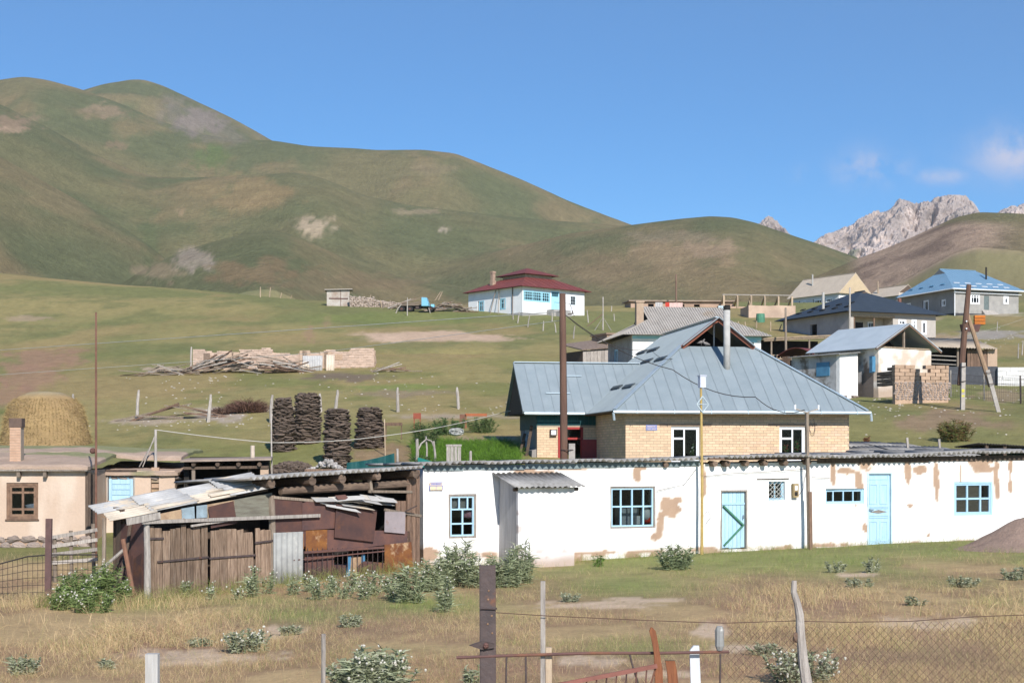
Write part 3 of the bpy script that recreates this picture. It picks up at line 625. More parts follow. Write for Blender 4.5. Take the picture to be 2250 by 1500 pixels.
ob('lintel_rod', MB().tube([(PW.at(1662), -.03, r_w3[3] + .07), (PW.at(1733), -.03, r_w3[3] + .085)], .014, 6), W_DARK, WB)
window(WB, *r_w4, y=.08, frame=BLUE_P, vb=(.23, .49, .74), ft=.05, bt=.04)
o = window(WB, *r_w5, y=.03, frame=BLUE_P, vb=(.36, .70), hb=(.5,), ft=.055, bt=.065, depth=.09)
for x0, x1, z0, z1 in ((.05, .34, .06, .46), (.38, .68, .06, .46), (.05, .34, .54, .94), (.38, .68, .54, .94), (.72, .96, .08, .46)):
    W_, H_ = r_w5[2] - r_w5[0], r_w5[3] - r_w5[1]
    ob('boarding', MB().box(W_ * x0, .05, H_ * z0, W_ * x1, .062, H_ * z1), pm('worn_board', (.33, .27, .23), (.22, .17, .14), 3, stretch=(.7, 3, 5), bump=.3, c3=(.5, .5, .48), scale3=3, c3lo=.6, c3hi=.68), o)
# door of vertical boards with a green brace
a, b, c, d = r_d1; D1 = ob('door', MB().box(a + .05, .10, b + .02, c - .05, .125, d - .05), W_DARK, WB)
n = 6; bw = (c - a - .12) / n
for i in range(n): ob('plank', MB().box(a + .06 + i * bw + .004, .07, b + random.uniform(.02, .05), a + .06 + (i + 1) * bw - .004, .098, d - .06), BLUE_P, D1)
zz = d - .06 - (d - b) * .20; ob('ledge', MB().box(a + .06, .045, zz - .03, c - .06, .069, zz + .03), BLUE_P, D1)
ob('brace', MB().beam((a + .12, .04, zz - .06), (c - .12, .04, b + (d - b) * .40), .05, .09, (0, 1, 0)).beam((c - .12, .04, b + (d - b) * .40), (a + .15, .04, b + .12), .04, .07, (0, 1, 0)), GREEN_P, D1)
ob('door_handle', MB().tube([(c - .13, .03, b + 1.02), (c - .13, .0, b + 1.02), (c - .13, .0, b + .92), (c - .13, .03, b + .92)], .012, 6), IRON, D1)
ob('door_frame', MB().box(a, -.01, b, a + .05, .2, d).box(c - .05, -.01, b, c, .2, d).box(a + .05, -.01, d - .05, c - .05, .2, d), GREYF, WB)
# tall panelled door with a light above
a, b, c, d = r_d2; D2 = ob('door', MB().box(a + .05, .06, b + .01, c - .05, .10, d - .05), BLUE_P, WB)
for x0, z0, x1, z1 in ((.14, .05, .45, .33), (.55, .05, .86, .33), (.14, .56, .45, .84), (.55, .56, .86, .84), (.1, .90, .9, .97), (.1, .37, .9, .41), (.1, .50, .9, .53)):
    w_, h_ = c - a, d - b; m = MB(); X0, X1, Z0, Z1 = a + w_ * x0, a + w_ * x1, b + h_ * z0, b + h_ * z1
    m.box(X0, .044, Z0, X1, .059, Z0 + .03).box(X0, .044, Z1 - .03, X1, .059, Z1).box(X0, .044, Z0 + .03, X0 + .03, .059, Z1 - .03).box(X1 - .03, .044, Z0 + .03, X1, .059, Z1 - .03)
    ob('door_panel', m, BLUE_P, D2)
ob('door_carving', MB().slab([(a + (c - a) * .15, .05, b + (d - b) * .455), (a + (c - a) * .5, .045, b + (d - b) * .435), (a + (c - a) * .85, .05, b + (d - b) * .455), (a + (c - a) * .5, .045, b + (d - b) * .485)], .02), GREYF, D2)
ob('door_handle', MB().tube([(a + .1, .05, b + 1.12), (a + .1, .0, b + 1.12), (a + .24, .0, b + 1.11)], .014, 6), IRON, D2)
ob('door_frame', MB().box(a, -.02, b, a + .05, .2, d).box(c - .05, -.02, b, c, .2, d).box(a + .05, -.02, d - .05, c - .05, .2, d), pm('pale_blue_frame', (.55, .68, .74), (.42, .54, .6), 4, rnd=.03), WB)
ob('doorstep', MB().box(PW.at(1790), -.10, .02, PW.at(2010), .0, .17), pm('stained_plinth', (.6, .52, .46), (.46, .37, .31), 3, bump=.4), WB)
# house-number plates: pale plates with a blue rule and two cells of small marks
def plate(parent, x, z, w_, h_, y, label):
    o = ob('address_plate', MB().box(x, y - .012, z, x + w_, y, z + h_), pm('cream_enamel', (.72, .58, .42), (.66, .52, .36), 8, bump=0), parent)
    bl = pm('blue_enamel', (.10, .16, .52), (.09, .14, .45), 8, bump=0)
    ob('plate_border', MB().box(x - .01, y - .016, z + h_ * .52, x + w_ + .01, y - .0125, z + h_ * .60).box(x - .01, y - .016, z - .01, x + .008, y - .0125, z + h_ * .52).box(x + w_ * .5 - .005, y - .016, z, x + w_ * .5 + .005, y - .0125, z + h_ * .52)
       .box(x - .01, y - .016, z + h_ - .01, x + w_ + .01, y - .0125, z + h_ + .008).box(x + w_ - .006, y - .016, z, x + w_ + .01, y - .0125, z + h_ * .52), bl, o)
    m = MB(); q = x + .03
    while q < x + w_ - .04: l = random.uniform(.012, .03); m.box(q, y - .016, z + h_ * .68, q + l, y - .0125, z + h_ * .90); q += l + .012
    ob('plate_lettering', m, bl, o); return o
s, z = PW.at(943, 1076); plate(WB, s, z, .38, .21, -.035, '')
# porch
PD = 1.45
pa = PW.at(1097); pb0 = PW.at(1139, off=-PD); pb1 = PW.at(1262, off=-PD)
PO_L = pb0; PO_R = pb1
def colP(v):
    s, z = v[:, 0], v[:, 2]; c = mixc3(np.zeros((len(v), 3)) + C(.80, .79, .79), C(.62, .58, .57), sst(.5, .72, fbm(s * 1.2, z * .5, 5, 22)) * .8)
    c = mixc3(c, C(.40, .33, .30), sst(.60, .66, fbm(s * 3, z * 5, 4, 25)) * .7 * (sst(.35, 0, s) + sst(.9, .2, z)))
    return mixc3(c, C(.45, .36, .31), sst(.45, .05, z + .3 * fbm(s * 2, z * 2, 3, 27) - .12))
porch = ob('porch', MB().box(PO_L + .15, -PD + .15, -.4, PO_L + .17, -PD + .17, 0), LIME, WB)
wallob('porch_wall', porch, VC_WALL, PO_R - PO_L, -.45, 2.1, .14, step=.07, wob=.04, seed=8, colf=colP, loc=(PO_L, -PD, 0))
PGREY = pm('shade_grey_boards', (.50, .50, .51), (.36, .36, .37), 2, stretch=(3, 3, .4), bump=.2)  # grey puts the shade of the porch side into its colour
ob('porch_side', MB().slab([(PO_L + .01, -PD + .143, -.4), (PO_L + .01, -.03, -.4), (PO_L + .01, -.03, 2.38), (PO_L + .01, -PD + .143, 2.08)], .06, (-1, 0, 0)), PGREY, porch)
ob('porch_side', MB().slab([(PO_R - .01, -PD + .143, -.4), (PO_R - .01, -.03, -.4), (PO_R - .01, -.03, 2.38), (PO_R - .01, -PD + .143, 2.08)], .06, (1, 0, 0)), LIME, porch)
zfr = 2.13; zbk = 2.50
psh = wavesheet('porch_roof_sheet', .62, math.hypot(PD + .28, zbk - zfr), .155, .022)
for i in range(4):
    o = ob('porch_roof_sheet', psh, SLATE, porch); o.location = (PO_L - .2 + i * (PO_R - PO_L + .42 - .62) / 3, -PD - .26, zfr + .012 * (i % 2)); o.rotation_euler = (math.atan2(zbk - zfr, PD + .26), R(random.uniform(-.5, .5)), 0)
ob('porch_beam', MB().tube([(PO_L - .12, -PD + .07, 2.06), (PO_R + .14, -PD + .07, 2.06)], .05, 8), W_DARK, porch)
# meter box
s, z = PW.at(1738, 1092); mb = ob('meter_box', MB().box(s, -.14, z, s + .19, -.035, z + .42), pm('ochre_box', (.33, .25, .13), (.22, .16, .09), 5), WB)
ob('meter_window', MB().box(s + .05, -.150, z + .22, s + .14, -.142, z + .36), WHITE_P, mb); ob('meter_door', MB().box(s + .04, -.147, z + .05, s + .15, -.1415, z + .17), DARKIN, mb)
# cables looping over the wall
m = MB()
for pts in (((1440, 1078), (1465, 1072), (1500, 1065), (1527, 1030)), ((1545, 1046), (1600, 1040), (1680, 1036), (1765, 1030)), ((1752, 1088), (1762, 1074), (1766, 1050), (1772, 1030)), ((1548, 1150), (1560, 1135), (1552, 1120), (1546, 1130)), ((1780, 1048), (1820, 1050))):
    q = [(lambda t: (t[0], -.07, t[1]))(PW.at(*p)) for p in pts]; m.tube(q, .008, 4)
ob('cable', m, WIRE, WB)
# things behind the panes
def inside(px, py, off): s, z = PW.at(px, py, off); X, Y = PW.w(s, off); return (X, Y, z)
ob('curtain', MB().slab([(r_w1[0] + .1, .2, r_w1[3] - .1), (r_w1[0] + .1, .2, r_w1[3] - .45), (r_w1[0] + .3, .2, r_w1[3] - .36), (r_w1[2] - .28, .21, r_w1[3] - .6), (r_w1[2] - .2, .2, r_w1[3] - .1)], .01), CURT, WB)
X, Y, z = inside(1030, 1130, .2); o = ob('hanging_cloth', MB().lump((0, 0, 0), (.16, .05, .12), 9, 6, .35), pm('pink_cloth', (.62, .24, .36), (.72, .45, .55), 18, bump=.4), loc=(X, Y, z), smooth=True); tag(o, 'pink patterned cloth bunched behind the broken window pane', 'cloth')
X, Y, z = inside(1419, 1126, .3); m = MB().tube([(0, 0, -.20), (0, 0, -.1), (0, 0, .06), (0, 0, .12), (0, 0, .17), (0, 0, .2)], [.12, .16, .16, .11, .05, .05], 12); o = ob('water_jug', m, WHITE_P, loc=(X, Y, z), smooth=True); tag(o, 'rounded white jug standing behind the eight-paned window', 'jug')
X, Y, z = inside(1425, 1142, .22); o = ob('plastic_bag', MB().lump((0, 0, 0), (.17, .06, .09), 9, 6, .3), pm('red_bag', (.66, .06, .03), (.5, .05, .03), 6), loc=(X, Y, z), smooth=True); tag(o, 'crumpled red plastic bag behind the eight-paned window', 'bag')
X, Y, z = inside(1382, 1147, .5); o = ob('cupboard', MB().box(-.32, 0, -.5, .32, .3, .42).box(-.30, -.02, -.48, -.01, -.002, .40).box(.01, -.02, -.48, .30, -.002, .40), pm('grey_cupboard', (.42, .46, .5), (.36, .4, .44), 3), loc=(X, Y, z), rz=PW.th); tag(o, 'pale grey cupboard seen through the eight-paned window', 'cupboard')
X, Y, z = inside(1405, 1142, .25); o = ob('carton', MB().box(-.09, 0, -.12, .09, .15, .12).box(-.088, -.004, .121, .088, .154, .127), WHITE_P, loc=(X, Y, z), rz=PW.th); tag(o, 'small white carton beside the red bag behind the window', 'box')

# ================================================================== the brick house with the steel roof
PB = Plane(1375, 57, R(8.5))
BH = thing('brick_house', 'pale yellow brick house with broad blue-grey steel roof and white plastic windows', 'house', (PB.x0, PB.y0, 0), PB.th)
BW = PB.at(1865); BD = 12.6; BZ0 = 1.9; BE = 4.66
MORT = pm('mortar', (.38, .31, .24), (.32, .26, .20), 8, bump=.2, rnd=.02)
rb1 = rect(PB, 1475, 937, 1537, 1014); rb2 = rect(PB, 1713, 937, 1769, 1014)
wallob('wall', BH, MORT, BW, BZ0, BE, .38, [rb1, rb2])
wallob('side_wall', BH, MORT, BD - .765, BZ0, BE, .38, rot=R(90), loc=(.381, .383, 0))
wallob('side_wall', BH, MORT, BD - .765, BZ0, BE, .38, rot=R(90), loc=(BW, .383, 0))
wallob('rear_wall', BH, MORT, BW, BZ0, BE, .38, loc=(0, BD - .38, 0))
ob('floor', MB().box(.385, .385, BZ0, BW - .385, BD - .385, BZ0 + .05), DARKIN, BH); ob('added_dark_screen', MB().box(.385, 1.5, BZ0 + .06, BW - .385, 1.6, BE + .0).box(.384, .384, BE - .03, BW - .384, 1.5, BE), DARKIN, BH)  # dark screen and ceiling strip added so the window panes look dark
BRK = pm('yellow_brick', (.67, .485, .325), (.60, .43, .285), 3, bump=.15, rnd=.11)
def colB(rng): return C(.65, .465, .31) * (1 + .22 * (rng.random() - .5)) * np.array([1, 1 + .06 * (rng.random() - .5), 1 + .1 * (rng.random() - .5)])
BRV = vcm('yellow_brickwork', fine=6, amp=.10, bump=.15)
def bricks(parent, w_, z0, z1, openings, M, limit, order):
    """brick courses in running bond standing 9 mm proud of the mortar; the nearest ones are parts, the rest one joined part"""
    L, H, J = .25, .088, .013; L_ = []; k = 0; z = z0
    while z + H <= z1:
        x = -(L + J) / 2 * (k % 2)
        while x < w_ - .03:
            a, b = max(x, 0), min(x + L, w_)
            segs = [(a, b)]
            for o0, p0, o1, p1 in openings:
                if z + H > p0 - .02 and z < p1 + .02:
                    ns = []
                    for s_, e_ in segs:
                        if e_ <= o0 - .01 or s_ >= o1 + .01: ns.append((s_, e_)); continue
                        if s_ < o0 - .05: ns.append((s_, o0 - .012))
                        if e_ > o1 + .05: ns.append((o1 + .012, e_))
                    segs = ns
            for s_, e_ in segs:
                if e_ - s_ > .04: L_.append((s_, e_, z))
            x += L + J
        z += H + J; k += 1
    L_.sort(key=order); full = boxmesh('brick', L, .018, H); full.materials.append(BRK)
    vv = []; ff = []; cc = []; rg = np.random.default_rng(5)
    for i, (a, b, z) in enumerate(L_):
        c = M @ Vector(((a + b) / 2, .0, z + H / 2))
        if i < limit:
            o = bpy.data.objects.new('brick', full); link(o, parent); o.location = c; o.rotation_euler = M.to_euler(); o.scale = ((b - a) / L, 1, 1)
        else:
            k = len(vv); q = MB().box(a, -.009, z, b, .009, z + H); vv += [tuple(M @ Vector(p)) for p in q.v]; ff += [tuple(j + k for j in t) for t in q.f]; cc += [colB(rg)] * 8
    if vv:
        o = ob('brickwork', npmesh('brickwork', vv, ff, np.array(cc)), BRV, parent); o['kind'] = 'stuff'
I4 = Matrix.Identity(4)
bricks(BH, BW, 2.62, BE - .02, [rb1, rb2], I4, 300, lambda t: t[0] + abs(t[2] - 3.9) * 2.4)
bricks(BH, 5.45, 2.62, BE - .02, [], Matrix.Rotation(R(-90), 4, 'Z') @ Matrix.Translation((-5.45, 0, 0)), 0, lambda t: t[0])
bricks(BH, BD, 2.62, BE - .02, [], Matrix.Translation((BW, 0, 0)) @ Matrix.Rotation(R(90), 4, 'Z'), 0, lambda t: t[0])
for a, b, c, d in (rb1, rb2): ob('lintel', MB().box(a - .45, -.014, d + .02, c + .45, .03, d + .11), pm('brown_lintel', (.33, .24, .17), (.26, .19, .14), 4), BH)
for rr in (rb1, rb2):
    o = window(BH, *rr, y=.06, frame=WHITE_P, vbars=[(.47 if rr is rb1 else .52, 0, 1)], ft=.05, bt=.055, depth=.08)
    H_ = rr[3] - rr[1]; W_ = rr[2] - rr[0]; x0, x1 = (.08, .44) if rr is rb1 else (.08, .49)
    ob('transom', MB().box(W_ * x0, .012, H_ * .635, W_ * x1, .07, H_ * .69), WHITE_P, o)
def pot_plant(px, py, label, flower):
    s, z = PB.at(px, py, .30); X, Y = PB.w(s, .30); t = thing('potted_flower', label, 'plant', (X, Y, z - .35))
    ob('pot', MB().tube([(0, 0, -.10), (0, 0, .06), (0, 0, .08)], [.08, .11, .12], 12), MUD_BR, t)
    m = MB(); f = MB()
    for i in range(70):
        h = random.uniform(.1, .62); r = random.uniform(0, .16) * (1 - h * .5); th = random.uniform(0, 6.28); c = Vector((r * math.cos(th), r * math.sin(th) * .6, h)); q = random.uniform(.03, .055); u = Vector((random.uniform(-1, 1), random.uniform(-1, -.2), random.uniform(-.5, 1))).normalized(); a = u.orthogonal().normalized() * q; b = u.cross(a)
        (f if (h > .3 and random.random() < .3) else m).add([c - a, c + b * .7, c + a, c - b * .7], [(0, 1, 2, 3)])
    m.tube([(0, 0, .05), (.02, 0, .35), (-.01, 0, .55)], .01, 5)
    ob('leaves', m, pm('houseplant_leaf', (.10, .22, .05), (.06, .13, .03), 5), t); ob('petals', f, flower, t)
WHF = pm('white_petals', (.8, .8, .78), (.7, .7, .66), 5); RDF = pm('red_petals', (.62, .05, .06), (.5, .1, .06), 5)
pot_plant(1523, 990, 'white-flowered houseplant behind the brick house window', WHF); pot_plant(1725, 992, 'smaller red-flowered houseplant behind the brick house window', RDF); pot_plant(1752, 985, 'bushy red-flowered houseplant behind the brick house window', RDF)
s, z = PB.at(1419, 945); o = ob('address_plate', MB().box(s, -.03, z, s + .42, -.012, z + .2), pm('violet_enamel', (.26, .28, .5), (.22, .24, .44), 8, bump=0), BH)
m = MB(); q = s + .05
while q < s + .34: l = random.uniform(.012, .03); m.box(q, -.036, z + .12, q + l, -.0305, z + .16); q += l + .012
ob('plate_lettering', m.box(s + .06, -.036, z + .04, s + .18, -.0305, z + .065).box(s + .22, -.036, z + .04, s + .36, -.0305, z + .065), pm('pale_pink_letters', (.6, .5, .5), None, 5, bump=0), o)
# main roof
OV = .55; RISE = 3.72
EX0, EY0, EX1, EY1 = -OV, -OV, BW + OV, BD + OV
pl, gt, rg = hip_planes(EX0, EY0, EX1, EY1, BE - .02, RISE, 'y', .70, .35)
for k in pl: roof_plane(BH, pl[k], GALV, .46 if k in ('low', 'high') else .24, rib=.013)
# trims over the hips, verges and ridge
def trim(parent, p, q, w_=.16, h_=.03, mat=GALV_L, lift=.04, name='roof_trim'): ob(name, MB().beam(Vector(p) + Vector((0, 0, lift)), Vector(q) + Vector((0, 0, lift)), w_, h_), mat, parent)
lo = pl['low']
ga, gb, gc = [Vector(p) for p in gt['low']]
for p, q in (((EX0, EY0, BE - .02), ga), ((EX1, EY0, BE - .02), gb)): trim(BH, p, q)
trim(BH, rg[0], rg[1])
# gablet: rafters and dark opening behind
for e in (ga, gb): ob('gable_rafter', MB().beam(e + Vector((0, -.12, -.06)), gc + Vector((0, -.12, -.06)), .05, .16), pm('rusty_red_board', (.27, .10, .065), (.2, .075, .05), 4), BH)
for k in ('low',):
    ob('gable_overhang', MB().slab([ga + Vector((0, -.3, .03)), gc + Vector((0, -.3, .03)), gc + Vector((0, .02, .03)), ga + Vector((0, .02, .03))], .03), GALV, BH)
    ob('gable_overhang', MB().slab([gc + Vector((0, -.3, .03)), gb + Vector((0, -.3, .03)), gb + Vector((0, .02, .03)), gc + Vector((0, .02, .03))], .03), GALV, BH)
ob('attic_shade_sheet', MB().slab([ga + Vector((.2, 1.8, -.05)), gb + Vector((-.2, 1.8, -.05)), gc + Vector((0, 1.8, -.3))], .03), DARKIN, BH)  # black sheet set back to stand in for the attic's shade
ob('attic_post', MB().tube([(gc.x - .12, gc.y + .05, ga.z), (gc.x - .12, gc.y + .05, gc.z - .2)], .03, 6), W_GREY, BH)
# gutters
gm = GALV_L; g = MB()
g.tube([(EX0 - .05, EY0 - .06, BE - .08), (EX1 + .08, EY0 - .06, BE - .08)], .065, 8); ob('gutter', g, gm, BH)
for xx in (EX0 - .05, EX1 + .08): ob('downpipe', MB().tube([(xx, EY0 - .06, BE - .1), (xx + .04, EY0 - .03, BE - .38)], .05, 8), gm, BH)
for i in range(7): ob('gutter_bracket', MB().box(EX0 + .8 + i * 1.4, EY0 - .14, BE - .14, EX0 + .83 + i * 1.4, EY0 + .02, BE - .0), gm, BH)
SOFF = pm('soffit_wood', (.16, .105, .075), (.1, .07, .05), 4)
ob('soffit', MB().box(EX0 + .05, EY0 + .02, BE - .075, EX1 - .05, -.002, BE - .05).box(EX0 + .05, .0, BE - .075, -.012, 5.4, BE - .05), SOFF, BH)
# roof vents on the left slope
def on_plane(poly, a, b):
    """point at fraction a along the eave and b up the slope"""
    p0, p1 = Vector(poly[0]), Vector(poly[1]); n = (p1 - p0).cross(Vector(poly[2]) - p1).normalized(); n = n if n.z > 0 else -n
    ac = (p1 - p0); up = n.cross(ac).normalized(); up = up if up.z > 0 else -up
    return p0 + ac * a + up * b, n, up, ac.normalized()
VENT = pm('dark_vent', (.07, .085, .09), (.05, .06, .065), 5, rough=.6)
lf = [k for k in pl if abs(pl[k][0][0] - EX0) < .01 and abs(pl[k][1][0] - EX0) < .01][0]
LFP = pl[lf]
def ray_on(pl_, poly, px, py):
    """where the sight line through a pixel meets a roof plane, in the house's own frame"""
    n = (Vector(poly[1]) - Vector(poly[0])).cross(Vector(poly[2]) - Vector(poly[1])).normalized(); n = n if n.z > 0 else -n
    rot = Matrix.Rotation(-pl_.th, 3, 'Z'); o_ = rot @ (Vector((0, 0, EYE)) - Vector((pl_.x0, pl_.y0, 0))); dv = rot @ Vector(((px - CX) / F, 1, (HY - py) / F))
    return o_ + dv * ((Vector(poly[0]) - o_).dot(n) / dv.dot(n)), n
for px, py in ((1355, 852), (1382, 849), (1422, 794), (1453, 789), (1410, 775), (1436, 769)):
    p, n = ray_on(PB, LFP, px, py); ac = Vector((0, 1, 0))
    ob('roof_vent', MB().beam(p - ac * .85 + n * .03, p + ac * .85 + n * .03, .2, .05, n), VENT, BH)
# stove pipe
fp = pl[[k for k in pl if abs(pl[k][0][1] - EY0) < .01 and abs(pl[k][1][1] - EY0) < .01][0]]
sx, zb = None, None
fn = (Vector(fp[1]) - Vector(fp[0])).cross(Vector(fp[2]) - Vector(fp[1])).normalized()
dep = 2.15; k_ = (1597 - CX) / F; Xp = None
for _ in range(20):
    X0, Y0 = PB.w(0, dep - OV); u = PB.at(1597, off=dep - OV); Yw = Y0 + u * PB.s; zline = EYE + (HY - 806) * Yw / F; zr_ = BE + dep * RISE / ((EX1 - EX0) / 2); dep += (zline - zr_) * .4
zt = EYE + (HY - 672) * Yw / F
ASB = pm('asbestos_pipe', (.45, .44, .42), (.36, .35, .33), 4, bump=.15)
ch = ob('stove_pipe', MB().tube([(u, dep - OV, zr_ - .4), (u, dep - OV, zt - .05)], .13, 14), ASB, BH, smooth=True)
ob('pipe_rim', MB().tube([(u, dep - OV, zt - .16), (u, dep - OV, zt)], .138, 14), DARKIN, ch)
# the wing
WD = 5.45; WL = PB.at(1180, off=WD); WDP = 4.3
wing = ob('wing', MB().box(WL + .1, WD + .5, BZ0, WL + .2, WD + .6, BZ0 + .1), MORT, BH)
rd = rect(PB, 1226, 938, 1281, 1030, WD); zbk_ = EYE + (HY - 934) * (PB.y0 + WD) / F
rdl = (rd[0] - WL, BZ0, rd[2] - WL, rd[3])
wallob('wing_wall', wing, MORT, -WL, BZ0, 4.72, .35, [rdl], loc=(WL, WD, 0))
wallob('wing_wall', wing, MORT, -WL, BZ0, 4.72, .35, loc=(WL, WD + WDP - .35, 0))
rw = (1.55, 3.0, 2.75, 4.1)
wallob('wing_wall', wing, pm('grey_wing_plaster', (.30, .28, .27), (.22, .2, .19), 3), WDP - .71, BZ0, 4.72, .3, [rw], rot=R(90), loc=(WL + .3, WD + .354, 0))
bricks(wing, -WL, 2.62, zbk_ - .02, [rdl], Matrix.Translation((WL, WD, 0)), 110, lambda t: -t[2])
m = MB(); x = WL
while x < -.02: m.box(x, WD - .03, zbk_, min(x + .145, 0), WD - .012, 4.70); x += .15
ob('teal_cladding', m, TEAL, wing)
m = MB(); y = WD + .0
while y < WD + WDP - .05: m.box(WL - .03, y, 4.06, WL - .012, min(y + .145, WD + WDP), 4.70); y += .15
ob('teal_cladding', m, TEAL, wing)
window(wing, rw[0], rw[1], rw[2], rw[3], frame=pm('pale_grey_frame', (.5, .5, .52), None, 5), vb=(.25, .5, .75), hb=(.3, .65), loc=None, rz=0).matrix_local = Matrix.Translation((WL + .05, WD + .354, 0)) @ Matrix.Rotation(R(-90), 4, 'Z') @ Matrix.Translation((-rw[2], 0, rw[1])) if False else Matrix.Translation((WL + .02, WD + .354 + rw[2], rw[1])) @ Matrix.Rotation(R(-90), 4, 'Z')
ob('mud_plinth', MB().slab([(WL - .25, WD + .02, BZ0), (WL - .02, WD + .02, BZ0), (WL - .02, WD + .02, 3.25), (WL - .2, WD + .02, 3.2)], -2.6, (0, 1, 0)), pm('grey_mud', (.30, .27, .25), (.2, .18, .17), 2), wing)
for i, (dx, dy, tl) in enumerate(((-.5, .4, .35), (-.7, 1.2, .4), (-.45, 2.0, .25))): ob('leaning_board', MB().beam((WL + dx, WD + dy, BZ0 + .3), (WL + dx + tl, WD + dy, 4.2 - i * .3), .12, .03, (0, 1, 0)), W_DARK, wing)
# door of the wing stands open
ob('door_frame', MB().box(rd[0], WD - .03, BZ0, rd[0] + .09, WD + .12, rd[3]).box(rd[2] - .09, WD - .03, BZ0, rd[2], WD + .12, rd[3]).box(rd[0] + .09, WD - .03, rd[3] - .09, rd[2] - .09, WD + .12, rd[3]).box(rd[0] + .09, WD - .03, rd[3] - .50, rd[2] - .09, WD + .12, rd[3] - .42), RED_P, wing)
ob('transom_pane', MB().box(rd[0] + .09, WD + .05, rd[3] - .42, rd[2] - .09, WD + .056, rd[3] - .09), GLASS, wing)
ob('curtain', MB().box(rd[0] + .1, WD + .16, BZ0 + .1, rd[0] + .36, WD + .20, rd[3] - .45), pm('grey_lace', (.2, .19, .19), (.14, .13, .13), 9), wing)
dr = ob('door', MB().box(0, -.02, 0, .62, .02, rd[3] - .52 - BZ0), RED_P, wing, loc=(rd[2] - .05, WD - .05, BZ0 + .02), rz=R(-12))
ob('door_handle', MB().tube([(.52, -.02, .95), (.52, -.07, .95), (.42, -.07, .95)], .012, 6), GALV_L, dr)
s, z = PB.at(1208, 957, WD); mb = ob('meter_box', MB().box(s, WD - .14, z, s + .27, WD - .012, z + .26), IRON, wing); ob('meter_window', MB().box(s + .04, WD - .148, z + .04, s + .23, WD - .141, z + .22), WHITE_P, mb)
# wing roof: gable over the end, ridge runs into the main slope
wz = 4.70; wr = 2.12; wy0, wy1 = WD - .5, WD + WDP + .5; wx0 = WL - .62; ym = (wy0 + wy1) / 2
tm = RISE / ((EX1 - EX0) / 2)
def xm(z): return EX0 + (z - (BE - .02)) / tm
roof_plane(wing, [(wx0, wy0, wz), (xm(wz) + .04, wy0, wz), (xm(wz + wr) + .06, ym, wz + wr), (wx0, ym, wz + wr)], GALV, .42, lift=.012)
roof_plane(wing, [(xm(wz) + .04, wy1, wz), (wx0, wy1, wz), (wx0, ym, wz + wr), (xm(wz + wr) + .06, ym, wz + wr)], GALV, .42, lift=.012)
trim(wing, (wx0, ym, wz + wr), (xm(wz + wr), ym, wz + wr), .22, .04)
trim(wing, (wx0 - .01, wy0, wz), (wx0 - .01, ym, wz + wr), .05, .12, GALV, 0)
ob('gable_board', MB().slab([(wx0 + .12, wy0 + .12, wz + .02), (wx0 + .12, ym, wz + wr - .06), (wx0 + .12, wy1 - .12, wz + .02)], .03, (-1, 0, 0)), W_DARK, wing)
ob('soffit', MB().box(wx0 + .1, wy0 + .05, wz - .02, -.02, wy1 - .05, wz + .0), SOFF, wing)
ob('gutter', MB().tube([(wx0 + .02, wy0 - .06, wz - .04), (xm(wz) - .1, wy0 - .06, wz - .04)], .055, 8), gm, wing)
for x0, x1, f_ in ((.9, 1.8, .62), (1.75, 2.7, 1.15), (1.0, 1.6, .60)): pass
for a0, a1, hh in ((1.05, 2.05, .75), (1.9, 2.7, 1.5)):
    t = hh / wr; y_ = wy0 + (ym - wy0) * t; z_ = wz + wr * t; ob('snow_rail', MB().beam((wx0 + a0, y_, z_ + .07), (wx0 + a1, y_, z_ + .07), .05, .04), GALV_L, wing)
# ================================================================== the patched sheds beside the white building
PS = Plane(325, 36.5, R(45.1))
def zg(u, off=0): X, Y = PS.w(u, off); return G(X, Y)
def quad_on(pl, pts, off): return [(pl.at(x, y, off)[0], off, pl.at(x, y, off)[1]) for x, y in pts]
def sheet(parent, pl, pts, off, mat, th=.012, name='sheet'): return ob(name, MB().slab(quad_on(pl, pts, off), th, (0, -1, 0)), mat, parent)
SHD = thing('plank_shed', 'ramshackle shed with brown plank doors under a crooked pale slate lean-to roof', 'shed', (PS.x0, PS.y0, 0), PS.th)
gz = -.55
# doors of upright planks
PLK = pm('old_brown_plank', (.34, .24, .17), (.14, .092, .064), 4, stretch=(7, 7, .55), bump=.6, rnd=.32, c3=(.38, .30, .235), scale3=3, c3lo=.58, c3hi=.7)
def plank_door(parent, x0, x1, ytop, lean, n):
    s0, s1 = PS.at(x0), PS.at(x1); d = ob('door', MB().box(s0 + .05, .045, gz + .3, s1 - .05, .06, gz + .36).box(s0 + .05, .045, gz + 1.3, s1 - .05, .06, gz + 1.36), W_DARK, parent)
    ws = [random.uniform(.7, 1.3) for _ in range(n)]; t = sum(ws); x = s0
    for i, q in enumerate(ws):
        wd = (s1 - s0) * q / t; zt = PS.at((x0 + x1) / 2, ytop)[1] + random.uniform(-.09, .05); l = lean * (i / n) + random.uniform(-.008, .008)
        bx = random.uniform(-.015, .015)
        ob('plank', MB().add([(x + .01, 0, gz), (x + wd - .008, 0, gz), (x + wd - .008, .03, gz), (x + .01, .03, gz), (x + .012 + l, bx, zt), (x + wd - .012 + l, bx, zt + random.uniform(-.05, .03)), (x + wd - .012 + l, bx + .03, zt), (x + .012 + l, bx + .03, zt)],
           [(3, 2, 1, 0), (4, 5, 6, 7), (0, 1, 5, 4), (1, 2, 6, 5), (2, 3, 7, 6), (3, 0, 4, 7)]), PLK, d); x += wd
    return d
d1 = plank_door(SHD, 328, 457, 1157, .0, 9); d2 = plank_door(SHD, 462, 560, 1165, -.08, 5); d3 = plank_door(SHD, 562, 598, 1158, -.03, 3)
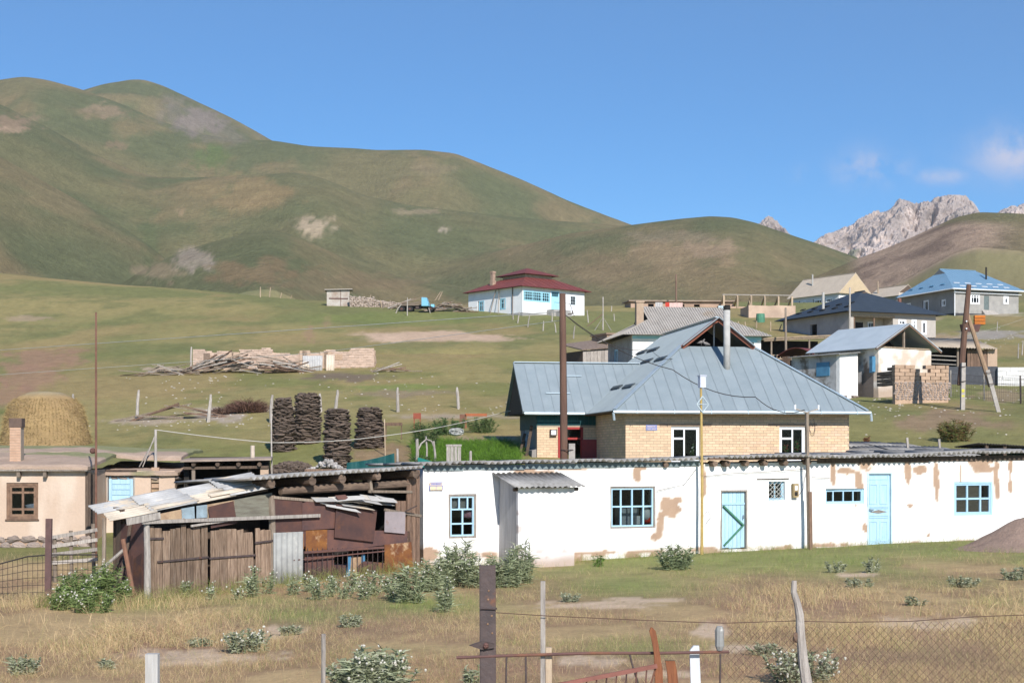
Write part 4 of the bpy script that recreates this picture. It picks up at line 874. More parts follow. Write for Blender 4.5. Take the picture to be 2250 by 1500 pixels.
for p, q in (((346, 1234), (458, 1223)), ((460, 1226), (562, 1219)), ((322, 1183), (360, 1182)), ((560, 1192), (600, 1187))):
    a, b = PS.at(*p, -.03), PS.at(*q, -.03); ob('strap', MB().beam((a[0], -.03, a[1]), (b[0], -.03, b[1]), .02, .045), IRON, SHD)
s, z = PS.at(325, 1150); ob('corner_post', MB().tube([(-.02, -.02, gz), (-.03, -.02, .6), (-.05, -.02, z)], [.085, .075, .07], 8, jit=.15), W_GREY, SHD)
s2, z2 = PS.at(600, 1088); ob('door_post', MB().tube([(s2, .05, gz), (s2 + .02, .05, 1.), (s2 - .01, .05, z2)], [.10, .095, .085], 8, jit=.15), W_WOOD, SHD)
# long board laid across the top of the doors, and the short one at the corner
a, b = PS.at(312, 1147, -.12), PS.at(703, 1132, -.12); ob('cross_board', MB().beam((a[0], -.12, a[1]), (b[0], -.12, b[1]), .05, .085), W_GREY, SHD)
a, b = PS.at(278, 1146, -.16), PS.at(352, 1132, -.16); ob('cross_board', MB().beam((a[0], -.16, a[1]), (b[0], -.16, b[1]), .03, .16), W_GREY, SHD)
a, b = PS.at(420, 1155, -.1), PS.at(500, 1143, -.1); ob('cross_board', MB().beam((a[0], -.09, a[1]), (b[0], -.09, b[1]), .03, .05), W_GREY, SHD)
# patchwork above the doors
FADE_B = pm('faded_blue_tin', (.28, .36, .41), (.2, .25, .28), 5, bump=.2, c3=(.28, .16, .09), scale3=6)
OLIVEB = pm('grey_green_board', (.22, .215, .17), (.14, .125, .10), 3, stretch=(.7, 5, 5), bump=.4)
BUFF = pm('buff_board', (.42, .30, .19), (.29, .19, .12), 4, bump=.3, c3=(.2, .15, .11), scale3=3)
for pts, mt in ((((352, 1128), (400, 1118), (400, 1140), (352, 1147)), BUFF), (((398, 1117), (427, 1112), (428, 1138), (400, 1141)), FADE_B), (((432, 1111), (455, 1108), (457, 1136), (432, 1138)), FADE_B), (((512, 1098), (598, 1082), (600, 1140), (512, 1143)), OLIVEB), (((455, 1108), (515, 1098), (515, 1143), (455, 1146)), BUFF)):
    sheet(SHD, PS, pts, .06, mt, name='patch_board')
sheet(SHD, PS, ((458, 1113), (513, 1100), (521, 1149), (464, 1160)), -.03, RUST, name='rusted_sheet')
# side: rusted sheets near the corner, dark boards and props behind
q = lambda y0, z0, y1, z1, x=0: [(x, y0, gz), (x, y1, gz), (x, y1, z1), (x, y0, z0)]
ob('rusted_sheet', MB().slab(q(.05, 1.42, .62, 1.5, -.07), .012, (-1, 0, 0)), RUST, SHD); ob('rusted_sheet', MB().slab([(-.1, .55, gz), (-.16, 1.15, gz), (-.05, 1.1, 1.35), (-.05, .55, 1.4)], .012, (-1, 0, 0)), RUST, SHD)
ob('rusted_sheet', MB().slab([(-.12, .1, gz), (-.13, .45, gz), (-.11, .45, .55), (-.10, .1, .7)], .012, (-1, 0, 0)), RUST, SHD)
for y, l in ((1.1, .1), (1.3, -.05)): ob('side_board', MB().beam((-.05, y, gz), (-.03 + l * .3, y + l, 1.7), .03, .3, (0, 1, 0)), W_DARK, SHD)
ob('prop', MB().tube([(-.75, .25, gz), (-.28, .45, .85), (-.1, .6, 1.4)], .045, 7), W_DARK, SHD); ob('prop', MB().tube([(-.42, -.12, gz + .1), (-.62, .08, 1.05)], .055, 7), pm('red_brown_pole', (.26, .13, .085), (.17, .09, .06), 4), SHD)
ob('prop', MB().tube([(-1.25, .9, -.1), (-.2, .75, .75)], .04, 7), W_GREY, SHD)
for y in (1.25,): ob('roof_post', MB().tube([(-.45, y, gz), (-.42, y, 1.5)], .05, 7), W_WOOD, SHD)
ob('back_boards', MB().box(-.1, 1.35, gz, 4.2, 1.39, 1.75), W_DARK, SHD)
# crooked slate roof: long sheets whose waves run along the eave, in two courses
yB, yC = .78, -.15
uB, zB = PS.at(242, 1145, yB); uC, zC = PS.at(592, 1075, yC); Bv, Cv = Vector((uB, yB, zB)), Vector((uC, yC, zC)); ex = (Cv - Bv).normalized(); Ln = (Cv - Bv).length
hz_ = Vector((0, 0, 1)).cross(ex).normalized(); n = 4; step = Ln / n; sm = wavesheet('roof_sheet', .70, step + .14, .15, .018)
def lay(t, back, rise, lift, mat, yaw=0, sc=1):
    """sheet laid lengthwise along the eave: t along it, back from it"""
    e2 = (hz_ * math.cos(R(rise)) + Vector((0, 0, 1)) * math.sin(R(rise))); q = Matrix.Rotation(R(yaw), 3, Vector((0, 0, 1))); a_, b_ = q @ ex, q @ e2; c_ = b_.cross(a_)
    M = Matrix(((b_.x, a_.x, c_.x, 0), (b_.y, a_.y, c_.y, 0), (b_.z, a_.z, c_.z, 0), (0, 0, 0, 1))); p = Bv + ex * t + e2 * back + Vector((0, 0, lift))
    me = sm.copy(); me.materials.clear(); me.materials.append(mat); o = ob('roof_sheet', me, mat, SHD); o.matrix_local = Matrix.Translation(p) @ M @ Matrix.Diagonal((sc, 1, 1, 1))
for r_ in range(2):
    for i in range(n): lay(i * step - (.12 if r_ else 0), r_ * .58, 15 + random.uniform(-2.5, 2.5), .02 * (i % 2) + r_ * .03 + random.uniform(0, .02), SLATE_C if (r_ == 0 and i in (0, 2)) else SLATE_L, random.uniform(-2.2, 2.2))
lay(1.1, .02, 8, .07, SLATE_C, 2.5, .45); lay(2.6, .10, 10, .08, SLATE_C, -2, .4)
ob('roof_deck', MB().slab([Bv + hz_ * .1 + ex * .15, Cv + hz_ * .1, Cv + hz_ * 1.2 + Vector((0, 0, .22)), Bv + hz_ * 1.2 + ex * .15 + Vector((0, 0, .22))], .04), W_DARK, SHD)
# ---------------- log-roofed barn front patched with rusty iron
PL2 = PS; u0, u1 = PS.at(600), PS.at(922)
BRN = thing('patched_barn', 'log-roofed barn front patched together from rusty iron sheets, bars and old slates', 'barn', (PS.x0, PS.y0, 0), PS.th)
bz = lambda u: PS.at(0, 0)[1]
ue0, ze0 = PS.at(548, 1051, -.4); ue1, ze1 = PS.at(930, 1026, -.4); es = (ze1 - ze0) / (ue1 - ue0)
bs = wavesheet('roof_sheet', 1.0, 1.75, .19, .042, seg=8); i = 0; x = ue0
while x < ue1 - .6:
    for j in range(2):
        o = ob('roof_sheet', bs, SLATE, BRN); o.location = (x, -.4 + j * 1.65, ze0 + es * (x - ue0) + .014 * (i % 2) - j * .06); o.rotation_euler = (R(random.uniform(-.4, .4) - 2.6), -math.atan(es), R(random.uniform(-.8, .8)))
    x += .95; i += 1
zt = lambda u: ze0 + es * (u - ue0)
for px in (597, 687, 753, 831, 914):
    u = PS.at(px, off=-.3); r = random.uniform(.10, .13); ob('roof_log', MB().tube([(u, -.3, zt(u) - .17), (u, 3.2, zt(u) - .3)], [r, r * .9], 10, jit=.08), W_LOG, BRN)
a, b = PS.at(618, 1079, .05), PS.at(812, 1068, .05); ob('lintel_log', MB().tube([(a[0], .08, a[1]), ((a[0] + b[0]) / 2, .08, (a[1] + b[1]) / 2 + .02), (b[0], .08, b[1])], [.10, .12, .11], 10, jit=.06), W_LOG, BRN)
a, b = PS.at(820, 1067, .05), PS.at(898, 1062, .05); ob('lintel_log', MB().tube([(a[0], .08, a[1]), (b[0], .08, b[1])], [.11, .11], 10, jit=.06), W_LOG, BRN)
a, b = PS.at(812, 1052, 0), PS.at(815, 1082, 0); ob('stud', MB().beam((a[0], .0, a[1]), (b[0], .0, b[1]), .09, .09), W_WOOD, BRN)
for (x0, y0), (x1, y1) in (((810, 1079), (905, 1080)), ((600, 1092), (700, 1100)), ((845, 1119), (925, 1133))): a, b = PS.at(x0, y0, -.02), PS.at(x1, y1, -.02); ob('rail', MB().beam((a[0], -.02, a[1]), (b[0], -.02, b[1]), .05, .07), W_WOOD, BRN)
for x0, x1, yt in ((893, 903, 1040), (904, 912, 1036), (913, 921, 1032)):
    a = PS.at(x0, yt, .02); b = PS.at(x1, yt, .02); ob('end_board', MB().box(a[0], -.02, gz, b[0] - .01, .03, a[1]), W_BROWN, BRN)
for x0, x1 in ((870, 880), (881, 892)): a = PS.at(x0, 1100, .06); b = PS.at(x1, 1100, .06); ob('wall_board', MB().box(a[0], .05, gz, b[0] - .008, .075, a[1]), W_BROWN, BRN)
ob('inner_wall', MB().box(u0 - 1.0, 2.4, gz, u1 + .1, 2.45, zt(u0) - .2).box(u1 - .05, .08, gz, u1, 2.4, zt(u1) - .25), DARKIN, BRN)  # backing walls coloured near-black for the dark interior
ob('inner_mound', MB().lump((u0 + 2.2, 1.4, gz), (1.6, .8, .7), 14, 8, .3), STONE, BRN)
for pts, mt, off, nm in ((((602, 1095), (664, 1094), (667, 1166), (602, 1170)), RUST, -.02, 'rusted_sheet'), (((664, 1105), (682, 1098), (735, 1100), (739, 1160), (664, 1165)), RUST, -.04, 'rusted_sheet'),
        (((739, 1107), (829, 1120), (821, 1190), (735, 1180)), RUST, -.10, 'rusted_sheet'), (((846, 1123), (891, 1124), (890, 1172), (845, 1168)), pm('grey_pink_tin', (.36, .31, .32), (.30, .26, .27), 3, bump=.1, c3=(.3, .22, .2), scale3=4), -.08, 'tin_sheet'),
        (((602, 1166), (672, 1163), (672, 1200), (602, 1200)), RUST, -.015, 'rusted_sheet'), (((672, 1164), (720, 1163), (718, 1211), (672, 1210)), RUST_O, -.02, 'rusted_sheet'), (((719, 1163), (900, 1166), (902, 1190), (719, 1212)), RUST, -.02, 'rusted_sheet'),
        (((845, 1196), (904, 1190), (908, 1262), (846, 1274)), RUST_O, -.06, 'rusted_sheet'), (((670, 1214), (735, 1213), (732, 1275), (670, 1280)), RUST, .03, 'rusted_sheet'), (((734, 1240), (760, 1241), (760, 1275), (734, 1275)), RUST, .03, 'rusted_sheet'), (((786, 1243), (800, 1232), (845, 1236), (846, 1272), (786, 1272)), RUST, -.03, 'rusted_sheet'),
        (((765, 1220), (772, 1220), (768, 1275), (760, 1275)), BLUE_D, -.02, 'blue_strip'), (((795, 1217), (802, 1217), (802, 1245), (795, 1245)), BLUE_D, -.02, 'blue_strip'), (((770, 1222), (795, 1222), (792, 1275), (768, 1275)), BUFF, .02, 'buff_board'), (((628, 1168), (640, 1168), (640, 1198), (630, 1200)), RUST_O, -.07, 'rusted_sheet'), (((655, 1172), (668, 1172), (668, 1205), (660, 1205)), RUST_O, -.07, 'rusted_sheet')):
    sheet(BRN, PS, pts, off, mt, name=nm)
a, b = PS.at(601, 1170, -.1), PS.at(666, 1290, -.1)
o = ob('corrugated_sheet', wavesheet('corrugated_sheet', b[0] - a[0], a[1] - gz, .17, .02), pm('dull_zinc', (.40, .40, .38), (.31, .31, .30), 3, bump=.15, c3=(.5, .48, .44), scale3=2), BRN); o.location = (a[0], -.10, gz); o.rotation_euler = (R(90), 0, 0)
# barred frame
fr = ob('barred_frame', MB().beam((PS.at(668, 1213, -.08)[0], -.08, PS.at(668, 1213, -.08)[1]), (PS.at(843, 1202, -.08)[0], -.08, PS.at(843, 1202, -.08)[1]), .05, .06).beam((PS.at(645, 1230, -.08)[0], -.08, PS.at(645, 1230, -.08)[1]), (PS.at(845, 1210, -.08)[0], -.08, PS.at(845, 1210, -.08)[1]), .03, .03), RUST, BRN)
for k in range(16):
    px = 676 + k * 11; a = PS.at(px, 1203, -.075); ob('bar', MB().tube([(a[0], -.075, a[1]), (a[0], -.075, gz)], .009, 5), IRON, fr)
# broken slates lying on the front
for k in range(13):
    px = 690 + k * 12; a = PS.at(px, 1100 - k * .5 + 5 * (k % 3), -.1); o = ob('broken_slate', MB().slab([(0, 0, 0), (random.uniform(.8, 1.1), 0, .02), (random.uniform(.8, 1.0), .22, .10), (.02, .25, .1)], .012), SLATE_L, BRN)
    o.location = (a[0], -.16 + random.uniform(-.05, .05), a[1] + random.uniform(-.03, .05)); o.rotation_euler = (R(random.uniform(-5, 10)), R(random.uniform(-2, 14)), R(random.uniform(-20, 20)))
a = PS.at(740, 1100, -.15); ob('rusted_sheet', MB().slab([(a[0], -.2, a[1] + .05), (a[0] + .42, -.2, a[1] + .02), (a[0] + .36, -.05, a[1] + .16), (a[0] + .02, -.05, a[1] + .14)], .01), RUST, BRN)
a, b = PS.at(890, 1123, -.1), PS.at(914, 1110, -.3); ob('iron_spike', MB().tube([(a[0], -.1, a[1]), (b[0], -.35, b[1])], .02, 6), IRON, BRN)

# ================================================================== the adobe house with the earth roof
PH = Plane(-260, 50, R(2.0))
AH = thing('adobe_house', 'low tan mud-plastered house with a flat grassy earth roof and brown wooden window', 'house', (PH.x0, PH.y0, 0), PH.th)
rh = rect(PH, 14, 1060, 84, 1140); AL = PH.at(187); AT = 2.52
def colA(v):
    s, z = v[:, 0], v[:, 2]; c = mixc3(np.zeros((len(v), 3)) + C(.57, .435, .34), C(.50, .375, .29), fbm(s * .8, z * .8, 5, 33)); c = mixc3(c, C(.62, .51, .42), sst(.52, .7, fbm(s * 1.2, z * .4, 4, 35)) * .7)
    return mixc3(c, C(.36, .25, .18), sst(.62, .68, fbm(s * 1.6, z * 1.6, 5, 37)) * sst(1.0, .2, z) * .8)
wallob('wall', AH, vcm('tan_mud_plaster', fine=11, amp=.13, bump=.4, bdist=.03), AL, .30, AT, .45, [rh], step=.11, wob=.05, seed=41, colf=colA)
wallob('side_wall', AH, ADOBE, 5.0, -.1, AT, .4, rot=R(90), loc=(AL, .455, 0)); wallob('side_wall', AH, ADOBE, 5.0, -.1, AT, .4, rot=R(90), loc=(.4, .455, 0)); wallob('rear_wall', AH, ADOBE, AL, -.1, AT, .4, loc=(0, 5.5, 0))
# footing of flat stones
pl_ = ob('footing', MB().box(0, .06, -.4, AL, .40, .30), MUD_BR, AH); x = 0.05
st = [boxmesh('stone', 1, 1, 1, .0) for _ in range(3)]
for i, me in enumerate(st):
    mm = MB().lump((0, 0, 0), (.5, .5, .5), 8, 5, .22); me.clear_geometry(); me.from_pydata(mm.v, [], mm.f); me.update(); me.materials.append(STONE)
def stones(parent, x0, x1, z0, z1, y, sz, th=.16, mats=None, asp=1.8, rnd=.5):
    z = z0
    while z < z1:
        h = sz * random.uniform(.7, 1.2); x = x0 + random.uniform(-.1, .1)
        while x < x1:
            l = h * asp * random.uniform(.6, 1.5); o = bpy.data.objects.new('stone', random.choice(st)); link(o, parent); o.location = (x + l / 2, y, z + h / 2); o.scale = (l * 1.08, th * 1.2, h * 1.12); o.rotation_euler = (0, R(random.uniform(-9, 9)), 0); x += l
        z += h
stones(AH, 3.2, AL, -.2, .34, .05, .19)
o = window(AH, *rh, y=.06, frame=pm('brown_frame', (.24, .15, .10), (.14, .085, .06), 5, bump=.4), vb=(.5,), hb=(.27, .73), ft=.09, bt=.07, depth=.1)
m = MB().box(rh[0] - .03, -.05, rh[1] - .05, rh[2] + .03, .06, rh[1]); ob('window_sill', m, W_BROWN, AH)
X, Y = PH.w(rh[0] + .75, .5); o = ob('cloth_bundle', MB().lump((0, 0, 0), (.28, .1, .13), 10, 6, .35), pm('blue_white_cloth', (.6, .62, .72), (.3, .36, .55), 9), loc=(X, Y, rh[1] + .36), smooth=True); tag(o, 'pale blue cloth bundle behind the brown wooden window', 'cloth')
for px in (42, 100):
    s, z = PH.at(px, 1035, -.1); ob('rafter_end', MB().box(s - .05, -.22, AT - .22, s + .05, .0, AT - .06), W_WOOD, AH)
# earth roof: two swells of soil and weeds over a board edge
ob('eave_board', MB().box(0, -.26, AT - .02, AL + .12, -.20, AT + .05), W_GREY, AH)
def earth_roof(name, parent, x0, x1, y0, y1, zf, seed, gcol=.5, nx=90, ny=34):
    xs, ys = np.linspace(x0, x1, nx), np.linspace(y0, y1, ny); XA, YA = np.meshgrid(xs, ys); ZA = zf(XA, YA) + .12 * (fbm(XA * 1.2, YA * 1.2, 4, seed) - .5)
    edge = np.minimum(np.minimum(XA - x0, x1 - XA), np.minimum(YA - y0, y1 - YA)); ZA = ZA - .05 * sst(.1, 0, edge)
    c = mixc3(np.zeros(ZA.shape + (3,)) + C(.43, .32, .25), C(.33, .245, .19), fbm(XA * 2, YA * 2, 4, seed + 2)); c = mixc3(c, C(.20, .215, .10), sst(.40, .6, fbm(XA * .6, YA * .9, 4, seed + 4) + gcol * sst(y0, y1, YA) - .25) * .85)
    q = np.arange(nx * ny).reshape(ny, nx); q = np.stack([q[:-1, :-1], q[:-1, 1:], q[1:, 1:], q[1:, :-1]], -1).reshape(-1, 4); v = np.stack([XA, YA, ZA], -1).reshape(-1, 3)
    n0 = len(v); vb = v.copy(); vb[:, 2] -= .10; idx = np.arange(n0).reshape(ny, nx); rim = np.concatenate([idx[0], idx[1:, -1], idx[-1, -2::-1], idx[-2:0:-1, 0]]); nx_ = np.roll(rim, -1)
    side = np.stack([rim, rim + n0, nx_ + n0, nx_], -1)
    return ob(name, npmesh(name, np.concatenate([v, vb]), np.concatenate([q, q[:, ::-1] + n0, side]), np.concatenate([c.reshape(-1, 3)] * 2), smooth=False), vcm('earth_roof', fine=7, fine2=30, amp=.28, bump=.6, bdist=.04), parent)
earth_roof('roof', AH, -.2, AL + .15, -.28, 3.9, lambda X_, Y_: AT + .19 + .105 * Y_, 5, .3)
earth_roof('roof', AH, -.2, AL + 2.4, 3.95, 8.6, lambda X_, Y_: AT + .56 + .13 * (Y_ - 3.95) - .016 * (Y_ - 3.95) ** 2 - .12 * sst(AL - 1.5, AL + 2.4, X_), 9, .9)
# chimney
s = PH.at(22, off=1.2); s2_ = PH.at(46, off=1.2); zc = EYE + (HY - 918) * 51.2 / F
chim = ob('chimney', MB().box(s, 1.2, AT, s2_, 1.2 + s2_ - s, zc - .3), MORT, AH)
m = MB(); k = 0; z = AT + .1
while z < zc - .34:
    for i in range(2):
        x0 = s + (s2_ - s) * i / 2; m.box(x0 - .006 + (.0 if k % 2 else -.004), 1.19, z, x0 + (s2_ - s) / 2 - .012, 1.2 + s2_ - s + .008, z + .075)
    z += .088; k += 1
ob('brickwork', m, pm('pink_brick', (.52, .345, .245), (.43, .275, .19), 5, rnd=.03), chim)['kind'] = 'stuff'
ob('chimney_top', MB().box(s - .03, 1.17, zc - .3, s2_ + .03, 1.23 + s2_ - s, zc), pm('sooty_brick', (.16, .11, .085), (.1, .07, .06), 5), chim)
# boarded end and the set-back second room
for i in range(3): ob('end_board', MB().box(AL + .02 + i * .1, -.02, -.1, AL + .11 + i * .1, .02, AT - .05 - .04 * i), W_DARK, AH)
PH2 = Plane(205, 53, R(2.0)); ann = ob('annex', MB().box(0, .3, -.1, .1, .4, .2), ADOBE, AH)
ann.location = (PH2.x0 - PH.x0, PH2.y0 - PH.y0, 0); ann.rotation_euler = (0, 0, 0)
AL2 = PH2.at(388); r2 = rect(PH2, 241, 1041, 297, 1100); r3 = rect(PH2, 335, 1024, 353, 1084)
wallob('annex_wall', ann, vcm('tan_mud_plaster'), AL2, -.1, lambda x: 2.42 + .08 * float(vn(x * 2, 0, 3)), .45, [r2, r3], step=.14, wob=.07, seed=45, colf=colA)
wallob('annex_side', ann, ADOBE, 4.6, -.1, 2.4, .4, rot=R(90), loc=(AL2, .455, 0)); wallob('annex_rear', ann, ADOBE, AL2, -.1, 2.4, .35, loc=(0, 5.07, 0))
earth_roof('annex_roof', ann, -.1, AL2 + .12, -.12, 5.4, lambda X_, Y_: 2.50 + .055 * Y_ - .06 * (X_ / AL2), 15, .1, 60, 30)
a, b, c, d = r2; sh_ = ob('shutter', MB().box(a + .02, .06, b, c - .02, .10, d - .02), BLUE_P, ann)
for i in range(5): zz = b + (d - b) * (i + .1) / 5; ob('slat', MB().box(a + .13, .035, zz, c - .13, .059, zz + (d - b) / 5 - .02), BLUE_P, sh_)
for x0, x1 in ((a + .02, a + .12), (c - .12, c - .02)): ob('shutter_stile', MB().box(x0, .03, b, x1, .059, d - .02), BLUE_P, sh_)
ob('shutter_frame', MB().box(a - .05, -.02, b, a, .1, d).box(c, -.02, b, c + .05, .1, d).box(a - .2, -.02, d, c + .2, .1, d + .05), W_GREY, ann)
a, b, c, d = r3; x_ = 0
for i in range(5): zz = b + (d - b) * i / 5; ob('infill', MB().box(a + .01, .08 + .04 * (i % 2), zz, c - .01, .2, zz + (d - b) / 5 - .04), [BUFF, MUD_BR, W_TAN, WHITE_P, MUD_BR][i], ann)
stones(ann, .05, AL2 - .1, 2.18, 2.36, .04, .09, .06, asp=3)
ob('leaning_pole', MB().tube([(.05, -.15, 2.4), (.45, -.25, .7)], .04, 6), W_GREY, ann)
ob('dark_eave', MB().box(.1, -.1, 2.46, 1.55, -.04, 2.51), W_DARK, ann)
# ---------------- small open byre with an earth roof on log ends
PY = Plane(404, 52.5, R(8)); BY = thing('open_byre', 'small dark open-fronted byre with an earth roof on protruding log ends', 'shed', (PY.x0, PY.y0, 0), PY.th)
YL = PY.at(590); zT = PY.at(500, 1010)[1]; zB_ = .2
ob('roof', MB().slab([(-.1, -.3, zT), (YL + .1, -.3, zT + .06), (YL + .1, 3.4, zT + .12), (-.1, 3.4, zT + .06)], .07), pm('roof_mud', (.36, .285, .235), (.26, .2, .17), 3, bump=.5), BY)
for px in (425, 478, 524, 570): u = PY.at(px, off=-.2); ob('log_end', MB().tube([(u, -.22, zT - .15), (u, 3.0, zT - .1)], .075, 8, jit=.1), W_DARK, BY)
ob('front_beam', MB().beam((0, -.05, zT - .28), (YL, -.05, zT - .24), .1, .09), W_DARK, BY)
ob('post', MB().tube([(PY.at(425), 0, zB_), (PY.at(425), 0, zT - .28)], .07, 8, jit=.15), W_WOOD, BY); ob('post', MB().tube([(PY.at(548), .3, zB_), (PY.at(548), .3, zT - .28)], .06, 8), W_DARK, BY)
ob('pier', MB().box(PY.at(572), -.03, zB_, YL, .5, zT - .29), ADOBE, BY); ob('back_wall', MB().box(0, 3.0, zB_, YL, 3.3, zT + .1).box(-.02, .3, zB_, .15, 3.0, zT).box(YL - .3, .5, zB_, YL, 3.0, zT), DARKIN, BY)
ob('low_wall', MB().box(.3, .1, zB_, PY.at(500), .5, 2.05), ADOBE, BY)
mm = MB()
for i in range(24): mm.lump((random.uniform(.4, 1.7), random.uniform(.0, .5), 2.05 + random.uniform(0, .08)), (random.uniform(.08, .2), .12, .06), 7, 4, .3)
ob('rubble', mm, STONE, BY)['kind'] = 'stuff'
ob('stove_pipe', MB().tube([(PY.at(553), 1.2, zT), (PY.at(553), 1.2, zT + .5)], .075, 10), pm('pale_pipe', (.5, .42, .34), None, 4), BY)
m = MB().lump((0, 0, 0), (.25, .2, .12), 10, 6, .3); o = ob('hanging_sack', m, W_GREY, loc=(PY.w(1.3, .3)[0], PY.w(1.3, .3)[1], zT - .75)); tag(o, 'pale sack slung under the roof of the dark open byre', 'sack')
# ================================================================== dung stacks, haystack, ruin on the slope
DUNG = pm('dried_dung', (.165, .122, .094), (.095, .071, .057), 5, bump=.6, rnd=.3, c3=(.23, .165, .11), scale3=2)
cake = []
for k in range(4):
    m = MB().lump((0, 0, 0), (.5, .5, .5), 8, 4, .28); me = bpy.data.meshes.new('dung_cake'); me.from_pydata(m.v, [], m.f); me.update(); me.materials.append(DUNG); cake.append(me)
def dung_stack(x0, x1, ytop, ybase, d, label, waist=.85):
    g = gp((x0 + x1) / 2, d); r = (x1 - x0) / 2 * d / F - .07; h = EYE + (HY - ytop) * d / F - g.z
    t = thing('dung_stack', label, 'fuel stack', g, group='stacks of dried dung bricks')
    ob('core', MB().tube([(0, 0, -.1), (0, 0, h * .5), (0, 0, h - .05)], [r * .84, r * .84, r * waist * .80], 12), DUNG, t)
    nl = int(h / .082)
    for i in range(nl + 1):
        f = i / nl; rr = r * (1 - (1 - waist) * (.45 * f + .55 * sst(.5, 1, f))) * (1 + .05 * math.sin(i * 1.7)) * (1 if f < .97 else .8); n = max(7, int(2 * math.pi * rr / .38)); n = min(n, 290 // (nl + 1))
        for j in range(n):
            a = 2 * math.pi * (j + random.random() * .5 + .5 * (i % 2)) / n; o = bpy.data.objects.new('dung_cake', random.choice(cake)); link(o, t)
            q = rr * random.uniform(.86, .98); o.location = (q * math.cos(a), q * math.sin(a), h * f + random.uniform(-.02, .02)); l = 2 * math.pi * rr / n
            o.scale = (random.uniform(.22, .32), l * random.uniform(.95, 1.25), random.uniform(.09, .125)); o.rotation_euler = (R(random.uniform(-12, 12)), R(random.uniform(-14, 14)), a)
dung_stack(595, 651, 876, 975, 65, 'tall leaning-topped dung stack beside the tallest one', .62)
dung_stack(646, 706, 866, 968, 67, 'tallest broad dark stack of dried dung bricks', .9)
dung_stack(711, 771, 901, 1012, 60, 'narrow dung stack standing closest behind the rubble heap', .88)
dung_stack(779, 846, 897, 978, 64.5, 'short stout dung stack nearest the garden fence', .72)
# crumbling pile of dung blocks
g = gp(640, 58.5); DP = thing('dung_pile', 'low dark crumbling pile of dung blocks below the tall stacks', 'fuel pile', g)
m = MB(); ob('core', m.lump((0, .3, .15), (.95, .6, .62), 16, 9, .12), DUNG, DP)
for i in range(150):
    a = random.uniform(math.pi, 2 * math.pi) if i < 110 else random.uniform(0, 6.28); ph = random.uniform(0, 1.4); o = bpy.data.objects.new('dung_cake', random.choice(cake)); link(o, DP)
    o.location = (.96 * math.cos(a) * math.cos(ph), .3 + .62 * math.sin(a) * math.cos(ph), .12 + .62 * math.sin(ph)); o.scale = (.24, .22, .13); o.rotation_euler = (random.uniform(-.5, .5), random.uniform(-.5, .5), a)
# haystack
g = gp(100, 71); HS = thing('haystack', 'large rounded straw-coloured haystack behind the adobe house', 'haystack', g)
hw = 92 * 71 / F; hh = EYE + (HY - 862) * 71 / F - g.z; A_, B_ = np.meshgrid(np.linspace(0, 2 * math.pi, 73), np.linspace(0, 1, 40))
prof = np.interp(B_, [0, .3, .6, .8, .92, 1], [1.05, .98, .84, .62, .36, 0]); zz = np.interp(B_, [0, .3, .6, .8, .92, 1], [-.08, .38, .72, .9, .98, 1.0])
nz = 1 + .16 * (fbm(np.cos(A_) * 2 + 5, B_ * 6 + np.sin(A_) * 2, 5, 3) - .5)
HV = np.stack([hw * prof * nz * np.cos(A_), hw * .9 * prof * nz * np.sin(A_), hh * zz * (.97 + .05 * nz)], -1)
q = np.arange(73 * 40).reshape(40, 73); q = np.stack([q[:-1, :-1], q[:-1, 1:], q[1:, 1:], q[1:, :-1]], -1).reshape(-1, 4)
hcol = mixc3(np.zeros(A_.shape + (3,)) + C(.37, .255, .125), C(.26, .175, .09), fbm(A_ * 4, B_ * 10, 4, 7)); hcol = mixc3(hcol, C(.33, .27, .17), sst(.75, .95, B_))
ob('hay_mass', npmesh('hay', HV.reshape(-1, 3), q, hcol.reshape(-1, 3), smooth=True), vcm('hay', fine=12, amp=.35, bump=.8, bdist=.06), HS)
def blades(n, pos, nrm, l0, l1, wd, cols_, bend=.3, spread=.6, seed=1):
    """n grass blades or straws as thin tapered faces; pos (n,3), nrm growth direction (n,3), colour per blade"""
    rg = np.random.default_rng(seed); L = rg.uniform(l0, l1, n)[:, None]; d = nrm + rg.normal(0, spread, (n, 3)) * .5; d /= np.linalg.norm(d, axis=1)[:, None]
    s = np.cross(d, rg.normal(0, 1, (n, 3))); s /= np.linalg.norm(s, axis=1)[:, None]; b = rg.normal(0, bend, (n, 3)); b[:, 2] = -np.abs(b[:, 2]) * .3
    w2 = (wd * rg.uniform(.6, 1.3, n))[:, None] / 2; mid = pos + d * L * .55; tip = pos + d * L + b * L
    v = np.stack([pos - s * w2, pos + s * w2, mid + s * w2 * .8, mid - s * w2 * .8, tip], 1).reshape(-1, 3); k = np.arange(n)[:, None] * 5
    f4 = np.concatenate([k + [0, 1, 2], k + [0, 2, 3], k + [3, 2, 4]]); return v, f4, np.repeat(cols_, 5, 0)
rg = np.random.default_rng(4); i = rg.integers(0, 30, 9000); j = rg.integers(0, 72, 9000); pos = HV[i, j]; nn = pos * [1, 1, .4]; nn = nn / (np.linalg.norm(nn, axis=1)[:, None] + 1e-6); nn[:, 2] -= .5
v, f, c = blades(9000, pos, nn, .08, .22, .012, C(.36, .26, .12) * rg.uniform(.6, 1.35, (9000, 1)), spread=1.2)
o = ob('loose_straw', npmesh('straw', v, f, c), vcm('straw', amp=0, bump=0), HS); o['kind'] = 'stuff'
